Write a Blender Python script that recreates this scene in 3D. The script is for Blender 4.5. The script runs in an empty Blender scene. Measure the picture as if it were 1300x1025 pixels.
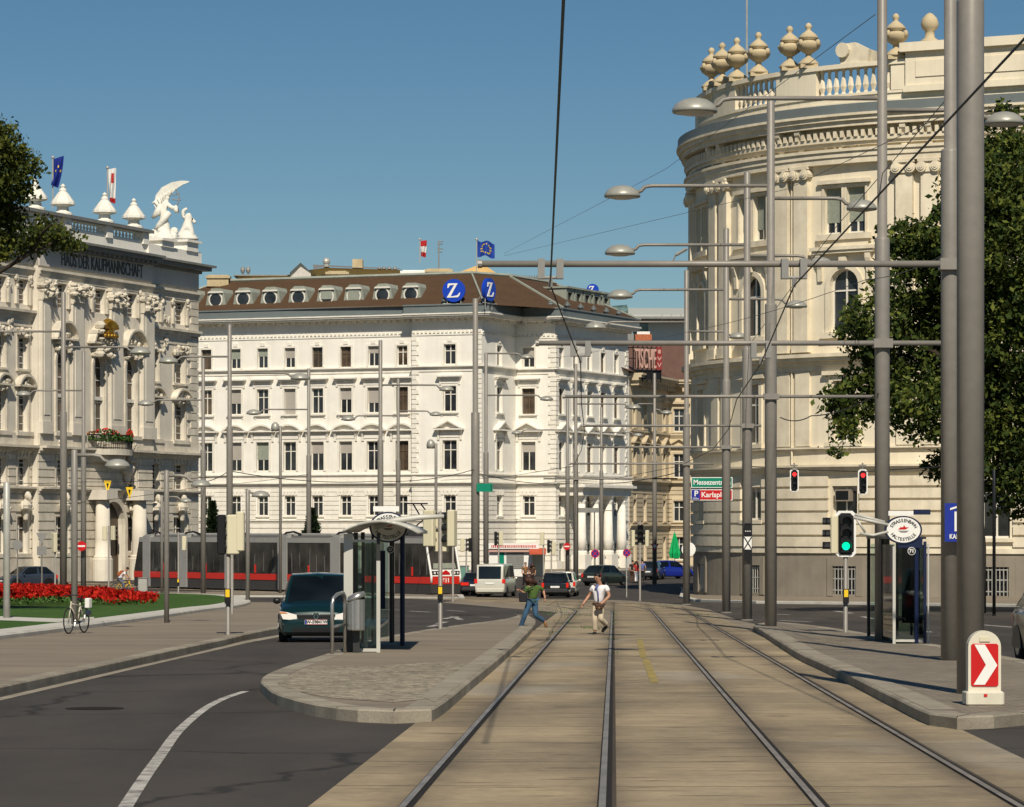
import bpy, bmesh, math, random
import numpy as np
from mathutils import Vector, Matrix
random.seed(7); np.random.seed(7)
PI = math.pi
R = math.radians
COL = bpy.context.scene.collection
SC = bpy.context.scene

# ---------------------------------------------------------------- camera model
F, CX, HY, CZ = 3900.0, 650.0, 671.0, 4.1

def gz(y):
    return max(0.0, 2.36 - 0.01283 * y)
def gd(py):
    if py > 758: return 6786.0 / (py - 721.0)
    return 15990.0 / (py - 671.0)
def G(px, py):
    d = gd(py)
    return Vector(((px - CX) * d / F, d, gz(d)))
def GX(px, d):
    return Vector(((px - CX) * d / F, d, gz(d)))
def W(px, py, d):
    return Vector(((px - CX) * d / F, d, CZ + (HY - py) * d / F))
def ZA(py, d):
    return CZ + (HY - py) * d / F

# ---------------------------------------------------------------- mesh builder
class MB:
    def __init__(s, fmap=None):
        s.v = []; s.f = []; s.m = []; s.sm = []
        s.mi = 0; s.smooth = False; s.fmap = fmap; s.M = None; s.seg = None
    def add(s, vs, fs):
        b = len(s.v)
        for p in vs:
            p = Vector(p)
            if s.M is not None: p = s.M @ p
            if s.fmap: p = s.fmap(p)
            s.v.append((p[0], p[1], p[2]))
        for f in fs:
            s.f.append([b + i for i in f]); s.m.append(s.mi); s.sm.append(s.smooth)
    def box(s, x0, x1, y0, y1, z0, z1):
        n = 1
        if s.seg: n = max(1, int(math.ceil(abs(x1 - x0) / s.seg)))
        vs = []; fs = []
        for i in range(n + 1):
            x = x0 + (x1 - x0) * i / n
            vs += [(x, y0, z0), (x, y1, z0), (x, y1, z1), (x, y0, z1)]
        for i in range(n):
            a = 4 * i; b = a + 4
            for k in range(4):
                k2 = (k + 1) % 4
                fs.append((a + k, a + k2, b + k2, b + k))
        fs.append((3, 2, 1, 0)); e = 4 * n
        fs.append((e, e + 1, e + 2, e + 3))
        s.add(vs, fs)
    def cbox(s, c, sx, sy, sz):
        s.box(c[0]-sx/2, c[0]+sx/2, c[1]-sy/2, c[1]+sy/2, c[2]-sz/2, c[2]+sz/2)
    def bbox(s, x0, x1, y0, y1, z0, z1, b):
        "box with chamfered vertical + horizontal edges"
        vs = []; rings = [(b, z0), (0, z0 + b), (0, z1 - b), (b, z1)]
        for i, z in rings:
            X0, X1, Y0, Y1 = x0 + i, x1 - i, y0 + i, y1 - i
            vs += [(X0+b, Y0, z), (X1-b, Y0, z), (X1, Y0+b, z), (X1, Y1-b, z), (X1-b, Y1, z), (X0+b, Y1, z), (X0, Y1-b, z), (X0, Y0+b, z)]
        fs = [tuple(range(7, -1, -1)), tuple(range(24, 32))]
        for r in range(3):
            for k in range(8):
                k2 = (k + 1) % 8
                fs.append((r*8+k, r*8+k2, r*8+8+k2, r*8+8+k))
        s.add(vs, fs)
    def quad(s, a, b, c, d): s.add([a, b, c, d], [(0, 1, 2, 3)])
    def poly(s, pts): s.add(pts, [tuple(range(len(pts)))])
    def prism_xz(s, pts, y0, y1):
        "polygon in (x,z), counter-clockwise seen from -y, extruded in y"
        n = len(pts)
        vs = [(p[0], y0, p[1]) for p in pts] + [(p[0], y1, p[1]) for p in pts]
        fs = [tuple(range(n)), tuple(range(2*n-1, n-1, -1))]
        for i in range(n):
            j = (i + 1) % n
            fs.append((i, n + i, n + j, j))
        s.add(vs, fs)
    def prism_xy(s, pts, z0, z1):
        n = len(pts)
        vs = [(p[0], p[1], z0) for p in pts] + [(p[0], p[1], z1) for p in pts]
        fs = [tuple(range(n-1, -1, -1)), tuple(range(n, 2*n))]
        for i in range(n):
            j = (i + 1) % n
            fs.append((i, j, n + j, n + i))
        s.add(vs, fs)
    def prism_yz(s, pts, x0, x1):
        n = len(pts)
        vs = [(x0, p[0], p[1]) for p in pts] + [(x1, p[0], p[1]) for p in pts]
        fs = [tuple(range(n-1, -1, -1)), tuple(range(n, 2*n))]
        for i in range(n):
            j = (i + 1) % n
            fs.append((i, j, n + j, n + i))
        s.add(vs, fs)
    def lathe(s, prof, c=(0, 0, 0), n=12, sx=1.0, sy=1.0, caps=True):
        "profile of (r,z) from bottom to top about z"
        vs = []; fs = []
        for r, z in prof:
            for k in range(n):
                a = 2*PI*k/n
                vs.append((c[0] + r*sx*math.cos(a), c[1] + r*sy*math.sin(a), c[2] + z))
        for i in range(len(prof) - 1):
            for k in range(n):
                k2 = (k + 1) % n
                fs.append((i*n+k, i*n+k2, (i+1)*n+k2, (i+1)*n+k))
        if caps:
            if prof[0][0] > 1e-5: fs.append(tuple(range(n-1, -1, -1)))
            if prof[-1][0] > 1e-5:
                b = (len(prof)-1)*n; fs.append(tuple(range(b, b+n)))
        s.add(vs, fs)
    def tube(s, pts, r, n=8, caps=True):
        pts = [Vector(p) for p in pts]
        rr = r if isinstance(r, (list, tuple)) else [r]*len(pts)
        vs = []; fs = []
        t0 = (pts[1]-pts[0]).normalized()
        up = Vector((0, 0, 1)) if abs(t0.z) < 0.9 else Vector((1, 0, 0))
        nrm = t0.cross(up).normalized()
        for i, p in enumerate(pts):
            if i == 0: t = t0
            elif i == len(pts)-1: t = (pts[i]-pts[i-1]).normalized()
            else: t = ((pts[i+1]-pts[i]).normalized() + (pts[i]-pts[i-1]).normalized()).normalized()
            nrm = (nrm - t*nrm.dot(t)).normalized()
            bn = t.cross(nrm)
            for k in range(n):
                a = 2*PI*k/n
                q = p + (nrm*math.cos(a) + bn*math.sin(a))*rr[i]
                vs.append(q)
        for i in range(len(pts)-1):
            for k in range(n):
                k2 = (k+1) % n
                fs.append((i*n+k, i*n+k2, (i+1)*n+k2, (i+1)*n+k))
        if caps:
            fs.append(tuple(range(n-1, -1, -1))); b = (len(pts)-1)*n
            fs.append(tuple(range(b, b+n)))
        s.add(vs, fs)
    def ball(s, c, rx, ry=None, rz=None, n=10, m=6):
        ry = ry or rx; rz = rz or rx
        vs = []; fs = []
        for i in range(m+1):
            t = PI*i/m
            for k in range(n):
                a = 2*PI*k/n
                vs.append((c[0]+rx*math.sin(t)*math.cos(a), c[1]+ry*math.sin(t)*math.sin(a), c[2]-rz*math.cos(t)))
        for i in range(m):
            for k in range(n):
                k2 = (k+1) % n
                fs.append((i*n+k, i*n+k2, (i+1)*n+k2, (i+1)*n+k))
        s.add(vs, fs)
    def disc_xz(s, cx, y, cz, r, n=24, rz=None):
        rz = rz or r
        s.poly([(cx + r*math.cos(2*PI*k/n), y, cz + rz*math.sin(2*PI*k/n)) for k in range(n)])
    def cyl_y(s, cx, cz, r, y0, y1, n=24, rz=None):
        rz = rz or r
        s.prism_xz([(cx + r*math.cos(2*PI*k/n), cz + rz*math.sin(2*PI*k/n)) for k in range(n)], y0, y1)
    def mesh(s, name, mats):
        me = bpy.data.meshes.new(name)
        me.from_pydata(s.v, [], s.f)
        for m in mats: me.materials.append(m)
        if len(mats) > 1: me.polygons.foreach_set('material_index', s.m)
        me.polygons.foreach_set('use_smooth', s.sm)
        me.update()
        return me
    def build(s, name, mats, parent=None, clean=True):
        if not isinstance(mats, (list, tuple)): mats = [mats]
        me = s.mesh(name, mats)
        if clean:
            bm = bmesh.new(); bm.from_mesh(me)
            bmesh.ops.remove_doubles(bm, verts=bm.verts, dist=1e-4)
            bmesh.ops.recalc_face_normals(bm, faces=bm.faces)
            bm.to_mesh(me); bm.free()
        o = bpy.data.objects.new(name, me); COL.objects.link(o)
        if parent is not None: o.parent = parent
        return o

def rawmesh(name, V, Fq, mats, parent=None, smooth=False, midx=None):
    "fast numpy mesh of all-quads or all-tris"
    me = bpy.data.meshes.new(name)
    V = np.asarray(V, dtype=np.float32); Fq = np.asarray(Fq, dtype=np.int32)
    k = Fq.shape[1]
    me.vertices.add(len(V)); me.vertices.foreach_set('co', V.ravel())
    me.loops.add(Fq.size); me.loops.foreach_set('vertex_index', Fq.ravel())
    me.polygons.add(len(Fq))
    me.polygons.foreach_set('loop_start', np.arange(len(Fq), dtype=np.int32)*k)
    me.polygons.foreach_set('loop_total', np.full(len(Fq), k, dtype=np.int32))
    if not isinstance(mats, (list, tuple)): mats = [mats]
    for m in mats: me.materials.append(m)
    if midx is not None: me.polygons.foreach_set('material_index', np.asarray(midx, dtype=np.int32))
    me.update(calc_edges=True); me.validate()
    o = bpy.data.objects.new(name, me); COL.objects.link(o)
    if parent is not None: o.parent = parent
    return o

def tag(o, label, cat, group=None):
    o['label'] = label; o['category'] = cat
    if group: o['group'] = group
    return o
def thing(name, label, cat, loc=(0, 0, 0), rotz=0.0, group=None):
    o = bpy.data.objects.new(name, None); COL.objects.link(o)
    o.empty_display_size = 0.3
    o.location = loc; o.rotation_euler = (0, 0, rotz)
    return tag(o, label, cat, group)
def struct(o):
    o['kind'] = 'structure'; return o
def kids(o):
    return [c for c in bpy.data.objects if c.parent == o]
def dup(root, loc, rotz=None, label=None, group=None):
    r = root.copy(); COL.objects.link(r); r.location = loc
    if rotz is not None: r.rotation_euler = (0, 0, rotz)
    if label: r['label'] = label
    if group: r['group'] = group
    for ch in kids(root):
        c = ch.copy(); COL.objects.link(c); c.parent = r
        for g2 in kids(ch):
            d = g2.copy(); COL.objects.link(d); d.parent = c
    return r

# ---------------------------------------------------------------- text as mesh
def text_mesh(txt, size, mat, name='lettering', parent=None, extrude=0.004, align='CENTER', M=None, sx=1.0, bold=0.0):
    cu = bpy.data.curves.new(name, 'FONT')
    cu.body = txt; cu.size = size; cu.align_x = align; cu.align_y = 'CENTER'; cu.extrude = extrude
    cu.offset = bold
    to = bpy.data.objects.new(name, cu); COL.objects.link(to)
    dg = bpy.context.evaluated_depsgraph_get(); dg.update()
    me = bpy.data.meshes.new_from_object(to.evaluated_get(dg))
    bpy.data.objects.remove(to); bpy.data.curves.remove(cu)
    # stand it up: font xy -> xz facing -y
    T = Matrix(((sx, 0, 0, 0), (0, 0, -1, 0), (0, 1, 0, 0), (0, 0, 0, 1)))
    me.transform((M or Matrix()) @ T)
    me.materials.clear(); me.materials.append(mat)
    o = bpy.data.objects.new(name, me); COL.objects.link(o)
    if parent is not None: o.parent = parent
    return o
def join_meshes(objs, name):
    bm = bmesh.new()
    for o in objs: bm.from_mesh(o.data)
    me = objs[0].data.copy(); bm.to_mesh(me); bm.free()
    p = objs[0].parent
    for o in objs: bpy.data.objects.remove(o)
    o = bpy.data.objects.new(name, me); COL.objects.link(o); o.parent = p
    return o

# ---------------------------------------------------------------- materials
def mat(name, col, rough=0.7, metal=0.0, var=0.0, vscale=3.0, bump=0.0, bscale=40.0, dirt=0.0, dscale=0.5, dcol=None, spec=0.3, stretch=(1,1,1), coat=0.0, emit=None, estr=0.0, streak=0.0):
    m = bpy.data.materials.new(name); m.use_nodes = True
    nt = m.node_tree; N = nt.nodes; L = nt.links
    b = N['Principled BSDF']
    b.inputs['Roughness'].default_value = rough; b.inputs['Metallic'].default_value = metal
    b.inputs['Specular IOR Level'].default_value = spec
    if coat: b.inputs['Coat Weight'].default_value = coat; b.inputs['Coat Roughness'].default_value = 0.05
    if emit:
        b.inputs['Emission Color'].default_value = (*emit, 1); b.inputs['Emission Strength'].default_value = estr
    c4 = (*col, 1)
    b.inputs['Base Color'].default_value = c4
    out = None
    tc = N.new('ShaderNodeTexCoord')
    mp = N.new('ShaderNodeMapping'); mp.inputs['Scale'].default_value = stretch
    L.new(tc.outputs['Object'], mp.inputs['Vector'])
    def noise(scale, detail=6, rgh=0.6):
        n = N.new('ShaderNodeTexNoise'); n.inputs['Scale'].default_value = scale
        n.inputs['Detail'].default_value = detail; n.inputs['Roughness'].default_value = rgh
        L.new(mp.outputs['Vector'], n.inputs['Vector']); return n
    def ramp(src, p0, c0, p1, c1):
        r = N.new('ShaderNodeValToRGB'); r.color_ramp.elements[0].position = p0; r.color_ramp.elements[1].position = p1
        r.color_ramp.elements[0].color = (*c0, 1); r.color_ramp.elements[1].color = (*c1, 1)
        L.new(src, r.inputs['Fac']); return r
    if var:
        n = noise(vscale)
        lo = tuple(c*(1-var) for c in col); hi = tuple(min(1, c*(1+var)) for c in col)
        out = ramp(n.outputs['Fac'], 0.3, lo, 0.7, hi).outputs['Color']
    if dirt:
        n = noise(dscale, 8, 0.65)
        r = ramp(n.outputs['Fac'], 0.42, (0, 0, 0), 0.72, (dirt, dirt, dirt))
        mx = N.new('ShaderNodeMixRGB'); L.new(r.outputs['Color'], mx.inputs['Fac'])
        if out: L.new(out, mx.inputs['Color1'])
        else: mx.inputs['Color1'].default_value = c4
        d = dcol or tuple(c*0.45 for c in col); mx.inputs['Color2'].default_value = (*d, 1)
        out = mx.outputs['Color']
    if streak:
        mp2 = N.new('ShaderNodeMapping'); mp2.inputs['Scale'].default_value = (2.2, 2.2, 0.12)
        L.new(tc.outputs['Object'], mp2.inputs['Vector'])
        n = N.new('ShaderNodeTexNoise'); n.inputs['Scale'].default_value = 1.0; n.inputs['Detail'].default_value = 5
        L.new(mp2.outputs['Vector'], n.inputs['Vector'])
        r = ramp(n.outputs['Fac'], 0.48, (0, 0, 0), 0.75, (streak, streak, streak))
        mx = N.new('ShaderNodeMixRGB'); L.new(r.outputs['Color'], mx.inputs['Fac'])
        if out: L.new(out, mx.inputs['Color1'])
        else: mx.inputs['Color1'].default_value = c4
        mx.inputs['Color2'].default_value = (*tuple(c*0.55 for c in col), 1)
        out = mx.outputs['Color']
    if out: L.new(out, b.inputs['Base Color'])
    if bump:
        n = noise(bscale, 4)
        bp = N.new('ShaderNodeBump'); bp.inputs['Strength'].default_value = bump; bp.inputs['Distance'].default_value = 0.02
        L.new(n.outputs['Fac'], bp.inputs['Height']); L.new(bp.outputs['Normal'], b.inputs['Normal'])
    return m

def glass_mat(name, col=(0.02, 0.025, 0.03), rough=0.06, tint=0.0, spec=0.5):
    "dark reflecting window pane"
    m = bpy.data.materials.new(name); m.use_nodes = True
    nt = m.node_tree; N = nt.nodes; L = nt.links
    b = N['Principled BSDF']; b.inputs['Roughness'].default_value = rough
    b.inputs['Specular IOR Level'].default_value = spec
    tc = N.new('ShaderNodeTexCoord'); n = N.new('ShaderNodeTexNoise'); n.inputs['Scale'].default_value = 0.7
    L.new(tc.outputs['Object'], n.inputs['Vector'])
    r = N.new('ShaderNodeValToRGB'); r.color_ramp.elements[0].position = 0.35; r.color_ramp.elements[1].position = 0.7
    r.color_ramp.elements[0].color = (*[c*0.5 for c in col], 1); r.color_ramp.elements[1].color = (*[min(1, c*1.8) for c in col], 1)
    L.new(n.outputs['Fac'], r.inputs['Fac']); L.new(r.outputs['Color'], b.inputs['Base Color'])
    return m
def clear_glass(name, tint=(0.75, 0.85, 0.82), mix=0.8):
    m = bpy.data.materials.new(name); m.use_nodes = True
    nt = m.node_tree; N = nt.nodes; L = nt.links
    N.remove(N['Principled BSDF']); o = N['Material Output']
    t = N.new('ShaderNodeBsdfTransparent'); t.inputs['Color'].default_value = (*tint, 1)
    g = N.new('ShaderNodeBsdfGlossy'); g.inputs['Roughness'].default_value = 0.03
    fr = N.new('ShaderNodeFresnel'); fr.inputs['IOR'].default_value = 1.45
    mx = N.new('ShaderNodeMixShader')
    L.new(fr.outputs['Fac'], mx.inputs['Fac']); L.new(t.outputs['BSDF'], mx.inputs[1]); L.new(g.outputs['BSDF'], mx.inputs[2])
    L.new(mx.outputs['Shader'], o.inputs['Surface'])
    return m

M = {}
M['pole'] = mat('painted_steel', (0.23, 0.213, 0.188), 0.45, 0.1, var=0.07, vscale=6, dirt=0.18, dscale=1.6, streak=0.12)
M['pole_light'] = mat('pale_steel', (0.42, 0.41, 0.37), 0.45, 0.2, var=0.1, dirt=0.3, dscale=2)
M['dome'] = mat('lamp_alu', (0.36, 0.355, 0.31), 0.4, 0.25, var=0.06, dirt=0.25, dscale=4)
M['lens'] = mat('lamp_lens', (0.55, 0.55, 0.5), 0.3)
M['steel'] = mat('brushed_steel', (0.45, 0.44, 0.42), 0.33, 0.8, var=0.08, vscale=20)
M['black'] = mat('black_paint', (0.012, 0.012, 0.013), 0.4)
M['rubber'] = mat('black_rubber', (0.018, 0.018, 0.018), 0.85)
M['white'] = mat('white_paint', (0.75, 0.74, 0.7), 0.5, var=0.04)
M['cream'] = mat('cream_enamel', (0.62, 0.57, 0.4), 0.5, var=0.06, dirt=0.2, dscale=3)
M['red'] = mat('red_paint', (0.5, 0.012, 0.012), 0.42, var=0.06)
M['blue'] = mat('sign_blue', (0.012, 0.03, 0.26), 0.42)
M['green_sign'] = mat('sign_green', (0.0, 0.2, 0.12), 0.45)
M['yellow'] = mat('sign_yellow', (0.75, 0.5, 0.02), 0.5)
M['wire'] = mat('wire', (0.03, 0.03, 0.03), 0.6)
M['greywire'] = mat('pale_wire', (0.2, 0.2, 0.19), 0.6)
M['copperwire'] = mat('weathered_copper_wire', (0.03, 0.06, 0.055), 0.6)
M['glass'] = glass_mat('window_glass', (0.022, 0.024, 0.028))
M['glass_brown'] = glass_mat('window_brown', (0.07, 0.05, 0.035))
M['blind'] = mat('window_blind', (0.36, 0.33, 0.29), 0.7, var=0.05)
M['curtain'] = mat('window_curtain', (0.25, 0.27, 0.22), 0.8, var=0.15, vscale=5)
M['clear'] = clear_glass('shelter_glass')
M['carglass'] = glass_mat('car_glass', (0.006, 0.009, 0.011), 0.05, spec=0.32)
# ---------------------------------------------------------------- camera, light, world
cam = bpy.data.cameras.new('camera'); co = bpy.data.objects.new('camera', cam); COL.objects.link(co)
co.location = (0, 0, CZ); co.rotation_euler = (PI/2, 0, 0)
cam.sensor_width = 36; cam.lens = F/1300*36; cam.shift_y = (HY-512.5)/1300
cam.clip_start = 0.5; cam.clip_end = 6000
SC.camera = co
SUN_EL, SUN_AZ = R(44), math.atan2(0.1, -0.995)     # azimuth measured from +Y towards +X
sl = bpy.data.lights.new('sun', 'SUN'); so = bpy.data.objects.new('sun', sl); COL.objects.link(so)
sl.energy = 5.0; sl.angle = R(0.53); sl.color = (1.0, 0.91, 0.765)
sdir = Vector((math.sin(SUN_AZ)*math.cos(SUN_EL), math.cos(SUN_AZ)*math.cos(SUN_EL), math.sin(SUN_EL)))
so.rotation_euler = sdir.to_track_quat('Z', 'Y').to_euler(); so.location = sdir*100
wd = bpy.data.worlds.new('World'); SC.world = wd; wd.use_nodes = True
nt = wd.node_tree; bg = nt.nodes['Background']
sk = nt.nodes.new('ShaderNodeTexSky'); sk.sky_type = 'NISHITA'; sk.sun_disc = False
sk.sun_elevation = SUN_EL; sk.sun_rotation = SUN_AZ
sk.altitude = 1200; sk.air_density = 1.0; sk.dust_density = 0.25; sk.ozone_density = 1.6
hs = nt.nodes.new('ShaderNodeHueSaturation'); hs.inputs['Saturation'].default_value = 1.25; hs.inputs['Value'].default_value = 1.0
nt.links.new(sk.outputs['Color'], hs.inputs['Color']); mlt = nt.nodes.new('ShaderNodeMixRGB'); mlt.blend_type = 'MULTIPLY'; mlt.inputs['Fac'].default_value = 1; mlt.inputs['Color2'].default_value = (0.84, 0.925, 0.91, 1)
nt.links.new(hs.outputs['Color'], mlt.inputs['Color1']); nt.links.new(mlt.outputs['Color'], bg.inputs['Color'])
bg.inputs['Strength'].default_value = 0.058
SC.view_settings.view_transform = 'Standard'; SC.view_settings.look = 'None'
SC.view_settings.exposure = 0; SC.view_settings.gamma = 1
SC.render.engine = 'CYCLES'
SC.cycles.max_bounces = 6; SC.cycles.transparent_max_bounces = 12
# ---------------------------------------------------------------- ground
def ground_mat(name, kind):
    m = bpy.data.materials.new(name); m.use_nodes = True
    nt = m.node_tree; N = nt.nodes; L = nt.links; b = N['Principled BSDF']
    tc = N.new('ShaderNodeTexCoord')
    def mapping(sc, rot=0):
        mp = N.new('ShaderNodeMapping'); mp.inputs['Scale'].default_value = sc; mp.inputs['Rotation'].default_value = (0, 0, rot)
        L.new(tc.outputs['Object'], mp.inputs['Vector']); return mp
    def noise(scale, mp, det=6, rg=0.6):
        n = N.new('ShaderNodeTexNoise'); n.inputs['Scale'].default_value = scale; n.inputs['Detail'].default_value = det
        n.inputs['Roughness'].default_value = rg; L.new(mp.outputs['Vector'], n.inputs['Vector']); return n
    def ramp(src, p0, c0, p1, c1):
        r = N.new('ShaderNodeValToRGB'); e = r.color_ramp.elements
        e[0].position = p0; e[1].position = p1; e[0].color = (*c0, 1); e[1].color = (*c1, 1)
        L.new(src, r.inputs['Fac']); return r
    def mix(fac, c1, c2, mode='MIX'):
        x = N.new('ShaderNodeMixRGB'); x.blend_type = mode
        for key, v in (('Fac', fac), ('Color1', c1), ('Color2', c2)):
            if hasattr(v, 'is_linked') or hasattr(v, 'links'): L.new(v, x.inputs[key])
            elif isinstance(v, (int, float)): x.inputs[key].default_value = v
            else: x.inputs[key].default_value = (*v, 1)
        return x.outputs['Color']
    bumpsrc = None
    if kind == 'asphalt':
        n = noise(0.35, mapping((1, 0.35, 1)), 8, 0.65)
        c = ramp(n.outputs['Fac'], 0.3, (0.038, 0.033, 0.028), 0.75, (0.074, 0.064, 0.054)).outputs['Color']
        f = noise(60, mapping((1, 1, 1)), 3)
        c = mix(0.5, c, ramp(f.outputs['Fac'], 0.3, (0.35, 0.35, 0.35), 0.75, (0.75, 0.75, 0.75)).outputs['Color'], 'OVERLAY')
        n2 = noise(0.9, mapping((1, 0.12, 1), 0.1), 5, 0.7)
        c = mix(ramp(n2.outputs['Fac'], 0.52, (0, 0, 0), 0.8, (0.6, 0.6, 0.6)).outputs['Color'], c, (0.07, 0.063, 0.055))
        vv = N.new('ShaderNodeTexVoronoi'); vv.feature = 'DISTANCE_TO_EDGE'; vv.inputs['Scale'].default_value = 0.16
        wn = noise(0.8, mapping((1, 1, 1)), 4, 0.6); wm = N.new('ShaderNodeVectorMath'); wm.operation = 'MULTIPLY_ADD'; wm.inputs[1].default_value = (1.2, 1.2, 0); L.new(wn.outputs['Color'], wm.inputs[0]); L.new(tc.outputs['Object'], wm.inputs[2]); L.new(wm.outputs[0], vv.inputs['Vector'])
        c = mix(ramp(vv.outputs['Distance'], 0.004, (0.65, 0.65, 0.65), 0.014, (0, 0, 0)).outputs['Color'], c, (0.014, 0.013, 0.012))
        vc = N.new('ShaderNodeTexVoronoi'); vc.inputs['Scale'].default_value = 0.16; L.new(wm.outputs[0], vc.inputs['Vector'])
        c = mix(0.28, c, vc.outputs['Color'], 'SOFT_LIGHT') if False else c
        b.inputs['Roughness'].default_value = 0.82; bumpsrc = f; bs = 0.25
    elif kind == 'paving':          # mastic asphalt / slab pavement with fine joints
        br = N.new('ShaderNodeTexBrick'); mp = mapping((1, 1, 1), 0.03); L.new(mp.outputs['Vector'], br.inputs['Vector'])
        br.inputs['Scale'].default_value = 1.0; br.inputs['Brick Width'].default_value = 0.22; br.inputs['Row Height'].default_value = 0.12
        br.inputs['Mortar Size'].default_value = 0.009; br.inputs['Mortar Smooth'].default_value = 0.4; br.inputs['Bias'].default_value = 0
        br.inputs['Color1'].default_value = (0.265, 0.225, 0.166, 1); br.inputs['Color2'].default_value = (0.17, 0.15, 0.122, 1); br.inputs['Mortar'].default_value = (0.095, 0.082, 0.066, 1)
        n = noise(0.5, mapping((1, 0.6, 1)), 8, 0.65)
        c = mix(0.55, br.outputs['Color'], ramp(n.outputs['Fac'], 0.3, (0.38, 0.37, 0.36), 0.7, (0.62, 0.61, 0.6)).outputs['Color'], 'OVERLAY')
        n2 = noise(1.8, mapping((1, 1, 1)), 6, 0.75)
        c = mix(ramp(n2.outputs['Fac'], 0.56, (0, 0, 0), 0.75, (0.45, 0.45, 0.45)).outputs['Color'], c, (0.09, 0.08, 0.066))
        b.inputs['Roughness'].default_value = 0.8; bumpsrc = br; bs = 0.3
    elif kind == 'smooth_paving':
        n = noise(0.4, mapping((0.5, 1.2, 1), 0.5), 8, 0.7)
        c = ramp(n.outputs['Fac'], 0.3, (0.165, 0.137, 0.105), 0.75, (0.27, 0.226, 0.168)).outputs['Color']
        f = noise(45, mapping((1, 1, 1)), 3)
        c = mix(0.45, c, ramp(f.outputs['Fac'], 0.3, (0.38, 0.38, 0.38), 0.75, (0.65, 0.65, 0.65)).outputs['Color'], 'OVERLAY')
        n2 = noise(3.2, mapping((1, 1, 1)), 6, 0.75)
        c = mix(ramp(n2.outputs['Fac'], 0.6, (0, 0, 0), 0.78, (0.4, 0.4, 0.4)).outputs['Color'], c, (0.085, 0.075, 0.063))
        b.inputs['Roughness'].default_value = 0.85; bumpsrc = f; bs = 0.15
    elif kind == 'setts':
        mp = mapping((7.2, 7.2, 1), 0.4)
        v = N.new('ShaderNodeTexVoronoi'); v.inputs['Scale'].default_value = 1.0; v.inputs['Randomness'].default_value = 0.55
        L.new(mp.outputs['Vector'], v.inputs['Vector'])
        e = N.new('ShaderNodeTexVoronoi'); e.feature = 'DISTANCE_TO_EDGE'; e.inputs['Scale'].default_value = 1.0; e.inputs['Randomness'].default_value = 0.55
        L.new(mp.outputs['Vector'], e.inputs['Vector'])
        hsv = N.new('ShaderNodeSeparateColor'); L.new(v.outputs['Color'], hsv.inputs['Color'])
        c = ramp(hsv.outputs[0], 0.0, (0.21, 0.18, 0.135), 1.0, (0.4, 0.35, 0.265)).outputs['Color']
        c = mix(ramp(e.outputs['Distance'], 0.02, (0.8, 0.8, 0.8), 0.09, (0, 0, 0)).outputs['Color'], c, (0.1, 0.085, 0.062))
        n = noise(0.8, mapping((1, 1, 1)), 6, 0.65)
        c = mix(0.5, c, ramp(n.outputs['Fac'], 0.3, (0.36, 0.35, 0.33), 0.7, (0.62, 0.61, 0.58)).outputs['Color'], 'OVERLAY')
        b.inputs['Roughness'].default_value = 0.8; bumpsrc = e; bs = 0.5
    elif kind == 'concrete':        # tram bed slabs: joints across the track, rust and oil beside the rails
        br = N.new('ShaderNodeTexBrick'); mp = mapping((1, 1, 1), R(1.9)); L.new(mp.outputs['Vector'], br.inputs['Vector'])
        br.offset = 0.0; br.inputs['Scale'].default_value = 1.0; br.inputs['Brick Width'].default_value = 3.02; br.inputs['Row Height'].default_value = 3.05
        br.inputs['Mortar Size'].default_value = 0.02; br.inputs['Bias'].default_value = 0
        br.inputs['Color1'].default_value = (0.32, 0.262, 0.178, 1); br.inputs['Color2'].default_value = (0.25, 0.208, 0.146, 1); br.inputs['Mortar'].default_value = (0.06, 0.048, 0.034, 1)
        n0 = noise(0.33, mapping((1, 0.6, 1)), 7, 0.68)
        c = mix(0.8, br.outputs['Color'], ramp(n0.outputs['Fac'], 0.28, (0.2, 0.2, 0.2), 0.74, (0.78, 0.75, 0.69)).outputs['Color'], 'OVERLAY')
        n = noise(1.0, mapping((0.3, 1.6, 1)), 9, 0.72)          # broom and wash marks across the track
        c = mix(0.32, c, ramp(n.outputs['Fac'], 0.3, (0.3, 0.29, 0.27), 0.72, (0.66, 0.65, 0.63)).outputs['Color'], 'OVERLAY')
        n3 = noise(1.0, mapping((0.75, 5.5, 1)), 4, 0.6)           # short dark cracks
        c = mix(ramp(n3.outputs['Fac'], 0.605, (0, 0, 0), 0.66, (0.8, 0.8, 0.8)).outputs['Color'], c, (0.06, 0.045, 0.03))
        n4 = noise(0.16, mapping((1.6, 0.7, 1)), 4, 0.5)           # pale repaired slabs
        c = mix(ramp(n4.outputs['Fac'], 0.56, (0, 0, 0), 0.66, (0.5, 0.5, 0.5)).outputs['Color'], c, (0.36, 0.33, 0.27))
        n5 = noise(9, mapping((1, 1, 1)), 5, 0.75)
        c = mix(0.35, c, ramp(n5.outputs['Fac'], 0.3, (0.3, 0.3, 0.3), 0.75, (0.7, 0.7, 0.7)).outputs['Color'], 'OVERLAY')
        sp = N.new('ShaderNodeSeparateXYZ'); L.new(tc.outputs['Object'], sp.inputs['Vector'])
        def mth(op, a, b2, c2=None):
            x = N.new('ShaderNodeMath'); x.operation = op
            for q, v in enumerate((a, b2, c2)):
                if v is None: continue
                if isinstance(v, (int, float)): x.inputs[q].default_value = v
                else: L.new(v, x.inputs[q])
            return x.outputs[0]
        xs = mth('MULTIPLY_ADD', sp.outputs['Y'], -0.0333, sp.outputs['X']); tot = None
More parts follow.
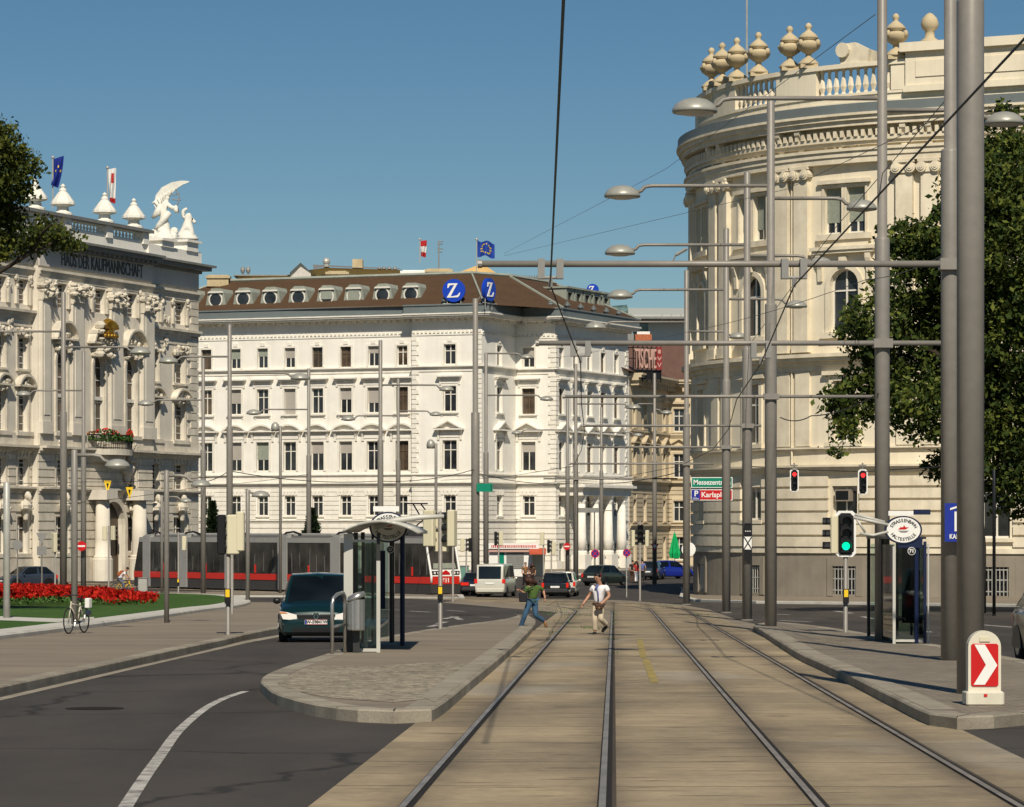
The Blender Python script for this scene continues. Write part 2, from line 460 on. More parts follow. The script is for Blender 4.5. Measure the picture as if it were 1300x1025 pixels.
        for xr in (-0.44, 1.0, 2.58, 4.02):
            dd = mth('ABSOLUTE', mth('SUBTRACT', xs, xr-0.0333*32.5), 0)
            s = mth('POWER', mth('MAXIMUM', mth('SUBTRACT', 1.0, mth('DIVIDE', dd, 0.42)), 0.0), 1.6); tot = s if tot is None else mth('ADD', tot, s)
        n6 = noise(1.1, mapping((1, 0.25, 1)), 5, 0.7)
        fac = mth('MULTIPLY', tot, ramp(n6.outputs['Fac'], 0.3, (0.25, 0.25, 0.25), 0.7, (0.95, 0.95, 0.95)).outputs['Color'])
        c = mix(fac, c, (0.075, 0.06, 0.045))
        b.inputs['Roughness'].default_value = 0.85; bumpsrc = n5; bs = 0.25
    elif kind == 'kerb':
        n = noise(1.2, mapping((1, 1, 1)), 7, 0.7)
        c = ramp(n.outputs['Fac'], 0.3, (0.2, 0.172, 0.13), 0.72, (0.36, 0.32, 0.25)).outputs['Color']
        f = noise(35, mapping((1, 1, 1)), 3)
        c = mix(0.4, c, ramp(f.outputs['Fac'], 0.3, (0.35, 0.35, 0.35), 0.75, (0.66, 0.66, 0.66)).outputs['Color'], 'OVERLAY')
        b.inputs['Roughness'].default_value = 0.8; bumpsrc = f; bs = 0.3
    elif kind == 'palekerb':
        n = noise(1.0, mapping((1, 1, 1)), 7, 0.7)
        c = ramp(n.outputs['Fac'], 0.3, (0.42, 0.4, 0.35), 0.72, (0.58, 0.56, 0.5)).outputs['Color']
        f = noise(30, mapping((1, 1, 1)), 3)
        b.inputs['Roughness'].default_value = 0.8; bumpsrc = f; bs = 0.2
    elif kind == 'marking':
        n = noise(3.5, mapping((1, 1, 1)), 7, 0.8)
        c = ramp(n.outputs['Fac'], 0.36, (0.12, 0.11, 0.1), 0.56, (0.46, 0.44, 0.4)).outputs['Color']
        f = noise(60, mapping((1, 1, 1)), 3); b.inputs['Roughness'].default_value = 0.75; bumpsrc = f; bs = 0.2
    elif kind == 'yellowmark':
        n = noise(2.5, mapping((1, 1, 1)), 7, 0.8)
        c = ramp(n.outputs['Fac'], 0.38, (0.22, 0.18, 0.1), 0.6, (0.36, 0.27, 0.06)).outputs['Color']
        f = noise(60, mapping((1, 1, 1)), 3); b.inputs['Roughness'].default_value = 0.75; bumpsrc = f; bs = 0.2
    elif kind == 'lawn':
        n = noise(0.6, mapping((1, 0.5, 1)), 7, 0.7)
        c = ramp(n.outputs['Fac'], 0.3, (0.022, 0.062, 0.007), 0.75, (0.062, 0.128, 0.015)).outputs['Color']
        f = noise(60, mapping((1, 1, 1)), 4)
        c = mix(0.6, c, ramp(f.outputs['Fac'], 0.3, (0.28, 0.28, 0.28), 0.75, (0.72, 0.72, 0.72)).outputs['Color'], 'OVERLAY')
        b.inputs['Roughness'].default_value = 0.9; bumpsrc = f; bs = 0.6
    L.new(c, b.inputs['Base Color']); b.inputs['Specular IOR Level'].default_value = 0.25
    if bumpsrc is not None:
        bp = N.new('ShaderNodeBump'); bp.inputs['Strength'].default_value = bs; bp.inputs['Distance'].default_value = 0.02
        L.new(bumpsrc.outputs[0] if 'Fac' not in bumpsrc.outputs else bumpsrc.outputs['Fac'], bp.inputs['Height']); L.new(bp.outputs['Normal'], b.inputs['Normal'])
    return m
for k in ('asphalt', 'paving', 'smooth_paving', 'setts', 'concrete', 'kerb', 'palekerb', 'marking', 'yellowmark', 'lawn'):
    M[k] = ground_mat(k, k)

def tinted(src, name, k):
    m = M[src].copy(); m.name = name
    for nd in m.node_tree.nodes:
        if nd.type == 'VALTORGB':
            for e in nd.color_ramp.elements: e.color = (*[q*k for q in e.color[:3]], 1)
            break
    return m
M['kerb_b'] = tinted('kerb', 'kerb_b', 0.84); M['kerb_c'] = tinted('kerb', 'kerb_c', 1.1); M['joint'] = mat('mortar_joint', (0.05, 0.042, 0.032), 0.9)
CREASE = 2.36/0.01283
def sheet(name, pts, mtl, dz=0.0, kind='structure', fn=None):
    "flat polygon of world xy points laid on the terrain"
    bm = bmesh.new()
    vs = [bm.verts.new((p[0], p[1], 0)) for p in pts]
    bm.faces.new(vs)
    bmesh.ops.triangulate(bm, faces=bm.faces)
    ys = [p[1] for p in pts]
    if min(ys) < CREASE < max(ys):
        bmesh.ops.bisect_plane(bm, geom=list(bm.verts)+list(bm.edges)+list(bm.faces), plane_co=(0, CREASE, 0), plane_no=(0, 1, 0))
    for v in bm.verts: v.co.z = gz(v.co.y) + dz
    bmesh.ops.recalc_face_normals(bm, faces=bm.faces)
    for f in bm.faces:
        if f.normal.z < 0: f.normal_flip()
    me = bpy.data.meshes.new(name); bm.to_mesh(me); bm.free(); me.materials.append(mtl)
    o = bpy.data.objects.new(name, me); COL.objects.link(o)
    if kind: o['kind'] = kind
    return o
def dense(pts, closed=True, step=2.0, smooth=True):
    "Catmull-Rom through points"
    P = [Vector((p[0], p[1])) for p in pts]; n = len(P); out = []
    rng = n if closed else n-1
    for i in range(rng):
        p1 = P[i]; p2 = P[(i+1) % n]
        p0 = P[(i-1) % n] if closed or i > 0 else p1; p3 = P[(i+2) % n] if closed or i+2 < n else p2
        k = max(1, int((p2-p1).length/step))
        for j in range(k):
            t = j/k
            if smooth:
                q = 0.5*((2*p1) + (p2-p0)*t + (2*p0-5*p1+4*p2-p3)*t*t + (3*p1-p0-3*p2+p3)*t*t*t)
            else: q = p1.lerp(p2, t)
            out.append(q)
    if not closed: out.append(P[-1])
    return out
def area(P):
    return 0.5*sum(P[i][0]*P[(i+1) % len(P)][1]-P[(i+1) % len(P)][0]*P[i][1] for i in range(len(P)))
def inset(P, w):
    n = len(P); out = []
    sgn = 1 if area(P) > 0 else -1
    for i in range(n):
        a = Vector(P[i-1]); b = Vector(P[i]); c = Vector(P[(i+1) % n])
        d1 = (b-a).normalized(); d2 = (c-b).normalized()
        n1 = Vector((-d1.y, d1.x))*sgn; n2 = Vector((-d2.y, d2.x))*sgn
        h = (n1+n2); 
        if h.length < 1e-4: h = n1
        h.normalize(); k = w/max(0.45, h.dot(n1))
        out.append(b + h*k)
    return out
def kerb_ring(name, P, w, h, mtl, bevel=0.02, low=None):
    "raised kerb stones around a closed outline, with joints"
    I = inset(P, w); J = inset(P, bevel)
    mb = MB(); n = len(P); run = 0.0; rk = random.Random(len(P))
    cur = 0; stone = 1.0 if w < 0.6 else 1.6
    for i in range(n):
        j = (i+1) % n
        a, b, c, d, e, f = P[i], P[j], J[i], J[j], I[i], I[j]
        run += (Vector(b)-Vector(a)).length
        mb.mi = cur
        if run > stone:
            run = 0.0; cur = rk.randrange(3)
            # mortar joint between two stones
            tdir = (Vector(b)-Vector(a)).normalized()*0.012
            mb.mi = 3
            for (p_, q_, hh0, hh1) in ((Vector(b), Vector(f), h+0.003, h+0.003),):
                mb.quad((p_.x-tdir.x, p_.y-tdir.y, gz(p_.y)+hh0), (p_.x+tdir.x, p_.y+tdir.y, gz(p_.y)+hh0), (q_[0]+tdir.x, q_[1]+tdir.y, gz(q_[1])+hh0), (q_[0]-tdir.x, q_[1]-tdir.y, gz(q_[1])+hh0))
            mb.mi = cur
        def z(p, k): return (p[0], p[1], gz(p[1])+k)
        mb.quad(z(a, -0.05), z(b, -0.05), z(b, h-bevel), z(a, h-bevel))
        mb.quad(z(a, h-bevel), z(b, h-bevel), z(d, h), z(c, h))
        mb.quad(z(c, h), z(d, h), z(f, h), z(e, h))
    o = mb.build(name, [mtl, M['kerb_b'] if mtl is M['kerb'] else mtl, M['kerb_c'] if mtl is M['kerb'] else mtl, M['joint']]); o['kind'] = 'structure'
    return o, I

# terrain: one sheet out to the horizon
mb = MB()
for (y0, y1) in ((-60, CREASE), (CREASE, 3000)):
    mb.quad((-1500, y0, gz(y0)), (1500, y0, gz(y0)), (1500, y1, gz(y1)), (-1500, y1, gz(y1)))
struct(mb.build('ground', M['asphalt']))

# tram tracks: straight, then a gentle left curve
TD = Vector((0.0333, 1.0)).normalized(); TN = Vector((TD.y, -TD.x))
def track(center0, s_arc=88.0, rad=150.0, end=170.0):
    "centre line points (arc length from Y=-30)"
    p0 = Vector((center0 + 0.0333*(-30-32.5), -30.0)); pts = []
    L0 = s_arc + 62
    s = 0.0
    while s < L0: pts.append(p0 + TD*s); s += 4.0
    pc = p0 + TD*L0; cc = pc - TN*rad
    a = 0.0
    while a*rad < end:
        pts.append(cc + TN*(rad*math.cos(a)) + TD*(rad*math.sin(a))); a += 3.0/rad
    return pts
def offset_line(pts, o):
    out = []
    for i, p in enumerate(pts):
        a = pts[max(0, i-1)]; b = pts[min(len(pts)-1, i+1)]
        t = (b-a).normalized(); out.append(p + Vector((t.y, -t.x))*o)
    return out
def ribbon(mb, pts, w0, w1, dz):
    A = offset_line(pts, w0); B = offset_line(pts, w1)
    for i in range(len(pts)-1):
        q = [A[i], B[i], B[i+1], A[i+1]]
        mb.quad(*[(p[0], p[1], gz(p[1])+dz) for p in q])
T1 = track(0.28); T2 = track(3.30, 90.0, 153.0)
mb = MB(); ribbon(mb, T1, -1.42, 1.56, 0.006); ribbon(mb, T2, -1.5, 1.5, 0.0065)
struct(mb.build('tram_bed', M['concrete']))
M['rail'] = mat('rail_steel', (0.27, 0.24, 0.2), 0.42, 0.3, var=0.3, vscale=1.5)
M['groove'] = mat('rail_groove', (0.016, 0.013, 0.01), 0.9, var=0.2)
rl = ['leftmost steel tram rail set in the concrete, nearest the shelter platform with the waste bin',
      'second steel tram rail from the left, the one the running man is stepping beside',
      'third steel tram rail from the left, right of the faded yellow line',
      'rightmost steel tram rail, beside the kerb of the platform with the chevron marker']
for k, (tr, o) in enumerate(((T1, -0.72), (T1, 0.72), (T2, -0.72), (T2, 0.72))):
    mb = MB(); mb.mi = 0
    ribbon(mb, tr, o-0.045, o+0.065, 0.011)
    mb.mi = 1
    A = offset_line(tr, o-0.032); B = offset_line(tr, o+0.02)
    for i in range(len(tr)-1):
        q = [A[i], B[i], B[i+1], A[i+1]]
        mb.quad(*[(p[0], p[1], gz(p[1])+0.02) for p in q])
    tag(mb.build('tram_rail', [M['groove'], M['rail']]), rl[k], 'rail')

sheet('repair_patch', [tuple(G(a, b)[:2]) for a, b in ((763, 791), (764, 782), (770, 774), (776, 774), (777.5, 782), (777, 792))], M['smooth_paving'], 0.0098)
# platforms -----------------------------------------------------------------
def px(lst): return [tuple(G(a, b)[:2]) for a, b in lst]
# left tram-stop island
isl = px([(331, 877), (336, 884), (352, 896), (400, 910), (454, 917), (500, 919), (548, 917), (600, 875), (640, 840), (669, 811), (680, 796), (676, 790), (664, 786), (640, 792), (600, 798), (570, 802), (511, 812), (460, 824), (415, 840), (365, 857), (338, 869)])
isl = dense(isl, True, 0.6)
o, I = kerb_ring('left_platform_kerb', isl, 0.34, 0.15, M['kerb'])
sheet('left_platform_paving', I, M['smooth_paving'], 0.148)
st = px([(352, 882), (372, 868), (404, 857), (470, 858), (560, 852), (596, 858), (566, 880), (536, 904), (500, 908), (454, 905), (400, 898)])
sheet('left_platform_setts', dense(st, True, 0.5), M['setts'], 0.153)
edge = px([(552, 908), (600, 871), (640, 837), (668, 808), (657, 806), (625, 832), (584, 862), (534, 900)])
sheet('left_platform_edge', edge, M['kerb'], 0.154)
# right tram-stop island
isr = px([(957, 800), (965, 806), (1010, 836), (1040, 851), (1075, 868), (1130, 897), (1180, 922), (1215, 927), (1262, 925), (1300, 921), (1400, 918), (1440, 890), (1380, 868), (1290, 846), (1205, 830), (1113, 814), (1075, 807), (1020, 799), (980, 796)])
isr = dense(isr, True, 0.8)
o, I = kerb_ring('right_platform_kerb', isr, 0.34, 0.145, M['kerb'])
sheet('right_platform_paving', I, M['paving'], 0.143)
edge = px([(972, 808), (1010, 834), (1075, 866), (1180, 918), (1215, 918), (1110, 869), (1040, 838), (990, 808)])
sheet('right_platform_edge', edge, M['kerb'], 0.149)
# bed between the poles and beyond the right platform
bed = px([(957, 801), (985, 799), (935, 787), (900, 774), (860, 767), (800, 762.5), (700, 761), (590, 762), (560, 765), (640, 772), (690, 776), (705, 778), (730, 773), (850, 775), (890, 782), (930, 797)])
sheet('tram_junction_paving', bed, M['smooth_paving'], 0.003)
# left pavement with kerb along the curving road
lp = px([(-260, 935), (-80, 903), (0, 884), (100, 861), (170, 845), (230, 831), (289, 818), (312, 812), (345, 805), (395, 797), (432, 789), (436, 780), (420, 773), (385, 769), (320, 768), (250, 766), (100, 768), (-150, 790), (-400, 850)])
lp = dense(lp, True, 1.0)
o, I = kerb_ring('left_pavement_kerb', lp, 0.3, 0.13, M['kerb'])
sheet('left_pavement', I, M['smooth_paving'], 0.128)
g = px([(0, 890), (100, 866.5), (170, 850.0), (230, 836), (289, 822.5), (312, 817), (360, 808), (356, 806), (308, 814.5), (285, 820.5), (230, 833.5), (170, 847), (100, 863), (0, 886)])
sheet('gutter_strip', g, M['kerb'], 0.005)
# raised lawn bed
lw = px([(-300, 858), (-120, 836), (0, 820), (100, 806), (200, 791), (262, 781), (300, 776), (318, 770), (306, 763.5), (270, 760.5), (200, 759), (100, 760), (0, 762), (-200, 775), (-400, 800)])
lw = dense(lw, True, 1.0)
o, I = kerb_ring('lawn_kerb', lw, 0.95, 0.27, M['palekerb'], 0.05)
lawn = sheet('lawn', I, M['lawn'], 0.268, kind='stuff')
tag(lawn, 'mown green lawn around the red flower bed inside the pale kerb', 'lawn')
pth = px([(-40, 792), (40, 796), (75, 797.5), (120, 795), (118, 799), (70, 803), (0, 800), (-40, 797)])
sheet('lawn_path', pth, M['palekerb'], 0.275)
# far kerb line in front of the tram and junction paving
fk = px([(150, 758), (400, 758.5), (560, 760.5), (590, 761), (588, 757), (560, 756), (400, 754), (150, 753.2)])
o, I = kerb_ring('far_tram_kerb', fk, 0.4, 0.1, M['palekerb'])
sheet('far_tram_strip', I, M['smooth_paving'], 0.098)
# pavement before the right corner building
rp = px([(862, 759.5), (880, 764), (960, 766.5), (1100, 768), (1300, 771), (1500, 775), (1500, 760), (1100, 758), (880, 753), (866, 748)])
rp = dense(rp, True, 2.0, False)
o, I = kerb_ring('right_pavement_kerb', rp, 0.3, 0.13, M['palekerb'])
sheet('right_pavement', I, M['smooth_paving'], 0.128)
# pavement along the white corner building
wp = [(-60, 262), (-8, 262), (6.0, 268), (7.5, 285), (14, 310), (26, 350), (14, 360), (2, 330), (-3, 300), (-60, 320)]
wp = dense(wp, True, 3.0, False)
o, I = kerb_ring('far_pavement_kerb', wp, 0.3, 0.13, M['palekerb'])
sheet('far_pavement', I, M['smooth_paving'], 0.128)
# painted road markings
def strip(name, a, b, w, mtl='marking', dz=0.005):
    a = G(*a); b = G(*b); d = (b-a); d.z = 0; d.normalize(); n = Vector((-d.y, d.x, 0))*w/2
    return sheet(name, [tuple((a-n)[:2]), tuple((b-n)[:2]), tuple((b+n)[:2]), tuple((a+n)[:2])], M[mtl], dz)
arc = dense([tuple(G(*p)[:2]) for p in ((150, 1040), (182, 990), (205, 958), (222, 934), (240, 916), (262, 899), (285, 887), (312, 878))], False, 0.5)
mb = MB(); A = offset_line(arc, -0.055); B = offset_line(arc, 0.055)
for i in range(len(arc)-1):
    mb.quad(*[(p[0], p[1], gz(p[1])+0.005) for p in (A[i], B[i], B[i+1], A[i+1])])
struct(mb.build('edge_line_marking', M['marking']))
for a, b in (((520, 776), (546, 777.5)), ((566, 775), (590, 776.5)), ((563, 786), (580, 783)), ((610, 783.5), (623, 784)), ((600, 792), (612, 790.5)), ((556, 792), (566, 789.8)), ((622, 791), (634, 790)), ((575, 783), (585, 787)), ((545, 796), (556, 793.5)), ((480, 774), (512, 775)),
             ((1060, 776), (1082, 779)), ((1095, 783), (1108, 786)), ((985, 780), (1004, 781)), ((990, 788), (1030, 790)), ((1020, 774), (1040, 775)), ((1116, 790), (1132, 793)), ((1150, 798), (1180, 803)), ((1240, 793), (1290, 797))):
    strip('road_marking', a, b, 0.22)
strip('yellow_line', (812, 812), (817, 836), 0.13, 'yellowmark', 0.012)
strip('yellow_line', (820, 838), (831, 868), 0.13, 'yellowmark', 0.012)

for k_, (p_, y_, lb) in enumerate(((120, 900, 'round cast iron manhole cover in the curving left road'), (590, 781, 'round cast iron manhole cover in the road behind the left platform'), (1150, 796, 'round cast iron manhole cover in the right road'))):
    q = G(p_, y_); t = thing('manhole_cover', lb, 'manhole cover', (q.x, q.y, q.z)); mb = MB(); mb.M = Matrix.Rotation(-math.atan(0.01283), 4, 'X')
    mb.lathe([(0.36, 0.004), (0.36, 0.009), (0.31, 0.0092), (0.305, 0.006), (0, 0.006)], (0, 0, 0), 24); mb.build('rim', M['groove'], t)
    mb = MB(); mb.M = Matrix.Rotation(-math.atan(0.01283), 4, 'X')
    for j in range(5): mb.box(-0.26+0.03*abs(j-2), 0.26-0.03*abs(j-2), -0.2+0.1*j-0.02, -0.2+0.1*j+0.02, 0.006, 0.011)
    mb.build('ribs', M['groove'], t)
# ---------------------------------------------------------------- facade toolkit
class Fac:
    "straight facade: u to the right seen from outside, y inwards, z up"
    def __init__(s, P0, ang, E=(0, 0)):
        s.P = Vector((P0[0], P0[1])); s.a = R(ang); s.E = Vector((E[0], E[1]))
        s.t = Vector((math.cos(s.a), math.sin(s.a))); s.n = Vector((-s.t.y, s.t.x)); s.seg = None
    def world(s, p):
        q = s.P + s.t*p[0] + s.n*p[1]; return Vector((q.x, q.y, p[2]))
    def __call__(s, p):
        q = s.P + s.t*p[0] + s.n*p[1] - s.E; return Vector((q.x, q.y, p[2]))
    def at(s, px, py=671.0):
        kx = (px-CX)/F
        # P.x+u tx = d kx ; P.y+u ty = d
        u = (kx*s.P.y - s.P.x)/(s.t.x - kx*s.t.y); d = s.P.y + u*s.t.y
        return u, CZ + (HY-py)*d/F
    def u(s, px): return s.at(px)[0]
    def off(s, dy):
        f = Fac(s.P + s.n*dy, math.degrees(s.a), s.E); return f
def wall(mb, u0, u1, z0, z1, holes, reveal=0.3, seg=None):
    us = {u0, u1}; zs = {z0, z1}
    for h in holes: us |= {h[0], h[1]}; zs |= {h[2], h[3]}
    us = sorted(x for x in us if u0 <= x <= u1); zs = sorted(x for x in zs if z0 <= x <= z1)
    if seg:
        nu = []
        for a, b in zip(us, us[1:]):
            k = max(1, int(math.ceil((b-a)/seg)))
            nu += [a + (b-a)*i/k for i in range(k)]
        us = nu + [us[-1]]
    for a, b in zip(us, us[1:]):
        for c, d in zip(zs, zs[1:]):
            mx, mz = (a+b)/2, (c+d)/2
            if any(h[0] < mx < h[1] and h[2] < mz < h[3] for h in holes): continue
            mb.quad((a, 0, c), (b, 0, c), (b, 0, d), (a, 0, d))
    for h in holes:
        a, b, c, d = h[:4]; arch = len(h) > 4 and h[4]
        r = reveal
        if arch:
            rad = (b-a)/2; zc = d-rad; cx = (a+b)/2; n = 12
            P = [(cx + rad*math.cos(PI*k/n), zc + rad*math.sin(PI*k/n)) for k in range(n+1)]
            for k in range(n):
                p, q = P[k], P[k+1]
                corner = (b, d) if k < n/2 else (a, d)
                mb.add([(p[0], 0, p[1]), (corner[0], 0, corner[1]), (q[0], 0, q[1])], [(0, 1, 2)])
                mb.quad((p[0], 0, p[1]), (q[0], 0, q[1]), (q[0], r, q[1]), (p[0], r, p[1]))
            zt = zc
        else:
            zt = d; mb.quad((a, 0, d), (b, 0, d), (b, r, d), (a, r, d))
        mb.quad((a, 0, c), (b, 0, c), (b, r, c), (a, r, c))
        mb.quad((a, 0, c), (a, r, c), (a, r, zt), (a, 0, zt))
        mb.quad((b, 0, c), (b, 0, zt), (b, r, zt), (b, r, c))
def window(fac, parent, h, y=0.26, kind='casement', glass='glass', frame='winframe', blind=0.0, fw=0.09, rng=None, transom=0.68, blindmat='blind'):
    a, b, c, d = h[:4]; arch = len(h) > 4 and h[4]
    mb = MB(fac); w = b-a
    mb.box(a, a+fw, y-0.05, y+0.03, c, d if not arch else d-w/2)
    mb.box(b-fw, b, y-0.05, y+0.03, c, d if not arch else d-w/2)
    mb.box(a+fw, b-fw, y-0.05, y+0.03, c, c+fw*1.2)
    top = d
    if arch:
        rad = w/2; zc = d-rad; n = 12; cx = (a+b)/2
        for k in range(n):
            t0, t1 = PI*k/n, PI*(k+1)/n
            q = [(cx+rr*math.cos(t), zc+rr*math.sin(t)) for rr, t in ((rad-fw, t0), (rad, t0), (rad, t1), (rad-fw, t1))]
            mb.prism_xz(q, y-0.05, y+0.03)
        top = zc
    else: mb.box(a+fw, b-fw, y-0.05, y+0.03, d-fw, d)
    mid = (a+b)/2
    zt = c + (d-c)*transom
    if kind != 'plain':
        mb.box(mid-fw*0.55, mid+fw*0.55, y-0.045, y+0.02, c+fw*1.2, zt if kind == 'tee' else (d-fw))
        if kind != 'pair': mb.box(a+fw, b-fw, y-0.055, y+0.02, zt-fw*0.5, zt+fw*0.5)
    if kind == 'bars':
        for fz in (0.2, 0.4, 0.84):
            z = c+(d-c)*fz; mb.box(a+fw, b-fw, y-0.03, y+0.015, z-0.025, z+0.025)
    wo = mb.build('window', M[frame], parent)
    mg = MB(fac); mg.mi = 0; yy = y+0.012
    zb = d-(d-c)*blind
    if arch:
        rad = w/2; zc = d-rad; cx = (a+b)/2; n = 12
        mg.quad((a, yy, c), (b, yy, c), (b, yy, zc), (a, yy, zc))
        mg.poly([(cx+rad*math.cos(PI*k/n), yy, zc+rad*math.sin(PI*k/n)) for k in range(n+1)])
    else:
        if zb > c+0.02: mg.quad((a, yy, c), (b, yy, c), (b, yy, min(zb, d)), (a, yy, min(zb, d)))
        if blind > 0:
            mg.mi = 1; y2 = y-0.06
            mg.quad((a+0.02, y2, max(zb, c)), (b-0.02, y2, max(zb, c)), (b-0.02, y2, d-0.02), (a+0.02, y2, d-0.02))
    mg.build('pane', [M[glass], M[blindmat]], wo)
    return wo
def surround(mb, h, w=0.16, p=0.06, sill=True, sillp=0.18):
    a, b, c, d = h[:4]; arch = len(h) > 4 and h[4]
    if arch:
        r0 = (b-a)/2; zc = d-r0; cx = (a+b)/2; n = 12
        for k in range(n):
            t0, t1 = PI*k/n, PI*(k+1)/n
            mb.prism_xz([(cx+rr*math.cos(t), zc+rr*math.sin(t)) for rr, t in ((r0, t0), (r0+w, t0), (r0+w, t1), (r0, t1))], -p, 0.02)
        mb.box(a-w, a, -p, 0.02, c, zc); mb.box(b, b+w, -p, 0.02, c, zc)
    else:
        mb.box(a-w, a, -p, 0.02, c, d+w); mb.box(b, b+w, -p, 0.02, c, d+w); mb.box(a, b, -p, 0.02, d, d+w)
    if sill: mb.box(a-w*1.35, b+w*1.35, -sillp, 0.03, c-0.16, c-0.003)
def courses(mb, u0, u1, z0, z1, n, holes, p=0.05, gap=0.07, pad=0.0):
    "rustication: projecting courses interrupted by the openings"
    hh = (z1-z0)/n
    for i in range(n):
        a, b = z0+i*hh+gap/2, z0+(i+1)*hh-gap/2
        cuts = sorted((h[0]-pad, h[1]+pad) for h in holes if h[2]-pad < b and h[3]+pad > a)
        x = u0
        for c0, c1 in cuts:
            if c0 > x: mb.box(x, min(c0, u1), -p, 0.02, a, b)
            x = max(x, c1)
        if x < u1: mb.box(x, u1, -p, 0.02, a, b)
def cornice(mb, u0, u1, z0, steps, e0=0.0, e1=0.0):
    "steps: list of (projection, height) upwards; ends extended by the projection when e0/e1"
    z = z0
    for p, h in steps:
        mb.box(u0-p*e0, u1+p*e1, -p, 0.03, z, z+h); z += h
    return z
def dentils(mb, u0, u1, z, w, h, p, pitch):
    n = int((u1-u0)/pitch)
    if n < 1: return
    pt = (u1-u0)/n
    for i in range(n):
        x = u0+(i+0.5)*pt; mb.box(x-w/2, x+w/2, -p, 0.02, z-h, z)
def console(mb, u, z, w, h, p):
    mb.prism_yz([(0.02, z-h), (-p*0.35, z-h), (-p*0.45, z-h*0.55), (-p*0.95, z-h*0.2), (-p, z), (0.02, z)], u-w/2, u+w/2)
def pediment(mb, u0, u1, z, h, p, arc=False):
    mb.box(u0, u1, -p, 0.02, z, z+0.14)
    cx = (u0+u1)/2
    if not arc:
        mb.prism_xz([(u0+0.1, z+0.142), (u1-0.1, z+0.142), (cx, z+h-0.05)], -p*0.35, 0.02)
        mb.prism_xz([(u0, z+0.145), (u0+0.25, z+0.145), (cx, z+h-0.16), (cx, z+h)], -p-0.03, 0.02)
        mb.prism_xz([(u1-0.25, z+0.145), (u1, z+0.145), (cx, z+h), (cx, z+h-0.16)], -p-0.03, 0.02)
    else:
        n = 10; w = (u1-u0)/2; hh = h-0.14
        rad = (w*w+hh*hh)/(2*hh); zc = z+0.14+hh-rad; am = math.asin(min(1, w/rad))
        P = [(cx+rad*math.sin(-am+2*am*k/n), zc+rad*math.cos(-am+2*am*k/n)) for k in range(n+1)]
        Q = [(cx+(rad-0.17)*math.sin(-am+2*am*k/n), zc+(rad-0.17)*math.cos(-am+2*am*k/n)) for k in range(n+1)]
        for k in range(n):
            mb.prism_xz([Q[k], Q[k+1], P[k+1], P[k]], -p-0.03, 0.02)
        mb.prism_xz([(u0+0.05, z+0.143)]+[(u1-0.05, z+0.143)]+[q for q in reversed(Q[1:-1]) if q[1] > z+0.16], -p*0.3, 0.02)
def quoins(mb, u, z0, z1, w, p, n, side=1):
    "alternating corner stones; side=+1 extends to the right of u, -1 to the left"
    hh = (z1-z0)/n
    for i in range(n):
        ww = w if i % 2 == 0 else w*0.68
        a, b = (u, u+ww) if side > 0 else (u-ww, u)
        mb.box(a, b, -p, 0.02, z0+i*hh+0.035, z0+(i+1)*hh-0.035)
def balustrade(mb, u0, u1, z0, h, pitch=0.32, n=6, y=0.0, th=0.3, fullcap=True):
    mb.box(u0, u1, y-th*0.6, y+th*0.6, z0, z0+h*0.14)
    mb.box(u0, u1, y-th*0.6, y+th*0.6, z0+h*0.84, z0+h)
    k = max(1, int((u1-u0)/pitch)); pt = (u1-u0)/k
    hh = h*0.7; zb = z0+h*0.14
    for i in range(k):
        mb.lathe([(0.09, 0), (0.06, hh*0.12), (0.125, hh*0.35), (0.075, hh*0.7), (0.06, hh*0.85), (0.1, hh)], (u0+(i+0.5)*pt, y, zb), n, caps=False)
def urn_profile(h, r):
    return [(r*0.75, 0), (r*0.75, h*0.08), (r*0.5, h*0.12), (r*0.3, h*0.22), (r*0.35, h*0.26), (r*0.85, h*0.36), (r, h*0.47), (r*0.95, h*0.55), (r*0.6, h*0.6), (r*0.75, h*0.62), (r*0.8, h*0.66), (r*0.55, h*0.76), (r*0.25, h*0.84), (r*0.18, h*0.87), (r*0.28, h*0.92), (r*0.2, h*0.98), (0.0, h)]
M['winframe'] = mat('window_frame_white', (0.68, 0.65, 0.57), 0.5)
M['winframe_dark'] = mat('window_frame_brown', (0.11, 0.08, 0.05), 0.5)
# ---------------------------------------------------------------- white corner building in the middle
M['render_white'] = mat('white_render', (0.8, 0.77, 0.695), 0.85, var=0.05, vscale=0.6, dirt=0.22, dscale=0.35, dcol=(0.55, 0.5, 0.4), streak=0.18, bump=0.15, bscale=12)
M['stucco_white'] = mat('white_stucco_trim', (0.77, 0.735, 0.655), 0.85, var=0.06, vscale=1.5, dirt=0.3, dscale=0.6, dcol=(0.5, 0.45, 0.35), streak=0.2)
M['roof_brown'] = mat('brown_roof_tiles', (0.078, 0.044, 0.022), 0.85, var=0.14, vscale=2.5, dirt=0.3, dscale=0.4, bump=0.4, bscale=18, stretch=(1, 1, 4))
M['patina'] = mat('weathered_zinc', (0.29, 0.31, 0.26), 0.6, 0.1, var=0.12, vscale=1.2, dirt=0.3, dscale=0.8)
M['gutter_zinc'] = mat('blue_grey_zinc', (0.17, 0.195, 0.195), 0.55, 0.15, var=0.12, vscale=1.0, dirt=0.3)
M['ochre'] = mat('ochre_render', (0.66, 0.43, 0.17), 0.85, var=0.05, dirt=0.15, dscale=0.4)
M['greyroof'] = mat('grey_sheet_roof', (0.25, 0.245, 0.23), 0.6, 0.2, var=0.1, dirt=0.3)
M['beige_chimney'] = mat('beige_chimney_render', (0.5, 0.4, 0.24), 0.85, var=0.08, dirt=0.35, dscale=0.8, streak=0.3)

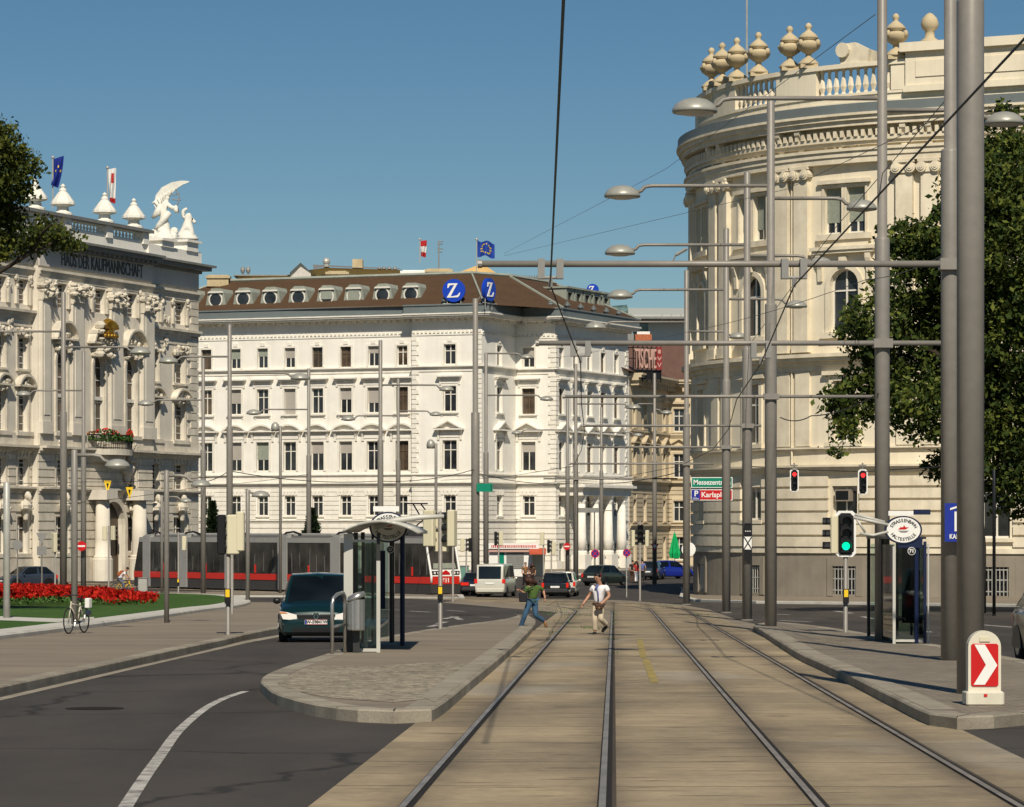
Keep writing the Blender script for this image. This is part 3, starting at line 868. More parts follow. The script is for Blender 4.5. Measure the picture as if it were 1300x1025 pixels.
PA = W(612, 671, 294); E = (PA.x, PA.y)
mid = thing('corner_building', 'long white stuccoed corner building with brown mansard roof and oval dormers behind the tram', 'building', (PA.x, PA.y, 0))
fA = Fac((PA.x, PA.y), -20, E); fW = fA.off(0.55)
fB = Fac((PA.x, PA.y), 66, E); uB = fB.u(655)
PB = fB.world((uB, 0, 0)); fC = Fac((PB.x, PB.y), -20, E); uC = fC.u(705)
PC = fC.world((uC, 0, 0)); fD = Fac((PC.x, PC.y), 64, E); uD = fD.u(797)
PD = fD.world((uD, 0, 0))
def zr(y): return fA.at(570, y)[1]
Z = {k: zr(v) for k, v in dict(gut=393, corn=404, frz=424, w3t=437, w3b=463, str3=465, w2t=490, w2b=523, w1t=559, w1b=597, bel=600, led=612, g_t=629, g_b=655, gl=660, b_t=690, b_b=716).items()}
def mid_face(f, u0, u1, wins, wing, q0=False, q1=False, e0=0, e1=0, wmul=1.0, seed=1, flat=False):
    rnd = random.Random(seed)
    mw = MB(f); mt = MB(f); H = []
    for i, (ua, ub) in enumerate(wins):
        H += [('3', (ua, ub, Z['w3b'], Z['w3t'])), ('2', (ua-0.06, ub+0.06, Z['w2b'], Z['w2t'])), ('1', (ua-0.12, ub+0.12, Z['w1b'], Z['w1t'])), ('g', (ua, ub, Z['g_b'], Z['g_t'])), ('b', (ua, ub, Z['b_b'], Z['b_t']))]
    holes = [h for _, h in H]
    wall(mw, u0, u1, 0, Z['gut'], holes, 0.34)
    for k, h in H:
        r = rnd.random(); bl = 0.0; gl = 'glass'; kind = 'casement'
        if k in '321':
            if r < 0.42: gl = 'glass_brown'
            elif r < 0.62: bl = rnd.choice((1.0, 0.45, 0.55, 1.0, 0.3)) if k == '2' else rnd.choice((0.35, 0.0, 0.5, 0.25))
            if r > 0.82: bl = rnd.choice((0.25, 0.4, 0.6))
        window(f, mid, h, 0.3, 'casement', gl, 'winframe_dark' if gl == 'glass_brown' and rnd.random() < 0.75 else 'winframe', bl, 0.085, blindmat='blind' if rnd.random() < 0.7 else 'curtain')
        a, b, c, d = h
        if k == '3':
            surround(mt, h, 0.2, 0.05, False)
            mt.box((a+b)/2-0.22, (a+b)/2+0.22, -0.1, 0.02, d+0.22, d+0.55)
        elif k == '2':
            surround(mt, h, 0.2, 0.06, True, 0.24)
            mt.box(a-0.5, b+0.5, -0.42, 0.02, d+0.72, d+0.86); mt.box(a-0.58, b+0.58, -0.55, 0.02, d+0.863, d+1.0)
            mt.box(a-0.3, b+0.3, -0.1, 0.02, d+0.25, d+0.66)
            for s in (a-0.3, b+0.3): console(mt, s, d+0.715, 0.2, 0.6, 0.26)
            for s in (a-0.15, b+0.15): console(mt, s, c-0.165, 0.16, 0.28, 0.16)
        elif k == '1':
            surround(mt, h, 0.22, 0.07, False)
            if wing: pediment(mt, a-0.72, b+0.72, d+0.98, 0.78, 0.5, True)
            else: pediment(mt, a-0.78, b+0.78, d+0.98, 0.95, 0.62, False)
            mt.box(a-0.25, b+0.25, -0.12, 0.02, d+0.28, d+0.72)
            for s in (a-0.42, b+0.42): console(mt, s, d+0.975, 0.22, 0.95, 0.3)
        elif k == 'g':
            for j in range(5):
                x = a-0.1+(b-a+0.2)*j/4; mt.prism_xz([(x-0.13+0.03*(2-j)*-1, d+0.06), (x+0.13+0.03*(2-j)*-1, d+0.06), (x+0.17-0.08*(2-j), d+0.5), (x-0.17-0.08*(2-j), d+0.5)], -0.1-0.01*(j == 2), 0.02)
            mt.box(a-0.2, b+0.2, -0.14, 0.02, c-0.13, c-0.003)
        else:
            surround(mt, h, 0.18, 0.07, False)
    # bands
    mt.box(u0, u1, -0.08, 0.02, Z['str3']-0.5, Z['str3']-0.16); cornice(mt, u0, u1, Z['str3']-0.16, [(0.2, 0.1), (0.34, 0.12)], e0, e1)
    mt.box(u0, u1, -0.06, 0.02, Z['bel']-0.95, Z['bel']-0.4)
    cornice(mt, u0, u1, Z['bel']-0.35, [(0.1, 0.14), (0.22, 0.12)], e0, e1)
    cornice(mt, u0, u1, Z['led']-0.45, [(0.08, 0.2), (0.22, 0.14), (0.36, 0.12)], e0, e1)
    cornice(mt, u0, u1, Z['gl']-0.25, [(0.1, 0.14), (0.2, 0.12)], e0, e1)
    # rustication, with a fine ashlar pattern above
    courses(mt, u0, u1, Z['gl']+0.02, Z['led']-0.5, 7, holes, 0.06, 0.1, 0.15)
    courses(mt, u0, u1, 0.9, Z['gl']-0.3, 7, holes, 0.09, 0.1, 0.25)
    mt.box(u0, u1, -0.16, 0.02, -0.2, 0.88)
    # cornice: frieze, brackets, projecting eaves
    mt.box(u0, u1, -0.07, 0.02, Z['frz']-0.12, Z['frz']+0.06)
    dentils(mt, u0, u1, Z['frz']+0.3, 0.22, 0.2, 0.14, 0.42)
    dentils(mt, u0, u1, Z['corn']+0.02, 0.3, 0.26, 0.55, 0.72)
    z = cornice(mt, u0, u1, Z['corn'], [(1.05, 0.16), (1.22, 0.14), (1.32, 0.12)], e0, e1)
    if q0: quoins(mt, u0, Z['led'], Z['frz']-0.15, 0.72, 0.09, 30, 1)
    if q1: quoins(mt, u1, Z['led'], Z['frz']-0.15, 0.72, 0.09, 30, -1)
    mg = MB(f)
    cornice(mg, u0, u1, z+0.002, [(1.28, 0.1), (1.12, 0.62), (1.22, 0.14)], e0, e1)
    mw.build('wall', M['render_white'], mid); mt.build('stucco_trim', M['stucco_white'], mid); mg.build('gutter', M['gutter_zinc'], mid)
def cols(f, pxs, w): return [(f.u(p)-w/2, f.u(p)+w/2) for p in pxs]
uP = fA.u(523)
mid_face(fW, fW.u(185), fW.u(526), cols(fW, (192, 227, 262, 299, 333.5, 368, 403, 439, 474, 510.5), 1.12), True, seed=3)
mid_face(fA, uP, 0, cols(fA, (571,), 1.22), False, True, True, 0.4, 1, seed=5)
# the pavilion's left return
ms = MB(Fac(fA.world((uP, 0, 0))[:2], 70, E)); ms.quad((0, 0, 0), (0, 0.001, 0), (0, 0.001, 1), (0, 0, 1))
mr = MB(fA); mr.quad((uP, 0, 0), (uP, 0.6, 0), (uP, 0.6, Z['gut']), (uP, 0, Z['gut'])); mr.build('wall', M['render_white'], mid)
mid_face(fB, 0, uB, cols(fB, (634,), 1.2), False, seed=8)
mid_face(fC, 0, uC, cols(fC, (671,), 1.22), False, False, True, 0, 1, seed=9)
mid_face(fD, 0, uD, cols(fD, (712.5, 730.5, 748.5, 765.5, 782.5), 1.15), False, True, True, 1, 0.4, seed=12)
# roof -----------------------------------------------------------------
zg = Z['corn']+0.42+0.84
L0 = fW.world((fW.u(185), 0, 0)); bk = Vector((-fA.t.y, fA.t.x))
LB = Vector((L0.x, L0.y)) + Vector((math.sin(R(20)), math.cos(R(20))))*26
DB = Vector((PD.x, PD.y)) + Vector((-math.sin(R(64)), math.cos(R(64))))*24
foot = [L0[:2], PA[:2], PC[:2], PD[:2], tuple(DB), tuple(LB)]
foot = [Vector(p) for p in foot]
eav = inset(foot, -1.0); rid = inset(foot, 5.6)
zR = 29.0
mb = MB(lambda p: Vector((p[0]-E[0], p[1]-E[1], p[2])))
n = len(foot)
for i in range(n):
    j = (i+1) % n
    mb.quad((*eav[i], zg-0.1), (*eav[j], zg-0.1), (*rid[j], zR), (*rid[i], zR))
roof = mb.build('roof', M['roof_brown'], mid)
mb = MB(lambda p: Vector((p[0]-E[0], p[1]-E[1], p[2])))
mb.poly([(*p, zR+0.01) for p in rid])
for i in range(n):     # zinc hips and ridge
    j = (i+1) % n
    mb.tube([(*eav[i], zg), (*rid[i], zR+0.05)], 0.12, 5); mb.tube([(*rid[i], zR+0.06), (*rid[j], zR+0.06)], 0.2, 5)
mb.build('ridge_capping', M['patina'], roof)
# back wall so the block is closed
mb = MB(lambda p: Vector((p[0]-E[0], p[1]-E[1], p[2])))
for a, b in ((foot[3], foot[4]), (foot[4], foot[5]), (foot[5], foot[0])): mb.quad((*a, 0), (*b, 0), (*b, zg), (*a, zg))
mb.build('wall', M['render_white'], mid)
# oval dormers
slope = (zR-zg)/6.1
for i, pxx in enumerate((236, 272, 307, 341.5, 377, 413, 447.5, 484, 520)):
    u = fW.u(pxx); zc = zg+1.2; yf = 0.35
    mb = MB(fW); r = 0.72
    out = [(u-1.35, zg-0.02), (u+1.35, zg-0.02), (u+1.08, zc-0.45), (u+0.98, zc+0.1), (u+0.86, zc+0.7), (u+0.45, zc+1.12), (u-0.45, zc+1.12), (u-0.86, zc+0.7), (u-0.98, zc+0.1), (u-1.08, zc-0.45)]
    mb.prism_xz(out, yf, yf+0.2)
    back = [(x, yf+0.2, z) for x, z in out]; far = [(u+(x-u)*0.92, yf+0.2+max(0.25, (z-zg)/slope+0.35), z) for x, z in out]
    for k in range(len(out)):
        k2 = (k+1) % len(out); mb.quad(back[k], back[k2], far[k2], far[k])
    dm = mb.build('dormer', M['patina'], mid)
    mb = MB(fW)
    for k in range(18):
        t0, t1 = 2*PI*k/18, 2*PI*(k+1)/18
        mb.prism_xz([(u+q*math.cos(t), zc+q*1.0*math.sin(t)) for q, t in ((r-0.09, t0), (r+0.05, t0), (r+0.05, t1), (r-0.09, t1))], yf-0.07, yf+0.02)
    mb.prism_xz([(u-0.82, zc+0.66), (u+0.82, zc+0.66), (u+0.72, zc+0.82), (u-0.72, zc+0.82)], yf-0.22, yf+0.02)
    wo = mb.build('window', M['winframe'], dm)
    mb = MB(fW); mb.disc_xz(u, yf-0.025, zc, r-0.06, 20)
    if i in (5, 6):
        mb.mi = 1; lo = zc-0.25 if i == 5 else zc-0.42
        mb.quad((u-0.6, yf-0.09, lo), (u+0.6, yf-0.09, lo), (u+0.6, yf-0.09, zc+0.64), (u-0.6, yf-0.09, zc+0.64))
    mb.build('pane', [M['glass'], M['patina']], wo)
# square dormers on the side street roof
for pxx in (727, 738, 749, 761, 773):
    f2 = fD.off(1.6); u = f2.u(pxx-3); mb = MB(f2)
    mb.box(u-0.9, u-0.55, 0, 3.0, zg+0.7, zg+2.5); mb.box(u+0.55, u+0.9, 0, 3.0, zg+0.7, zg+2.5); mb.box(u-0.55, u+0.55, 0.003, 3.0, zg+2.1, zg+2.497); mb.box(u-0.55, u+0.55, 0.003, 3, zg+0.703, zg+0.95)
    mb.box(u-1.05, u+1.05, -0.2, 3.2, zg+2.5, zg+2.68)
    dm = mb.build('dormer', M['patina'], mid)
    mb = MB(f2); mb.quad((u-0.55, 0.25, zg+0.9), (u+0.55, 0.25, zg+0.9), (u+0.55, 0.25, zg+2.15), (u-0.55, 0.25, zg+2.15)); mb.build('pane', M['glass'], dm)
# little acroteria along the gutter
for f_, u in [(fA, uP*0.5), (fC, 0.6), (fC, uC-0.3)]+[(fD, 1.5+k*(uD-2)/5) for k in range(5)]:
    mb = MB(f_); mb.lathe(urn_profile(0.8, 0.35), (u, -0.6, zg), 8); mb.build('acroterion', M['gutter_zinc'], mid)
# chimneys on the roof
def chim(pa, pb, yt, yb, d, mt_='beige_chimney', dep=1.6):
    a = W(pa, yb, d); b = W(pb, yt, d); mb = MB(lambda p: Vector((p[0]-E[0], p[1]-E[1], p[2])))
    zb = min(a.z, zR)-0.3
    mb.box(a.x, b.x, a.y, a.y+dep, zb, b.z-0.35); mb.box(a.x-0.15, b.x+0.15, a.y-0.15, a.y+dep+0.15, b.z-0.35, b.z-0.1); mb.box(a.x+0.1, b.x-0.1, a.y+0.1, a.y+dep-0.1, b.z-0.1, b.z)
    mb.build('chimney', M[mt_], mid)
chim(263, 290, 349, 360, 309); chim(415, 441, 344, 357, 307); chim(541, 573, 341, 354, 306); chim(510, 541, 343, 353, 308, 'white', 1.2)
# portico with balcony at the side street entrance
f3 = fD.off(-1.9); zt_ = lambda y, p=765: f3.at(p, y)[1]
uu = [f3.u(p) for p in (738, 755, 772, 789)]
mb = MB(f3); zcap = zt_(630); zbase = zt_(704)
for u in uu:
    mb = MB(f3); mb.smooth = True
    mb.lathe([(0.5, zbase+0.4), (0.5, zbase+1.5), (0.4, zcap-0.8)], (u, 0, 0), 14)
    mb.smooth = False
    mb.lathe([(0.62, zbase), (0.62, zbase+0.25), (0.52, zbase+0.4)], (u, 0, 0), 14)
    mb.lathe([(0.42, zcap-0.8), (0.5, zcap-0.5), (0.44, zcap-0.45), (0.62, zcap-0.1), (0.68, zcap)], (u, 0, 0), 10)
    mb.box(u-0.75, u+0.75, -0.75, 0.75, 0, zbase-0.002)
    mb.build('column', M['stucco_white'], mid)
mb = MB(f3); u0, u1 = uu[0]-1.0, uu[-1]+1.0
mb.box(u0, u1, -0.62, 1.95, zcap+0.003, zcap+0.6); mb.box(u0-0.2, u1+0.2, -0.8, 1.95, zcap+0.603, zcap+0.8); mb.box(u0-0.45, u1+0.45, -1.05, 1.95, zcap+0.803, zcap+1.05)
mb.build('entablature', M['stucco_white'], mid)
mb = MB(f3); balustrade(mb, u0-0.2, u1+0.2, zcap+1.06, 0.95, 0.34, 6, -0.6, 0.26); mb.build('balustrade', M['stucco_white'], mid)
for a, b in zip(uu, uu[1:]):
    mb = MB(f3); balustrade(mb, a+0.75, b-0.75, zbase-1.3, 1.25, 0.34, 6, 0, 0.26); mb.build('balustrade', M['stucco_white'], mid)
# company signs on the roof: blue discs with a white serif letter
M['z_blue'] = mat('sign_disc_blue', (0.008, 0.05, 0.42), 0.35)
def z_shape(mb, r, y0, y1):
    k = r
    mb.prism_xz([(-0.52*k, 0.56*k), (-0.56*k, 0.22*k), (-0.47*k, 0.22*k), (-0.34*k, 0.44*k), (0.1*k, 0.5*k), (0.3*k, 0.5*k), (0.34*k, 0.62*k), (-0.46*k, 0.62*k)], y0, y1)
    mb.prism_xz([(-0.6*k, -0.6*k), (-0.28*k, -0.53*k), (0.34*k, 0.62*k), (0.06*k, 0.5*k)], y0-0.003, y1)
    mb.prism_xz([(-0.6*k, -0.62*k), (0.36*k, -0.6*k), (0.5*k, -0.46*k), (0.58*k, -0.2*k), (0.5*k, -0.2*k), (0.34*k, -0.42*k), (-0.05*k, -0.5*k), (-0.5*k, -0.52*k)], y0-0.006, y1)
def zsign(pxc, pyc, rpx, d, ang, label):
    p = W(pxc, pyc, d); r = rpx*d/F
    t = thing('company_sign', label, 'sign', (p.x, p.y, p.z), R(ang))
    mb = MB(); mb.cyl_y(0, 0, r, 0, 0.35, 32); mb.build('disc', M['z_blue'], t)
    mb = MB(); z_shape(mb, r, -0.05, 0.01); mb.build('letter', M['white'], t)
    mb = MB()
    for x in (-0.6*r, 0.6*r):
        mb.tube([(x, 0.2, -r*0.78), (x, 0.2, -r*1.7)], 0.05, 6); mb.tube([(x, 0.3, -r*0.2), (x, 1.5, -r*1.4)], 0.04, 6)
    mb.tube([(-r, 0.2, -r*1.15), (r*1.6, 0.2, -r*1.15)], 0.05, 6)
    mb.build('support_frame', M['pole_light'], t)
zsign(576, 369, 14.6, 294.0, -8, 'round blue roof sign with white letter Z facing forward, left of the tall mast')
zsign(622.5, 368, 14.8, 292.6, 62, 'round blue roof sign with white letter Z turned sideways, right of the tall mast')
zsign(752, 368, 7.5, 317, -14, 'small distant blue sign with white letter Z rising behind the right-hand square dormers')
# ---------------------------------------------------------------- pale palace on the left
M['stone_grey'] = mat('pale_grey_stone', (0.68, 0.625, 0.525), 0.85, var=0.06, vscale=0.5, dirt=0.3, dscale=0.4, streak=0.28, bump=0.12, bscale=10)
M['stone_trim'] = mat('pale_stone_trim', (0.64, 0.585, 0.48), 0.85, var=0.09, vscale=1.5, dirt=0.45, dscale=0.7, dcol=(0.22, 0.19, 0.15), streak=0.3, bump=0.15, bscale=14)
M['stone_dark'] = mat('grey_frieze_stone', (0.54, 0.51, 0.46), 0.85, var=0.08, dirt=0.3, dscale=0.5)
M['statue'] = mat('white_statue_stone', (0.72, 0.70, 0.62), 0.75, var=0.08, vscale=2, dirt=0.3, dscale=1.2)
M['lead'] = mat('lead_roof', (0.2, 0.2, 0.19), 0.6, 0.1, var=0.15, dirt=0.3)
M['gold'] = mat('gilded_metal', (0.55, 0.32, 0.05), 0.35, 0.85, var=0.12, vscale=4)
M['letters_dark'] = mat('bronze_letters', (0.1, 0.09, 0.08), 0.6)
pr = W(130, 671, 242); _f = Fac((pr.x, pr.y), 68)
uL = _f.u(250.5); EL = _f.world((uL, 0, 0))
pal = thing('palace', 'ornate pale grey palace with giant pilasters, rooftop balustrade and gold shell on the left', 'building', (EL.x, EL.y, 0))
fL = Fac((EL.x, EL.y), 68, (EL.x, EL.y)); fLc = fL.off(-0.55)
zl = lambda y, p=225: fL.at(p, y)[1]
U = fL.u
Zp = dict(led1=zl(632), led1b=zl(625), led2=zl(582), led2b=zl(576), w1b=zl(559), w1t=zl(513), w2b=zl(487), w2t=zl(450), led3=zl(426), led3b=zl(415), w3b=zl(412), w3t=zl(383), arch=zl(379), frz=zl(367), cor=zl(341), cort=zl(331))
z_par = zl(300); mzb, mzt = zl(622), zl(590); gwb, gwt = zl(700), zl(657)
def capital(mb, u, z, w, h, p):
    mb.box(u-w*0.62, u+w*0.62, -p-0.22, 0.02, z-h*0.16, z)
    for s in (-1, 1):
        mb.cyl_y(u+s*w*0.5, z-h*0.34, h*0.2, -p-0.26, 0.0, 10)
    for k in range(5):
        x = u+(k-2)*w*0.22
        mb.prism_xz([(x-w*0.1, z-h), (x+w*0.1, z-h), (x+w*0.13, z-h*0.55), (x, z-h*0.38), (x-w*0.13, z-h*0.55)], -p-0.16-0.05*(k % 2), 0.0)
    mb.box(u-w*0.54, u+w*0.54, -p-0.1, 0.02, z-h*1.08, z-h)
def cluster(mb, u, z, w, h, p, n, rnd):
    "carved stucco ornament: overlapping leaves and scrolls"
    for k in range(n):
        x = u+rnd.uniform(-w, w)/2; zz = z+rnd.uniform(-h, h)/2
        r = rnd.uniform(0.1, 0.24)
        mb.ball((x, -p*rnd.uniform(0.2, 0.8), zz), r, p*0.6, r*rnd.uniform(0.7, 1.5), 6, 4)
def herm(mb, u, z, f=1.0):
    "bearded bust on a scrolled console"
    mb.lathe([(0.05, -0.9), (0.22, -0.75), (0.3, -0.3), (0.5, 0.0), (0.62, 0.35), (0.4, 0.62), (0.17, 0.72), (0.16, 0.82)], (u, -0.28, z), 9, f, 0.75*f)
    mb.ball((u+0.05, -0.42, z+1.05), 0.25, 0.28, 0.32, 9, 6); mb.ball((u+0.03, -0.62, z+0.92), 0.14, 0.16, 0.24, 6, 4)
    for s in (-1, 1): mb.tube([(u+s*0.5, -0.3, z+0.42), (u+s*0.72, -0.42, z+0.05), (u+s*0.3, -0.62, z+0.1)], [0.15, 0.13, 0.1], 6)
rnd = random.Random(4)
wingR = [(U(187.5), U(201.5)), (U(220.5), U(234.5))]; wingL = [(U(22), U(35)), (U(-6), U(7)), (U(-34), U(-21))]
Hall = {}
def pal_part(f, u0, u1, cols_, center=False):
    mw = MB(f); mt = MB(f); holes = []
    for a, b in cols_:
        big = center
        a2, b2 = a, b
        holes += [('3', (a, b, Zp['w3b'], Zp['w3t'])), ('m', (a, b, mzb, mzt)), ('g', (a, b, gwb, gwt))]
        if center: holes.append(('c', (a, b, Zp['w1b']+0.1, zl(462), True)))
        else: holes += [('2', (a, b, Zp['w2b'], Zp['w2t'])), ('1', (a, b, Zp['w1b'], Zp['w1t']))]
    if center:
        holes = [h for h in holes if not (h[0] in 'gm' and h[1][0] > U(105) and h[1][1] < U(135))]
        holes.append(('p', (U(118), U(147), 0.02, zl(637, 130), True)))
    hs = [h for _, h in holes]
    wall(mw, u0, u1, 0, Zp['cor'], hs, 0.46)
    for k, h in holes:
        a, b, c, d = h[:4]
        if k == 'p':
            mb = MB(f); mb.quad((a, 0.33, c), (b, 0.33, c), (b, 0.33, d), (a, 0.33, d)); mb.box(a, b, 0.2, 0.325, c, c+0.2)
            for x in (a+(b-a)*0.06, (a+b)/2, b-(b-a)*0.06): mb.box(x-0.09, x+0.09, 0.24, 0.32, c+0.2, c+3.6)
            mb.build('portal_door', M['winframe_dark'], pal)
            surround(mt, h, 0.45, 0.3, False); continue
        window(f, pal, h, 0.36, 'bars' if k != 'g' else 'casement', 'glass_brown' if rnd.random() < 0.75 else 'glass', 'winframe', 0, 0.075)
        if k == '3':
            surround(mt, h, 0.2, 0.08, False)
            cluster(mt, a-0.28, d-0.25, 0.35, 0.9, 0.25, 6, rnd); cluster(mt, b+0.28, d-0.25, 0.35, 0.9, 0.25, 6, rnd)
            for s in (a-0.25, b+0.25): mt.box(s-0.14, s+0.14, -0.2, 0.02, c, d-0.6)
        elif k == '2':
            surround(mt, h, 0.18, 0.08, True, 0.2); cluster(mt, (a+b)/2, d+0.35, (b-a)*1.3, 0.5, 0.35, 14, rnd)
        elif k == '1':
            surround(mt, h, 0.2, 0.1, False)
            mt.box(a-0.45, b+0.45, -0.3, 0.02, c-0.32, c-0.02); mt.box(a-0.25, b+0.25, -0.16, 0.02, c-1.1, c-0.45)
            pediment(mt, a-0.5, b+0.5, d+0.35, 0.95, 0.55, True); cluster(mt, (a+b)/2, d+0.42, (b-a)*1.0, 0.8, 0.4, 16, rnd)
        elif k == 'c':
            surround(mt, h, 0.26, 0.14, False); mt.box(a-0.5, b+0.5, -0.34, 0.02, c-0.32, c-0.02); cluster(mt, (a+b)/2, c-0.85, (b-a), 0.6, 0.25, 12, rnd)
            pediment(mt, a-0.9, b+0.9, d+0.8, 1.5, 0.7, True); cluster(mt, (a+b)/2, d+0.7, (b-a)*1.3, 1.6, 0.55, 30, rnd)
            z = c+(d-c)*0.45
            mb = MB(f); mb.box(a+0.02, b-0.02, 0.16, 0.3, z-0.14, z+0.14); mb.build('transom_bar', M['winframe'], pal)
        elif k == 'm':
            surround(mt, h, 0.16, 0.06, False)
            for j in range(4): console(mt, a+(b-a)*(j/3.0), Zp['led2b']-0.05, 0.2, 0.75, 0.32)
        elif k == 'g':
            hm = MB(f); herm(hm, (a+b)/2, d+0.5); hm.build('herm_bust', M['stone_trim'], pal)
            mt.box(a-0.3, b+0.3, -0.25, 0.02, c-0.3, c-0.02)
    # ledges
    cornice(mt, u0, u1, Zp['led1b']-0.35, [(0.12, 0.2), (0.3, 0.15), (0.5, 0.14)])
    cornice(mt, u0, u1, Zp['led2b']-0.5, [(0.15, 0.2), (0.4, 0.2), (0.75, 0.18)])
    cornice(mt, u0, u1, Zp['led2b']+0.1, [(0.2, 0.9)])
    if not center:
        cornice(mt, u0, u1, Zp['led3']-0.25, [(0.12, 0.3), (0.28, 0.25), (0.5, 0.2)])
        mt.box(u0, u1, -0.07, 0.02, Zp['led3']-0.75, Zp['led3']-0.5)
    cornice(mt, u0, u1, Zp['arch']-0.05, [(0.12, 0.3), (0.22, 0.25), (0.36, 0.2)])
    courses(mt, u0, u1, Zp['led1']+0.15, Zp['led2b']-0.55, 5, hs, 0.08, 0.1, 0.3)
    courses(mt, u0, u1, 1.9, Zp['led1b']-0.4, 7, hs, 0.1, 0.1, 0.35)
    mt.box(u0, u1 if not center else U(117), -0.2, 0.02, 0, 1.85)
    if center: mt.box(U(148), u1, -0.2, 0.02, 0, 1.85)
    mw.build('wall', M['stone_grey'], pal); mt.build('stone_trim', M['stone_trim'], pal)
uc0, uc1 = U(40), U(185)
pal_part(fL, uc1-0.01, 0, wingR); pal_part(fL, U(-80), uc0+0.01, wingL)
pal_part(fLc, uc0, uc1, [(U(63), U(76)), (U(110), U(125)), (U(151.5), U(165))], True)
mb = MB(fL)      # flanks of the projecting centre
for u in (uc0, uc1): mb.quad((u, 0.02, 0), (u, -0.55, 0), (u, -0.55, Zp['cor']), (u, 0.02, Zp['cor']))
mb.build('wall', M['stone_grey'], pal)
# giant pilasters with capitals
for a, b in ((41, 52), (80, 94), (129, 144), (170, 184)):
    u0, u1 = U(a), U(b); u = (u0+u1)/2; w = (u1-u0)
    mb = MB(fLc); zt_ = Zp['arch']-0.1; zb_ = Zp['led2b']+1.02
    mb.box(u-w/2, u+w/2, -0.34, 0.02, zb_, zt_-1.6); mb.box(u-w*0.6, u+w*0.6, -0.46, 0.02, zb_-0.02, zb_+0.9)
    mb.box(u-w*0.32, u+w*0.32, -0.39, -0.3, zb_+1.4, zt_-2.0)
    pl = mb.build('pilaster', M['stone_grey'], pal)
    mb = MB(fLc); capital(mb, u, zt_, w, 1.5, 0.34); cluster(mb, u, zt_-0.7, w*1.25, 1.1, 0.75, 26, rnd); mb.build('capital', M['stone_trim'], pl)
for a, b in ((204, 216),):
    u = (U(a)+U(b))/2; mb = MB(fL); cluster(mb, u, zl(437), 0.6, 1.4, 0.2, 14, rnd); mb.build('carved_panel', M['stone_trim'], pal); mb = MB(fL); cluster(mb, u, zl(407), 1.2, 0.5, 0.2, 12, rnd); mb.build('carved_panel', M['stone_trim'], pal)
mb = MB(fL); u = U(12); cluster(mb, u, zl(437), 0.6, 1.4, 0.2, 14, rnd); mb.build('carved_panel', M['stone_trim'], pal)
mb = MB(fL); quoins(mb, 0, 1.9, Zp['arch']-0.1, 1.9, 0.12, 34, -1); mb.build('quoins', M['stone_trim'], pal)
# frieze, lead cornice, parapet
mb = MB(fL); mb.box(U(-80), 0, -0.15, 0.02, Zp['frz']+0.12, Zp['cor']-0.2); mb.box(uc0, uc1, -0.72, -0.1, Zp['frz']+0.1, Zp['cor']-0.19); mb.build('frieze', M['stone_dark'], pal)
mb = MB(fL); cornice(mb, U(-80), 0.0, Zp['cor']-0.2, [(0.3, 0.25), (0.9, 0.3), (1.2, 0.18)], 0, 1); cornice(mb, uc0-0.3, uc1+0.3, Zp['cor']-0.17, [(0.85, 0.25), (1.45, 0.3), (1.7, 0.18)], 0, 0)
dentils(mb, uc0, uc1, Zp['cor']+0.1, 0.3, 0.3, 1.3, 0.75)
zc = Zp['cor']+0.58; mb.build('cornice', M['lead'], pal)
mb = MB(fL); ub0, ub1 = U(-80), U(186)
mb.box(ub0, ub1, -0.15, 0.5, zc-0.1, zc+1.1)
pil = [(U(p)-0.45, U(p)+0.45) for p in (47, 82, 135, 181)]
for a, b in pil: mb.box(a, b, -0.35, 0.6, zc+0.9, z_par-0.25)
mb.box(ub0, pil[0][0], -0.15, 0.5, zc+1.1, z_par-0.25)
mb.build('parapet', M['render_white'], pal)
mb = MB(fL); mb.box(ub0, ub1+0.2, -0.6, 0.9, z_par-0.25, z_par); mb.build('parapet_coping', M['lead'], pal)
mb = MB(fL)
for (a, b), (c, d) in zip(pil, pil[1:]): balustrade(mb, b+0.01, c-0.01, zc+1.1, z_par-0.26-zc-1.1, 0.5, 6, 0.15, 0.4)
mb.build('balustrade', M['render_white'], pal)
mb = MB(fL); mb.box(U(184), 0.1, -0.35, 1.2, zc-0.05, zc+1.0); mb.box(U(199), U(214), -0.5, 1.0, zc+0.95, zl(307, 207)); mb.box(U(231), U(245), -0.5, 1.0, zc+0.95, zl(307, 237)-0.1)
mb.box(U(197), U(216), -0.7, 1.2, zl(307, 207), zl(304, 207)); mb.box(U(229), U(247), -0.7, 1.2, zl(307, 237)-0.1, zl(304, 237)-0.1)
mb.build('statue_pedestal', M['render_white'], pal)
for p in (47, 82, 135, 172):
    mb = MB(fL); mb.lathe([(0.75, 0), (0.75, 0.15), (0.5, 0.3), (0.42, 0.65), (0.95, 0.8), (0.92, 0.98), (0.45, 1.65), (0.3, 1.8), (0.3, 1.95), (0.16, 2.1), (0.22, 2.25), (0.0, 2.45)], (U(p), 0.15, z_par), 12)
    mb.build('finial', M['statue'], pal)
# roof and hidden walls
mb = MB(fL); mb.quad((U(-80), 0.5, zc), (0, 0.5, zc), (0, 24, zc+0.8), (U(-80), 24, zc+0.8)); mb.build('roof', M['lead'], pal)
mb = MB(fL); mb.quad((0, 0, 0), (0, 24, 0), (0, 24, zc), (0, 0, zc)); mb.quad((U(-80), 24, 0), (U(-80), 0, 0), (U(-80), 0, zc), (U(-80), 24, zc)); mb.quad((0, 24, 0), (U(-80), 24, 0), (U(-80), 24, zc), (0, 24, zc)); mb.build('wall', M['stone_grey'], pal)
mb = MB(fL); mb.box(U(-40), U(82), 3.0, 3.6, z_par-1.0, zl(272, 82)); mb.build('attic_wall', M['stone_grey'], pal)
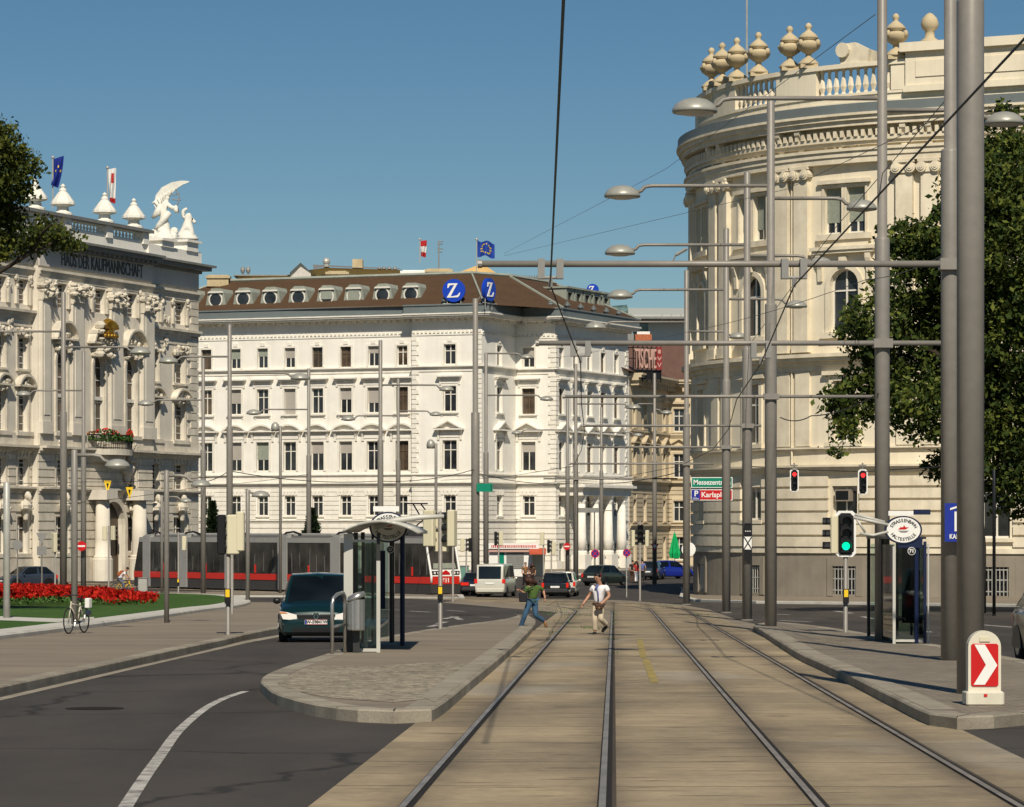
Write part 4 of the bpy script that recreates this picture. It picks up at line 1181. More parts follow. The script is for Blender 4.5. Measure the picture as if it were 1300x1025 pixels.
# inscription
a, b = U(68), U(170); zt1 = (Zp['frz']+Zp['cor'])/2-0.05
Mt = Matrix.Translation((fLc.P.x-EL.x, fLc.P.y-EL.y, 0)) @ Matrix.Rotation(R(68), 4, 'Z') @ Matrix.Translation(((a+b)/2, -0.2, zt1))
to = text_mesh('HAUS DER KAUFMANNSCHAFT', 1.5, M['letters_dark'], 'inscription', pal, 0.03, M=Mt)
w = max((v.co-to.data.vertices[0].co).length for v in to.data.vertices)
k = (b-a)/w
to.data.transform(Mt @ Matrix.Diagonal((k, 1, 1, 1)) @ Mt.inverted())
# portal columns, balcony, gold shell
for p in (109, 156):
    mb = MB(fLc); u = U(p); mb.smooth = True
    mb.lathe([(0.6, 2.0), (0.6, 3.2), (0.52, zl(645, 150)+0.6)], (u, -0.95, 0), 18); mb.smooth = False; mb.lathe([(0.8, 0), (0.8, 1.7), (0.72, 1.75), (0.72, 1.9), (0.6, 2.0)], (u, -0.95, 0), 18)
    mb.box(u-0.85, u+0.85, -1.8, -0.1, zl(645, 150)+0.6, zl(645, 150)+1.35); mb.build('column', M['stone_grey'], pal)
mb = MB(fLc); u0, u1 = U(101), U(150)
pts = [(u0+(u1-u0)*k/10, -0.2-1.7*math.sin(PI*k/10)**0.6) for k in range(11)]
mb.prism_xy([(u0, 0.02), (u1, 0.02)][::-1]+[] if False else pts+[(u1, 0.02), (u0, 0.02)], zl(577, 130)-0.1, zl(577, 130)+0.35); mb.prism_xy([((x-(u0+u1)/2)*0.8+(u0+u1)/2, y*0.7) for x, y in pts]+[(u1-0.6, 0.02), (u0+0.6, 0.02)], zl(577, 130)-0.6, zl(577, 130)-0.103)
mb.build('balcony_slab', M['stone_trim'], pal)
mb = MB(fLc); zb = zl(577, 130)+0.35
for k in range(10):
    (x0, y0), (x1, y1) = pts[k], pts[k+1]
    mb.tube([(x0, y0*0.95, zb+1.1), (x1, y1*0.95, zb+1.1)], 0.05, 5, False); mb.tube([(x0, y0*0.95, zb+0.1), (x1, y1*0.95, zb+0.1)], 0.04, 5, False)
    for j in range(3):
        t = j/3; x, y = x0+(x1-x0)*t, (y0+(y1-y0)*t)*0.95; mb.tube([(x, y, zb), (x, y, zb+1.1)], 0.028, 4, False)
mb.build('balcony_railing', M['black'], pal)
mb = MB(fLc); u = U(119); zt2 = zl(412, 119)
for k in range(9):
    a0 = PI*(k+0.5)/9
    mb.tube([(u+0.25*math.cos(a0), -1.0, zt2-0.4), (u+0.95*math.cos(a0), -1.05, zt2-0.4+0.55*math.sin(a0)), (u+0.85*math.cos(a0), -0.7, zt2-0.25+0.62*math.sin(a0))], [0.08, 0.16, 0.1], 6)
mb.lathe([(0.9, 0), (0.95, 0.12), (0.8, 0.28), (0.5, 0.36)], (u, -0.6, zt2-0.75), 14, 1, 0.6)
for k in range(7): mb.ball((u-0.9+0.3*k, -1.0-0.3*math.sin(PI*k/6), zt2-0.95), 0.16)
mb.build('gold_shell', M['gold'], pal)
mb = MB(fLc); cluster(mb, u, zl(432, 119), 2.6, 2.6, 0.9, 60, rnd); mb.box(u-1.7, u-0.9, -0.8, 0, zl(425, 119), zl(421, 119)); mb.box(u+0.9, u+1.7, -0.8, 0, zl(425, 119), zl(421, 119)); mb.build('carved_cartouche', M['stone_trim'], pal)
mb = MB(fLc); herm(mb, U(150), zl(600, 150), 1.3); mb.build('herm_bust', M['stone_trim'], pal)
# balcony flower box
fb = thing('flower_box', 'red and green balcony flowers above the palace portal', 'flower box', fLc.world(((u0+u1)/2, -1.2, zb+0.6)))
Vv = []; Ff = []; mi = []
for k in range(1500):
    t = rnd.random(); i = min(9, int(t*10)); f_ = t*10-i
    x = pts[i][0]+(pts[i+1][0]-pts[i][0])*f_; y = (pts[i][1]+(pts[i+1][1]-pts[i][1])*f_)*rnd.uniform(0.75, 1.02); z = zb+0.75+rnd.uniform(-0.15, 0.85)*(0.6+0.4*math.sin(9*t))
    c = fLc.world((x, y, z)) - fb.location; s = rnd.uniform(0.06, 0.13)
    d1 = Vector((rnd.gauss(0, 1), rnd.gauss(0, 1), rnd.gauss(0, 1))).normalized()*s; d2 = Vector((rnd.gauss(0, 1), rnd.gauss(0, 1), rnd.gauss(0, 1))).normalized()*s
    b0 = len(Vv); Vv += [c-d1, c+d2, c+d1, c-d2]; Ff.append((b0, b0+1, b0+2, b0+3)); mi.append(1 if z > zb+1.1 and rnd.random() < 0.55 else 0)
M['leaf_bright'] = mat('bright_leaves', (0.05, 0.11, 0.02), 0.7, var=0.4, vscale=8)
M['flower_red'] = mat('red_petals', (0.5, 0.012, 0.008), 0.6, var=0.35, vscale=9)
rawmesh('flowers', Vv, Ff, [M['leaf_bright'], M['flower_red']], fb, midx=mi)
# two small yellow pennants over the portal
for i, (p, y, lb) in enumerate(((118, 618, 'small yellow pennant over the palace portal, left of its partner'), (146, 626, 'small yellow pennant beside the round portal column'))):
    u, z = fLc.at(p, y); q = fLc.world((u, -1.3, z)); t = thing('pennant', lb, 'pennant', q)
    mb = MB(); mb.prism_xz([(-0.3, 0.45), (0, -0.55), (0.3, 0.45)], 0, 0.03); mb.build('cloth', M['yellow'], t)
    mb = MB(); mb.prism_xz([(-0.1, 0.25), (0, -0.2), (0.1, 0.25)], -0.006, 0.0); mb.build('emblem', M['black'], t)
# statues -------------------------------------------------------------------
def skin_obj(name, verts, edges, radii, mtl, parent, sub=2, root=0, loc=(0, 0, 0), rot=0, rest=None):
    me = bpy.data.meshes.new(name); me.from_pydata(verts, edges, []); me.update()
    o = bpy.data.objects.new(name, me); COL.objects.link(o)
    m = o.modifiers.new('skin', 'SKIN'); m.use_smooth_shade = True; m.branch_smoothing = 0.6
    for i, r in enumerate(radii):
        sv = me.skin_vertices[0].data[i]; sv.radius = r if isinstance(r, tuple) else (r, r); sv.use_root = (i == root)
    s = o.modifiers.new('sub', 'SUBSURF'); s.levels = sub; s.render_levels = sub
    dg = bpy.context.evaluated_depsgraph_get(); dg.update()
    m2 = bpy.data.meshes.new_from_object(o.evaluated_get(dg))
    bpy.data.objects.remove(o); bpy.data.meshes.remove(me)
    m2.materials.clear(); m2.materials.append(mtl)
    for p in m2.polygons: p.use_smooth = True
    o2 = bpy.data.objects.new(name, m2); COL.objects.link(o2); o2.parent = parent
    return o2
sp = W(208, 304, 256); st = thing('winged_statue', 'tall white winged statue with arched wing on the palace roof corner', 'statue', (sp.x, sp.y, sp.z))
skin_obj('figure', [(0, 0, 1.9), (0.0, 0, 2.6), (0.15, 0, 3.1), (0.28, 0, 3.35), (0.36, -0.05, 3.6), (-0.1, 0, 1.2), (-0.15, 0, 0.2), (0.3, 0, 1.1), (0.25, 0, 0.2), (0.55, -0.1, 2.7), (0.9, -0.15, 2.5), (1.2, -0.2, 2.75), (-0.2, 0.1, 2.6), (-0.4, 0.1, 2.2)],
         [(0, 1), (1, 2), (2, 3), (3, 4), (0, 5), (5, 6), (0, 7), (7, 8), (2, 9), (9, 10), (10, 11), (2, 12), (12, 13)],
         [0.5, 0.42, 0.38, 0.15, 0.26, 0.5, 0.6, 0.44, 0.55, 0.19, 0.24, 0.26, 0.2, 0.16], M['statue'], st)
mb = MB(); mb.smooth = True; mb.tube([(-0.2, -0.1, 2.9), (-0.5, -0.2, 2.2), (-0.95, -0.1, 1.75)], [0.2, 0.34, 0.12], 8); mb.tube([(0.5, -0.3, 2.2), (0.1, -0.45, 1.7), (-0.4, -0.3, 1.1), (-0.75, -0.2, 0.8)], [0.25, 0.28, 0.22, 0.1], 8); mb.tube([(0.9, -0.2, 2.35), (1.2, -0.25, 2.45)], [0.2, 0.3], 8); mb.build('drapery', M['statue'], st)
mb = MB(); mb = MB(); mb.smooth = True
for k in range(7):
    t_ = k/6; a_ = Vector((-0.35+0.75*t_, 0.2, 2.6+1.0*t_)); mb.tube([a_, a_+Vector((-0.45+0.9*t_, 0.05, 0.55+0.2*t_)), a_+Vector((-0.7+2.1*t_, 0.0, 0.9+0.25*t_-0.5*(1-t_)))], [0.12, 0.13, 0.03], 6)
mb.build('feathers', M['statue'], st)
mb = MB()
WP = [(-0.45, 0.2, 2.0), (-0.85, 0.25, 2.9), (-0.7, 0.25, 3.7), (-0.2, 0.2, 4.35), (0.6, 0.1, 4.75), (1.4, 0.05, 4.9), (2.1, 0, 4.85)]
WQ = [(0.25, 0.2, 1.8), (0.2, 0.25, 2.6), (0.25, 0.25, 3.1), (0.45, 0.2, 3.6), (0.95, 0.1, 4.15), (1.45, 0.05, 4.5), (2.12, 0, 4.78)]
for k in range(len(WP)-1):
    for (dy0, dy1) in ((0, 0.16),):
        a, b, c, d = WP[k], WP[k+1], WQ[k+1], WQ[k]
        f0 = [Vector(a), Vector(b), Vector(c), Vector(d)]; f1 = [p+Vector((0, 0.18, 0)) for p in f0]
        mb.add(f0+f1, [(0, 1, 2, 3), (7, 6, 5, 4), (0, 4, 5, 1), (1, 5, 6, 2), (2, 6, 7, 3), (3, 7, 4, 0)])
mb.build('wing', M['statue'], st)
mb = MB(); mb.tube([(1.15, -0.2, 2.8), (1.3, -0.2, 3.5), (1.0, -0.15, 4.2)], 0.05, 5); mb.tube([(0.7, -0.1, 3.3), (1.45, -0.2, 3.25)], 0.05, 5); mb.tube([(0.75, -0.1, 3.6), (1.35, -0.2, 3.8)], 0.04, 5); mb.build('staff', M['greyroof'], st)
mb = MB()
for k in range(16): mb.ball((rnd.uniform(-1.0, 0.9), rnd.uniform(-0.4, 0.4), rnd.uniform(0.0, 0.9)*(1-0.2)), rnd.uniform(0.2, 0.45), None, None, 8, 5)
mb.smooth = True; mb.lathe([(1.0, -0.05), (0.95, 0.1), (0.7, 0.4), (0.5, 0.9)], (0, 0, 0), 12); mb.build('rock_base', M['statue'], st)
sp = W(238, 304, 262); st = thing('seated_statue', 'smaller white seated statue at the right end of the palace roof', 'statue', (sp.x, sp.y, sp.z))
skin_obj('figure', [(0, 0, 0.9), (0.05, 0, 1.6), (0.1, 0, 2.0), (0.05, -0.05, 2.35), (0.35, -0.3, 0.8), (0.4, -0.3, 0.1), (-0.35, -0.2, 0.7), (-0.7, -0.3, 0.1), (0.5, -0.1, 1.6), (0.7, -0.15, 1.35), (-0.35, 0, 1.8), (-0.4, 0, 2.4), (0.0, 0, 2.65)],
         [(0, 1), (1, 2), (2, 3), (0, 4), (4, 5), (0, 6), (6, 7), (2, 8), (8, 9), (2, 10), (10, 11), (11, 12)],
         [0.42, 0.36, 0.2, 0.24, 0.3, 0.25, 0.3, 0.26, 0.16, 0.14, 0.16, 0.18, 0.14], M['statue'], st)
mb = MB(); mb.smooth = True; mb.lathe([(0.95, -0.05), (0.9, 0.1), (0.6, 0.5), (0.35, 0.9)], (0, 0, 0), 12); mb.build('rock_base', M['statue'], st)
# flags on the palace roof
def flag(px_, ytop, ybot, d, cl, mats_, label, shape, name='flag', r=0.06):
    a = W(px_, ybot, d); H = (ybot-ytop)*d/F
    t = thing(name, label, 'flag', (a.x, a.y, a.z)); mb = MB(); mb.tube([(0, 0, 0), (0, 0, H)], r, 6); mb.ball((0, 0, H), r*2.2); mb.build('flagpole', M['pole_light'], t)
    k = d/F
    mb = MB(); shape(mb, k, H); mb.build('cloth', mats_, t); return t
M['flag_blue'] = mat('flag_blue', (0.008, 0.022, 0.2), 0.7, var=0.2, vscale=2); M['flag_red'] = mat('flag_red', (0.45, 0.02, 0.02), 0.7); M['flag_white'] = mat('flag_white', (0.7, 0.69, 0.66), 0.7)
def hang(mb, k, H, cols_, w=14, h=38, sway=0.0, tail=0.3):
    n, m = 8, 14
    def P(i, j):
        u, v = i/n, j/m
        x = (1+w*u*(1-0.25*v)+sway*v*v*6)*k; y = 0.22*math.sin(u*7+v*3)*(0.3+v); z = H-(2+h*v+u*tail*8*(v-0.5)*2)*k
        return (x, y, z)
    for i in range(n):
        for j in range(m):
            mb.mi = cols_(i/n, j/m); mb.quad(P(i, j), P(i+1, j), P(i+1, j+1), P(i, j+1))
flag(67, 200, 266, 246, None, [M['flag_blue'], M['yellow']], 'dark blue flag hanging from a white pole on the palace roof', lambda mb, k, H: hang(mb, k, H, lambda u, v: 1 if (abs((u-0.5)**2*1.5+(v-0.5)**2*3-0.12) < 0.025 and int(u*16+v*12) % 2) else 0, 13, 33, -0.6, 0.5))
flag(136.5, 213, 262, 249, None, [M['flag_white'], M['flag_red']], 'white flag with red marks on the palace roof above the balustrade', lambda mb, k, H: hang(mb, k, H, lambda u, v: 1 if (0.25 < u < 0.7 and 0.08 < v < 0.42) or v > 0.85 else 0, 10, 42, 0.3, 0.2))
# ---------------------------------------------------------------- cream corner rotunda on the right
M['cream_stone'] = mat('cream_stone', (0.76, 0.68, 0.52), 0.85, var=0.05, vscale=0.5, dirt=0.28, dscale=0.35, dcol=(0.42, 0.35, 0.24), streak=0.25, bump=0.12, bscale=9)
M['cream_trim'] = mat('cream_trim', (0.73, 0.65, 0.495), 0.85, var=0.08, vscale=1.3, dirt=0.38, dscale=0.6, dcol=(0.33, 0.27, 0.18), streak=0.3)
M['plinth'] = mat('grey_plinth_stone', (0.27, 0.235, 0.185), 0.85, var=0.1, vscale=0.8, dirt=0.45, dscale=0.5, dcol=(0.15, 0.13, 0.1), streak=0.35, bump=0.15, bscale=9)
M['urn_stone'] = mat('ochre_urn_stone', (0.5, 0.41, 0.26), 0.85, var=0.14, vscale=2, dirt=0.4, dscale=1)
class CFac:
    def __init__(s, Xc, Dc, Rr, a0, a1, E):
        s.c = Vector((Xc, Dc)); s.R = Rr; s.a0 = R(a0); s.a1 = R(a1); s.E = E; s.L = Rr*(s.a0-s.a1)
        us = np.linspace(0, s.L+40, 6000); pxs = []; ds = []
        for u in us:
            w = s.world((u, 0, 0)); pxs.append(CX+w.x*F/w.y); ds.append(w.y)
        i0 = int(np.argmin(pxs[:4000])); s.us = us[i0:]; s.pxs = np.array(pxs[i0:]); s.ds = np.array(ds[i0:]); s.usil = us[i0]
    def world(s, p):
        u, y, z = p
        if u < s.L:
            a = s.a0-u/s.R; r = s.R-y
            return Vector((s.c.x-r*math.sin(a), s.c.y-r*math.cos(a), z))
        v = u-s.L; a = s.a1
        q = Vector((s.c.x-s.R*math.sin(a), s.c.y-s.R*math.cos(a)))+Vector((math.cos(a), -math.sin(a)))*v+Vector((math.sin(a), math.cos(a)))*y
        return Vector((q.x, q.y, z))
    def __call__(s, p):
        w = s.world(p); return Vector((w.x-s.E[0], w.y-s.E[1], w.z))
    def u(s, px): return float(np.interp(px, s.pxs, s.us))
    def at(s, px, py):
        u = s.u(px); d = s.world((u, 0, 0)).y; return u, CZ+(HY-py)*d/F
ER = (29.0, 186.0)
rb = thing('rotunda_building', 'tall cream corner building with rounded front, balustrade and stone urns at right', 'building', (ER[0], ER[1], 0))
fR = CFac(29.0, 186.0, 18.0, 205, 24.6, ER)
zq = lambda y, p=1080: fR.at(p, y)[1]
SEG = 0.8
UE = fR.L+26; US = 0.0
Q = dict(pl=zq(697), g1=zq(603), s1=zq(592), s2=zq(568), w1b=zq(561), w1t=zq(483), b1=zq(470), b2=zq(446), w2b=zq(421), w2t=zq(341), hd=zq(322), w3b=zq(296), w3t=zq(237), cap=zq(222), arc=zq(208), fr=zq(190), co=zq(152), gut=zq(137), rail=zq(80), ped=zq(118))
cw = 1.75
colp = (1072, 1264); uw = [fR.u(955), fR.u(1072), fR.u(1264)]
sp_ = uw[1]-uw[0]
allu = [uw[0]-sp_*k for k in range(6, 0, -1)]+uw+[uw[2]+8.4, uw[2]+16.8]
allu = [u for u in allu if u > 2.0]
mw = MB(fR); mt = MB(fR); mt.seg = SEG; mp = MB(fR); mp.seg = SEG
holes = []
for u in allu:
    holes += [('b', (u-0.75, u+0.75, zq(755), zq(719))), ('g', (u-0.8, u+0.8, zq(683) if u > fR.L else zq(660), zq(617))), ('1', (u-0.7, u+0.7, Q['w1b'], Q['w1t'])), ('2', (u-0.9, u+0.9, Q['w2b'], Q['w2t'], True)), ('3', (u-1.3, u-0.16, Q['w3b'], Q['w3t'])), ('3', (u+0.16, u+1.3, Q['w3b'], Q['w3t']))]
hs = [h for _, h in holes]
hsb = [h for k, h in holes if k == 'b']
wall(mp, US, UE, 0, Q['pl'], hsb, 0.3, SEG)
wall(mw, US, UE, Q['pl'], Q['co'], [h for k, h in holes if k != 'b'], 0.4, SEG)
vis = [u for u in allu if u > fR.usil-2]
for k, h in holes:
    a, b, c, d = h[:4]; u = (a+b)/2
    if k == 'b':
        if u > fR.usil-2:
            mg = MB(fR); mg.quad((a, 0.28, c), (b, 0.28, c), (b, 0.28, d), (a, 0.28, d)); wo = mg.build('cellar_window', M['glass'], rb)
            mg = MB(fR)
            for j in range(7): x = a+(b-a)*(j+0.5)/7; mg.tube([(x, 0.06, c), (x, 0.06, d)], 0.035, 5)
            for z in (c+(d-c)*0.15, c+(d-c)*0.55, c+(d-c)*0.9): mg.box(a, b, 0.03, 0.09, z-0.03, z+0.03)
            mg.build('grille', M['pole_light'], wo)
        mp.box(a-0.35, a, -0.07, 0.02, c-0.1, d+0.5); mp.box(b, b+0.35, -0.07, 0.02, c-0.1, d+0.5); mp.box(a, b, -0.07, 0.02, d, d+0.5)
        continue
    if u > fR.usil-2:
        window(fR, rb, h, 0.32, 'pair' if k == 'g' else 'tee' if k == '3' else 'casement', 'glass' if k in 'g1' else 'glass', 'winframe', {'3': 0.75, '2': 0.35, '1': 0.2, 'g': 0.15}[k] if random.random() < 0.8 else 0, 0.09, blindmat='curtain' if k in '3' else 'blind', transom=0.66)
    if k == '3': surround(mt, h, 0.14, 0.06, False)
    elif k == '2':
        surround(mt, h, 0.3, 0.1, False); mt.box(a-0.5, b+0.5, -0.3, 0.02, c-0.35, c-0.02)
        mt.box(u-0.22, u+0.22, -0.28, 0.02, d+0.2, d+0.65)
        for s in (a-0.65, b+0.65): console(mt, s, Q['hd']+0.02, 0.3, 1.5, 0.35)
        mt.box(a-1.0, b+1.0, -0.4, 0.02, Q['hd']+0.03, Q['hd']+0.2); mt.box(a-1.1, b+1.1, -0.5, 0.02, Q['hd']+0.203, Q['hd']+0.4)
    elif k == '1':
        surround(mt, h, 0.26, 0.1, False); mt.box(a-0.45, b+0.45, -0.28, 0.02, c-0.25, c-0.02)
        mt.box(a-0.6, b+0.6, -0.3, 0.02, d+0.32, d+0.55)
    elif k == 'g':
        for z0 in (0,): mt.box(a-0.25, b+0.25, -0.2, 0.02, c-0.22, c-0.02)
for u in allu:
    h3 = (u-1.3, u+1.3, Q['w3b'], Q['w3t']); mt.box(u-1.7, u+1.7, -0.26, 0.02, Q['w3b']-0.35, Q['w3b']-0.02); mt.box(u-1.5, u+1.5, -0.12, 0.02, Q['w3b']-0.9, Q['w3b']-0.36); mt.box(u-1.65, u+1.65, -0.24, 0.02, Q['w3t']+0.2, Q['w3t']+0.42)
# rusticated ground floor
courses(mt, US, UE, Q['pl']+0.05, Q['g1'], 6, [h for k, h in holes if k == 'g'], 0.16, 0.13, 0.2)
mt.box(US, UE, -0.1, 0.02, Q['pl']-0.25, Q['pl']+0.03)
cornice(mt, US, UE, Q['s1']-0.35, [(0.15, 0.16), (0.34, 0.16), (0.5, 0.12)])
cornice(mt, US, UE, Q['s2']-0.2, [(0.1, 0.14), (0.24, 0.1)])
cornice(mt, US, UE, Q['b1'], [(0.12, 0.3), (0.25, 0.25), (0.55, 0.2), (0.72, 0.2)])
cornice(mt, US, UE, Q['arc'], [(0.4, 0.35), (0.48, 0.3), (0.58, 0.16)])
dz = Q['co']-Q['fr']
cornice(mt, US, UE, Q['fr']+0.2, [(0.3, 0.2), (0.45, 0.25)])
dentils(mt, US, UE, Q['fr']+1.0, 0.2, 0.36, 0.55, 0.42)
cornice(mt, US, UE, Q['co']-0.45, [(0.72, 0.3), (0.88, 0.25), (1.02, 0.14)])
# pilaster pairs with ionic capitals and brackets above
pairs = []
mid_us = [(a+b)/2 for a, b in zip(allu, allu[1:])]
mid_us = [allu[0]-sp_/2]+mid_us
for m_ in mid_us:
    for s in (-0.72, 0.72):
        u = m_+s
        if not (1 < u < UE-1): continue
        mt.box(u-0.48, u+0.48, -0.3, 0.02, Q['b2']+0.6, Q['cap']-0.02); mt.box(u-0.56, u+0.56, -0.4, 0.02, Q['b2']+0.02, Q['b2']+0.6)
        # lower storey panel pilaster
        mt.box(u-0.5, u+0.5, -0.14, 0.02, Q['s2']+0.1, Q['b1']-0.02)
        pairs.append(u)
        if u > fR.usil-3:
            mb = MB(fR); z = Q['arc']-0.02; w = 1.0
            mb.box(u-0.62, u+0.62, -0.5, 0.02, z-0.14, z)
            for q in (-1, 1):
                for rr, yy in ((0.3, -0.5), (0.19, -0.56), (0.09, -0.6)): mb.cyl_y(u+q*0.4, z-0.42, rr, yy, 0.0, 12)
            mb.box(u-0.4, u+0.4, -0.4, 0.02, z-0.7, z-0.15); mb.box(u-0.5, u+0.5, -0.36, 0.02, Q['cap']-0.1, Q['cap']+0.03)
            mb.build('ionic_capital', M['cream_trim'], rb)
            mb = MB(fR); console(mb, u, Q['co']-0.46, 0.34, 1.15, 0.66); mb.build('bracket', M['cream_trim'], rb)
rnd = random.Random(11)
for u in [x for x in allu if x > fR.usil-2]:
    mb = MB(fR)
    for k in range(36):
        x = u+rnd.uniform(-1.7, 1.7); z = Q['fr']+0.35+rnd.uniform(-0.3, 0.4)*(1-abs(x-u)/2.2); mb.ball((x, -0.12, z-0.0), rnd.uniform(0.07, 0.17), 0.14, None, 6, 4)
    mb.build('carved_garland', M['cream_trim'], rb)
mw.build('wall', M['cream_stone'], rb); mp.build('plinth', M['plinth'], rb); mt.build('stone_trim', M['cream_trim'], rb)
# gutter, attic, balustrade
mg = MB(fR); mg.seg = SEG
z0 = Q['co']+0.24; mg.box(US, UE, -0.98, 0.1, z0+0.003, z0+0.12); mg.box(US, UE, -0.94, -0.6, z0+0.12, Q['gut']+0.1); mg.box(US, UE, -0.6, 0.3, z0+0.12, Q['gut']-0.1); mg.build('gutter', M['gutter_zinc'], rb)
ma = MB(fR); ma.seg = SEG
zt_ = Q['rail']; zp = Q['ped']; ub = fR.u(1150)
ma.box(US, UE, 0.2, 0.7, Q['gut']-0.3, zp); ma.box(US, UE, 0.1, 0.8, Q['gut']-0.2, Q['gut']+0.35); ma.box(US, UE, 0.12, 0.78, zp-0.15, zp+0.003)
spans = []
last = US
cuts = sorted([(m_-1.5, m_+1.5) for m_ in mid_us if 1 < m_ < ub])
for a, b in cuts:
    if a > last: spans.append((last, a))
    ma.box(max(a, US), min(b, ub), 0.12, 0.78, zp+0.002, zt_-0.25); last = b
if last < ub-1.0: spans.append((last, ub-0.9))
ma.box(US, ub, 0.02, 0.88, zt_-0.25, zt_)
za = zq(52, 1200)
ma.box(ub-0.9, ub, 0.1, 0.8, zp, zt_-0.253)
ma.box(ub, UE, -0.1, 3.0, zp-0.2, za-0.5); ma.box(ub-0.25, UE, -0.4, 3.2, za-0.5, za); ma.box(ub+0.6, UE-0.6, -0.16, 0, zp+0.6, za-1.0); ma.box(ub-0.1, UE, -0.2, 3, zp-0.203, zp+0.15)
ma.build('attic', M['cream_stone'], rb)
for a, b in spans:
    if b-a < 0.7: continue
    mb = MB(fR)
    k = max(1, int((b-a)/0.46)); h = zt_-0.25-zp; pt = (b-a)/k
    for i in range(k): mb.lathe([(0.17, 0), (0.1, h*0.1), (0.2, h*0.32), (0.1, h*0.68), (0.09, h*0.85), (0.16, h)], (a+(i+0.5)*pt, 0.45, zp), 6, caps=False)
    mb.build('balustrade', M['cream_trim'], rb)
urn_us = [m_+s for m_ in mid_us for s in (-0.72, 0.72) if m_ > fR.u(980)]+[fR.u(p) for p in (894, 908, 927, 955, 1134)]
for u in urn_us:
    if 1:
        if not (1 < u < ub-0.5): continue
        mb = MB(fR); mb.fmap = None; w = fR((u, 0.45, 0))
        mb.box(w.x-0.45, w.x+0.45, w.y-0.45, w.y+0.45, zt_, zt_+0.15)
        mb.smooth = False
        mb.box(w.x-0.5, w.x+0.5, w.y-0.5, w.y+0.5, zt_, zt_+0.22)
        mb.smooth = True
        mb.lathe([(0.7, 0.22), (0.66, 0.32), (0.4, 0.55), (0.2, 0.66), (0.18, 0.84), (0.3, 0.9), (0.66, 1.12), (0.8, 1.36), (0.76, 1.46), (0.5, 1.54), (0.44, 1.64), (0.62, 1.7), (0.64, 1.78), (0.46, 1.96), (0.26, 2.1), (0.12, 2.2), (0.2, 2.3), (0.23, 2.42), (0.14, 2.56), (0.0, 2.62)], (w.x, w.y, zt_), 14, 0.88, 0.88)
        for q in range(4):
            a_ = PI/4+q*PI/2; mb.ball((w.x+0.68*math.cos(a_), w.y+0.68*math.sin(a_), zt_+1.42), 0.15, 0.15, 0.2, 6, 5)
        mb.build('urn', M['urn_stone'], rb)
w = fR((fR.u(1177), 0.5, 0)); mb = MB(); mb.smooth = True; zz = za
mb.lathe([(0.55, 0), (0.5, 0.15), (0.28, 0.3), (0.25, 0.65), (0.42, 0.8), (0.5, 1.05), (0.42, 1.35), (0.2, 1.6), (0, 1.7)], (w.x, w.y, zz), 12); mb.build('finial', M['urn_stone'], rb)
# scroll ornament on the balustrade
u0 = fR.u(1066); u1 = fR.u(1100); mb = MB(fR); mb.seg = 0.5
P = [(-1.0+1.0*math.cos(t)*1.0, 0.9*math.sin(t)) for t in np.linspace(0, PI*0.95, 9)]
mb.box(u0+0.3, u1, 0.2, 2.0, zt_, zt_+0.75); mb.prism_xz([(u0, zt_), (u1, zt_), (u1+0.1, zt_+0.7), (u0+0.9, zt_+1.15), (u0+0.1, zt_+1.1), (u0-0.15, zt_+0.6)], 0.1, 0.5)
mb.cyl_y(u0+0.2, zt_+0.75, 0.42, -0.1, 0.3, 12); mb.build('scroll_ornament', M['cream_trim'], rb)
# flat roof, antenna, air conditioner, drainpipe
mb = MB(); zt2 = Q['gut']+0.4
mb.poly([(fR((u, 0.6, 0)).x, fR((u, 0.6, 0)).y, zt2) for u in np.linspace(US, UE, 60)]+[(40, 6, zt2)]); mb.build('roof', M['lead'], rb)
mb = MB(fR); mb.quad((UE, 0, 0), (UE, 20, 0), (UE, 20, zt2), (UE, 0, zt2)); mb.build('wall', M['cream_stone'], rb)
w = W(948, 82, 186); mb = MB(); mb.tube([(w.x-ER[0], w.y-ER[1], w.z-2), (w.x-ER[0], w.y-ER[1], w.z+3), (w.x-ER[0], w.y-ER[1], w.z+12)], [0.07, 0.06, 0.03], 6); mb.build('antenna', M['pole_light'], rb)
u = fR.u(1062); z = zq(629); mb = MB(fR); u += 0.45; mb.box(u-0.5, u+0.45, -0.12, 0.3, z-0.33, z+0.33); mb.mi = 1; mb.box(u-0.42, u+0.37, -0.13, -0.11, z-0.25, z+0.25); mb.build('air_conditioner', [M['plinth'], M['black']], rb)
for pxx in (1003, 1007): pass
u = fR.u(1007); mb = MB(fR); mb.tube([(u, -0.12, Q['s1']), (u, -0.12, Q['arc'])], 0.06, 6); mb.build('drainpipe', M['cream_trim'], rb)
# ---------------------------------------------------------------- buildings behind
# sandstone building in the side street
M['sandstone'] = mat('sandstone_render', (0.6, 0.5, 0.34), 0.85, var=0.06, vscale=0.6, dirt=0.35, dscale=0.4, streak=0.3)
M['sandstone_trim'] = mat('sandstone_trim', (0.55, 0.455, 0.31), 0.85, var=0.1, vscale=1.2, dirt=0.45, dscale=0.6)
M['red_brown_roof'] = mat('red_brown_tiles', (0.12, 0.065, 0.05), 0.85, var=0.15, vscale=2, dirt=0.3)
pS = Vector((PD.x+0.15, PD.y+0.3)); ES = (pS.x, pS.y)
sb = thing('sandstone_building', 'tan sandstone street building with red-brown roof between the white and cream buildings', 'building', (pS.x, pS.y, 0))
fS = Fac(ES, 73, ES); uS = fS.u(849); pS2 = fS.world((uS, 0, 0)); fS2 = Fac((pS2.x, pS2.y), -6, ES); uS2 = fS2.u(915)
zs = lambda y: fS.at(822, y)[1]
zE = zs(478)
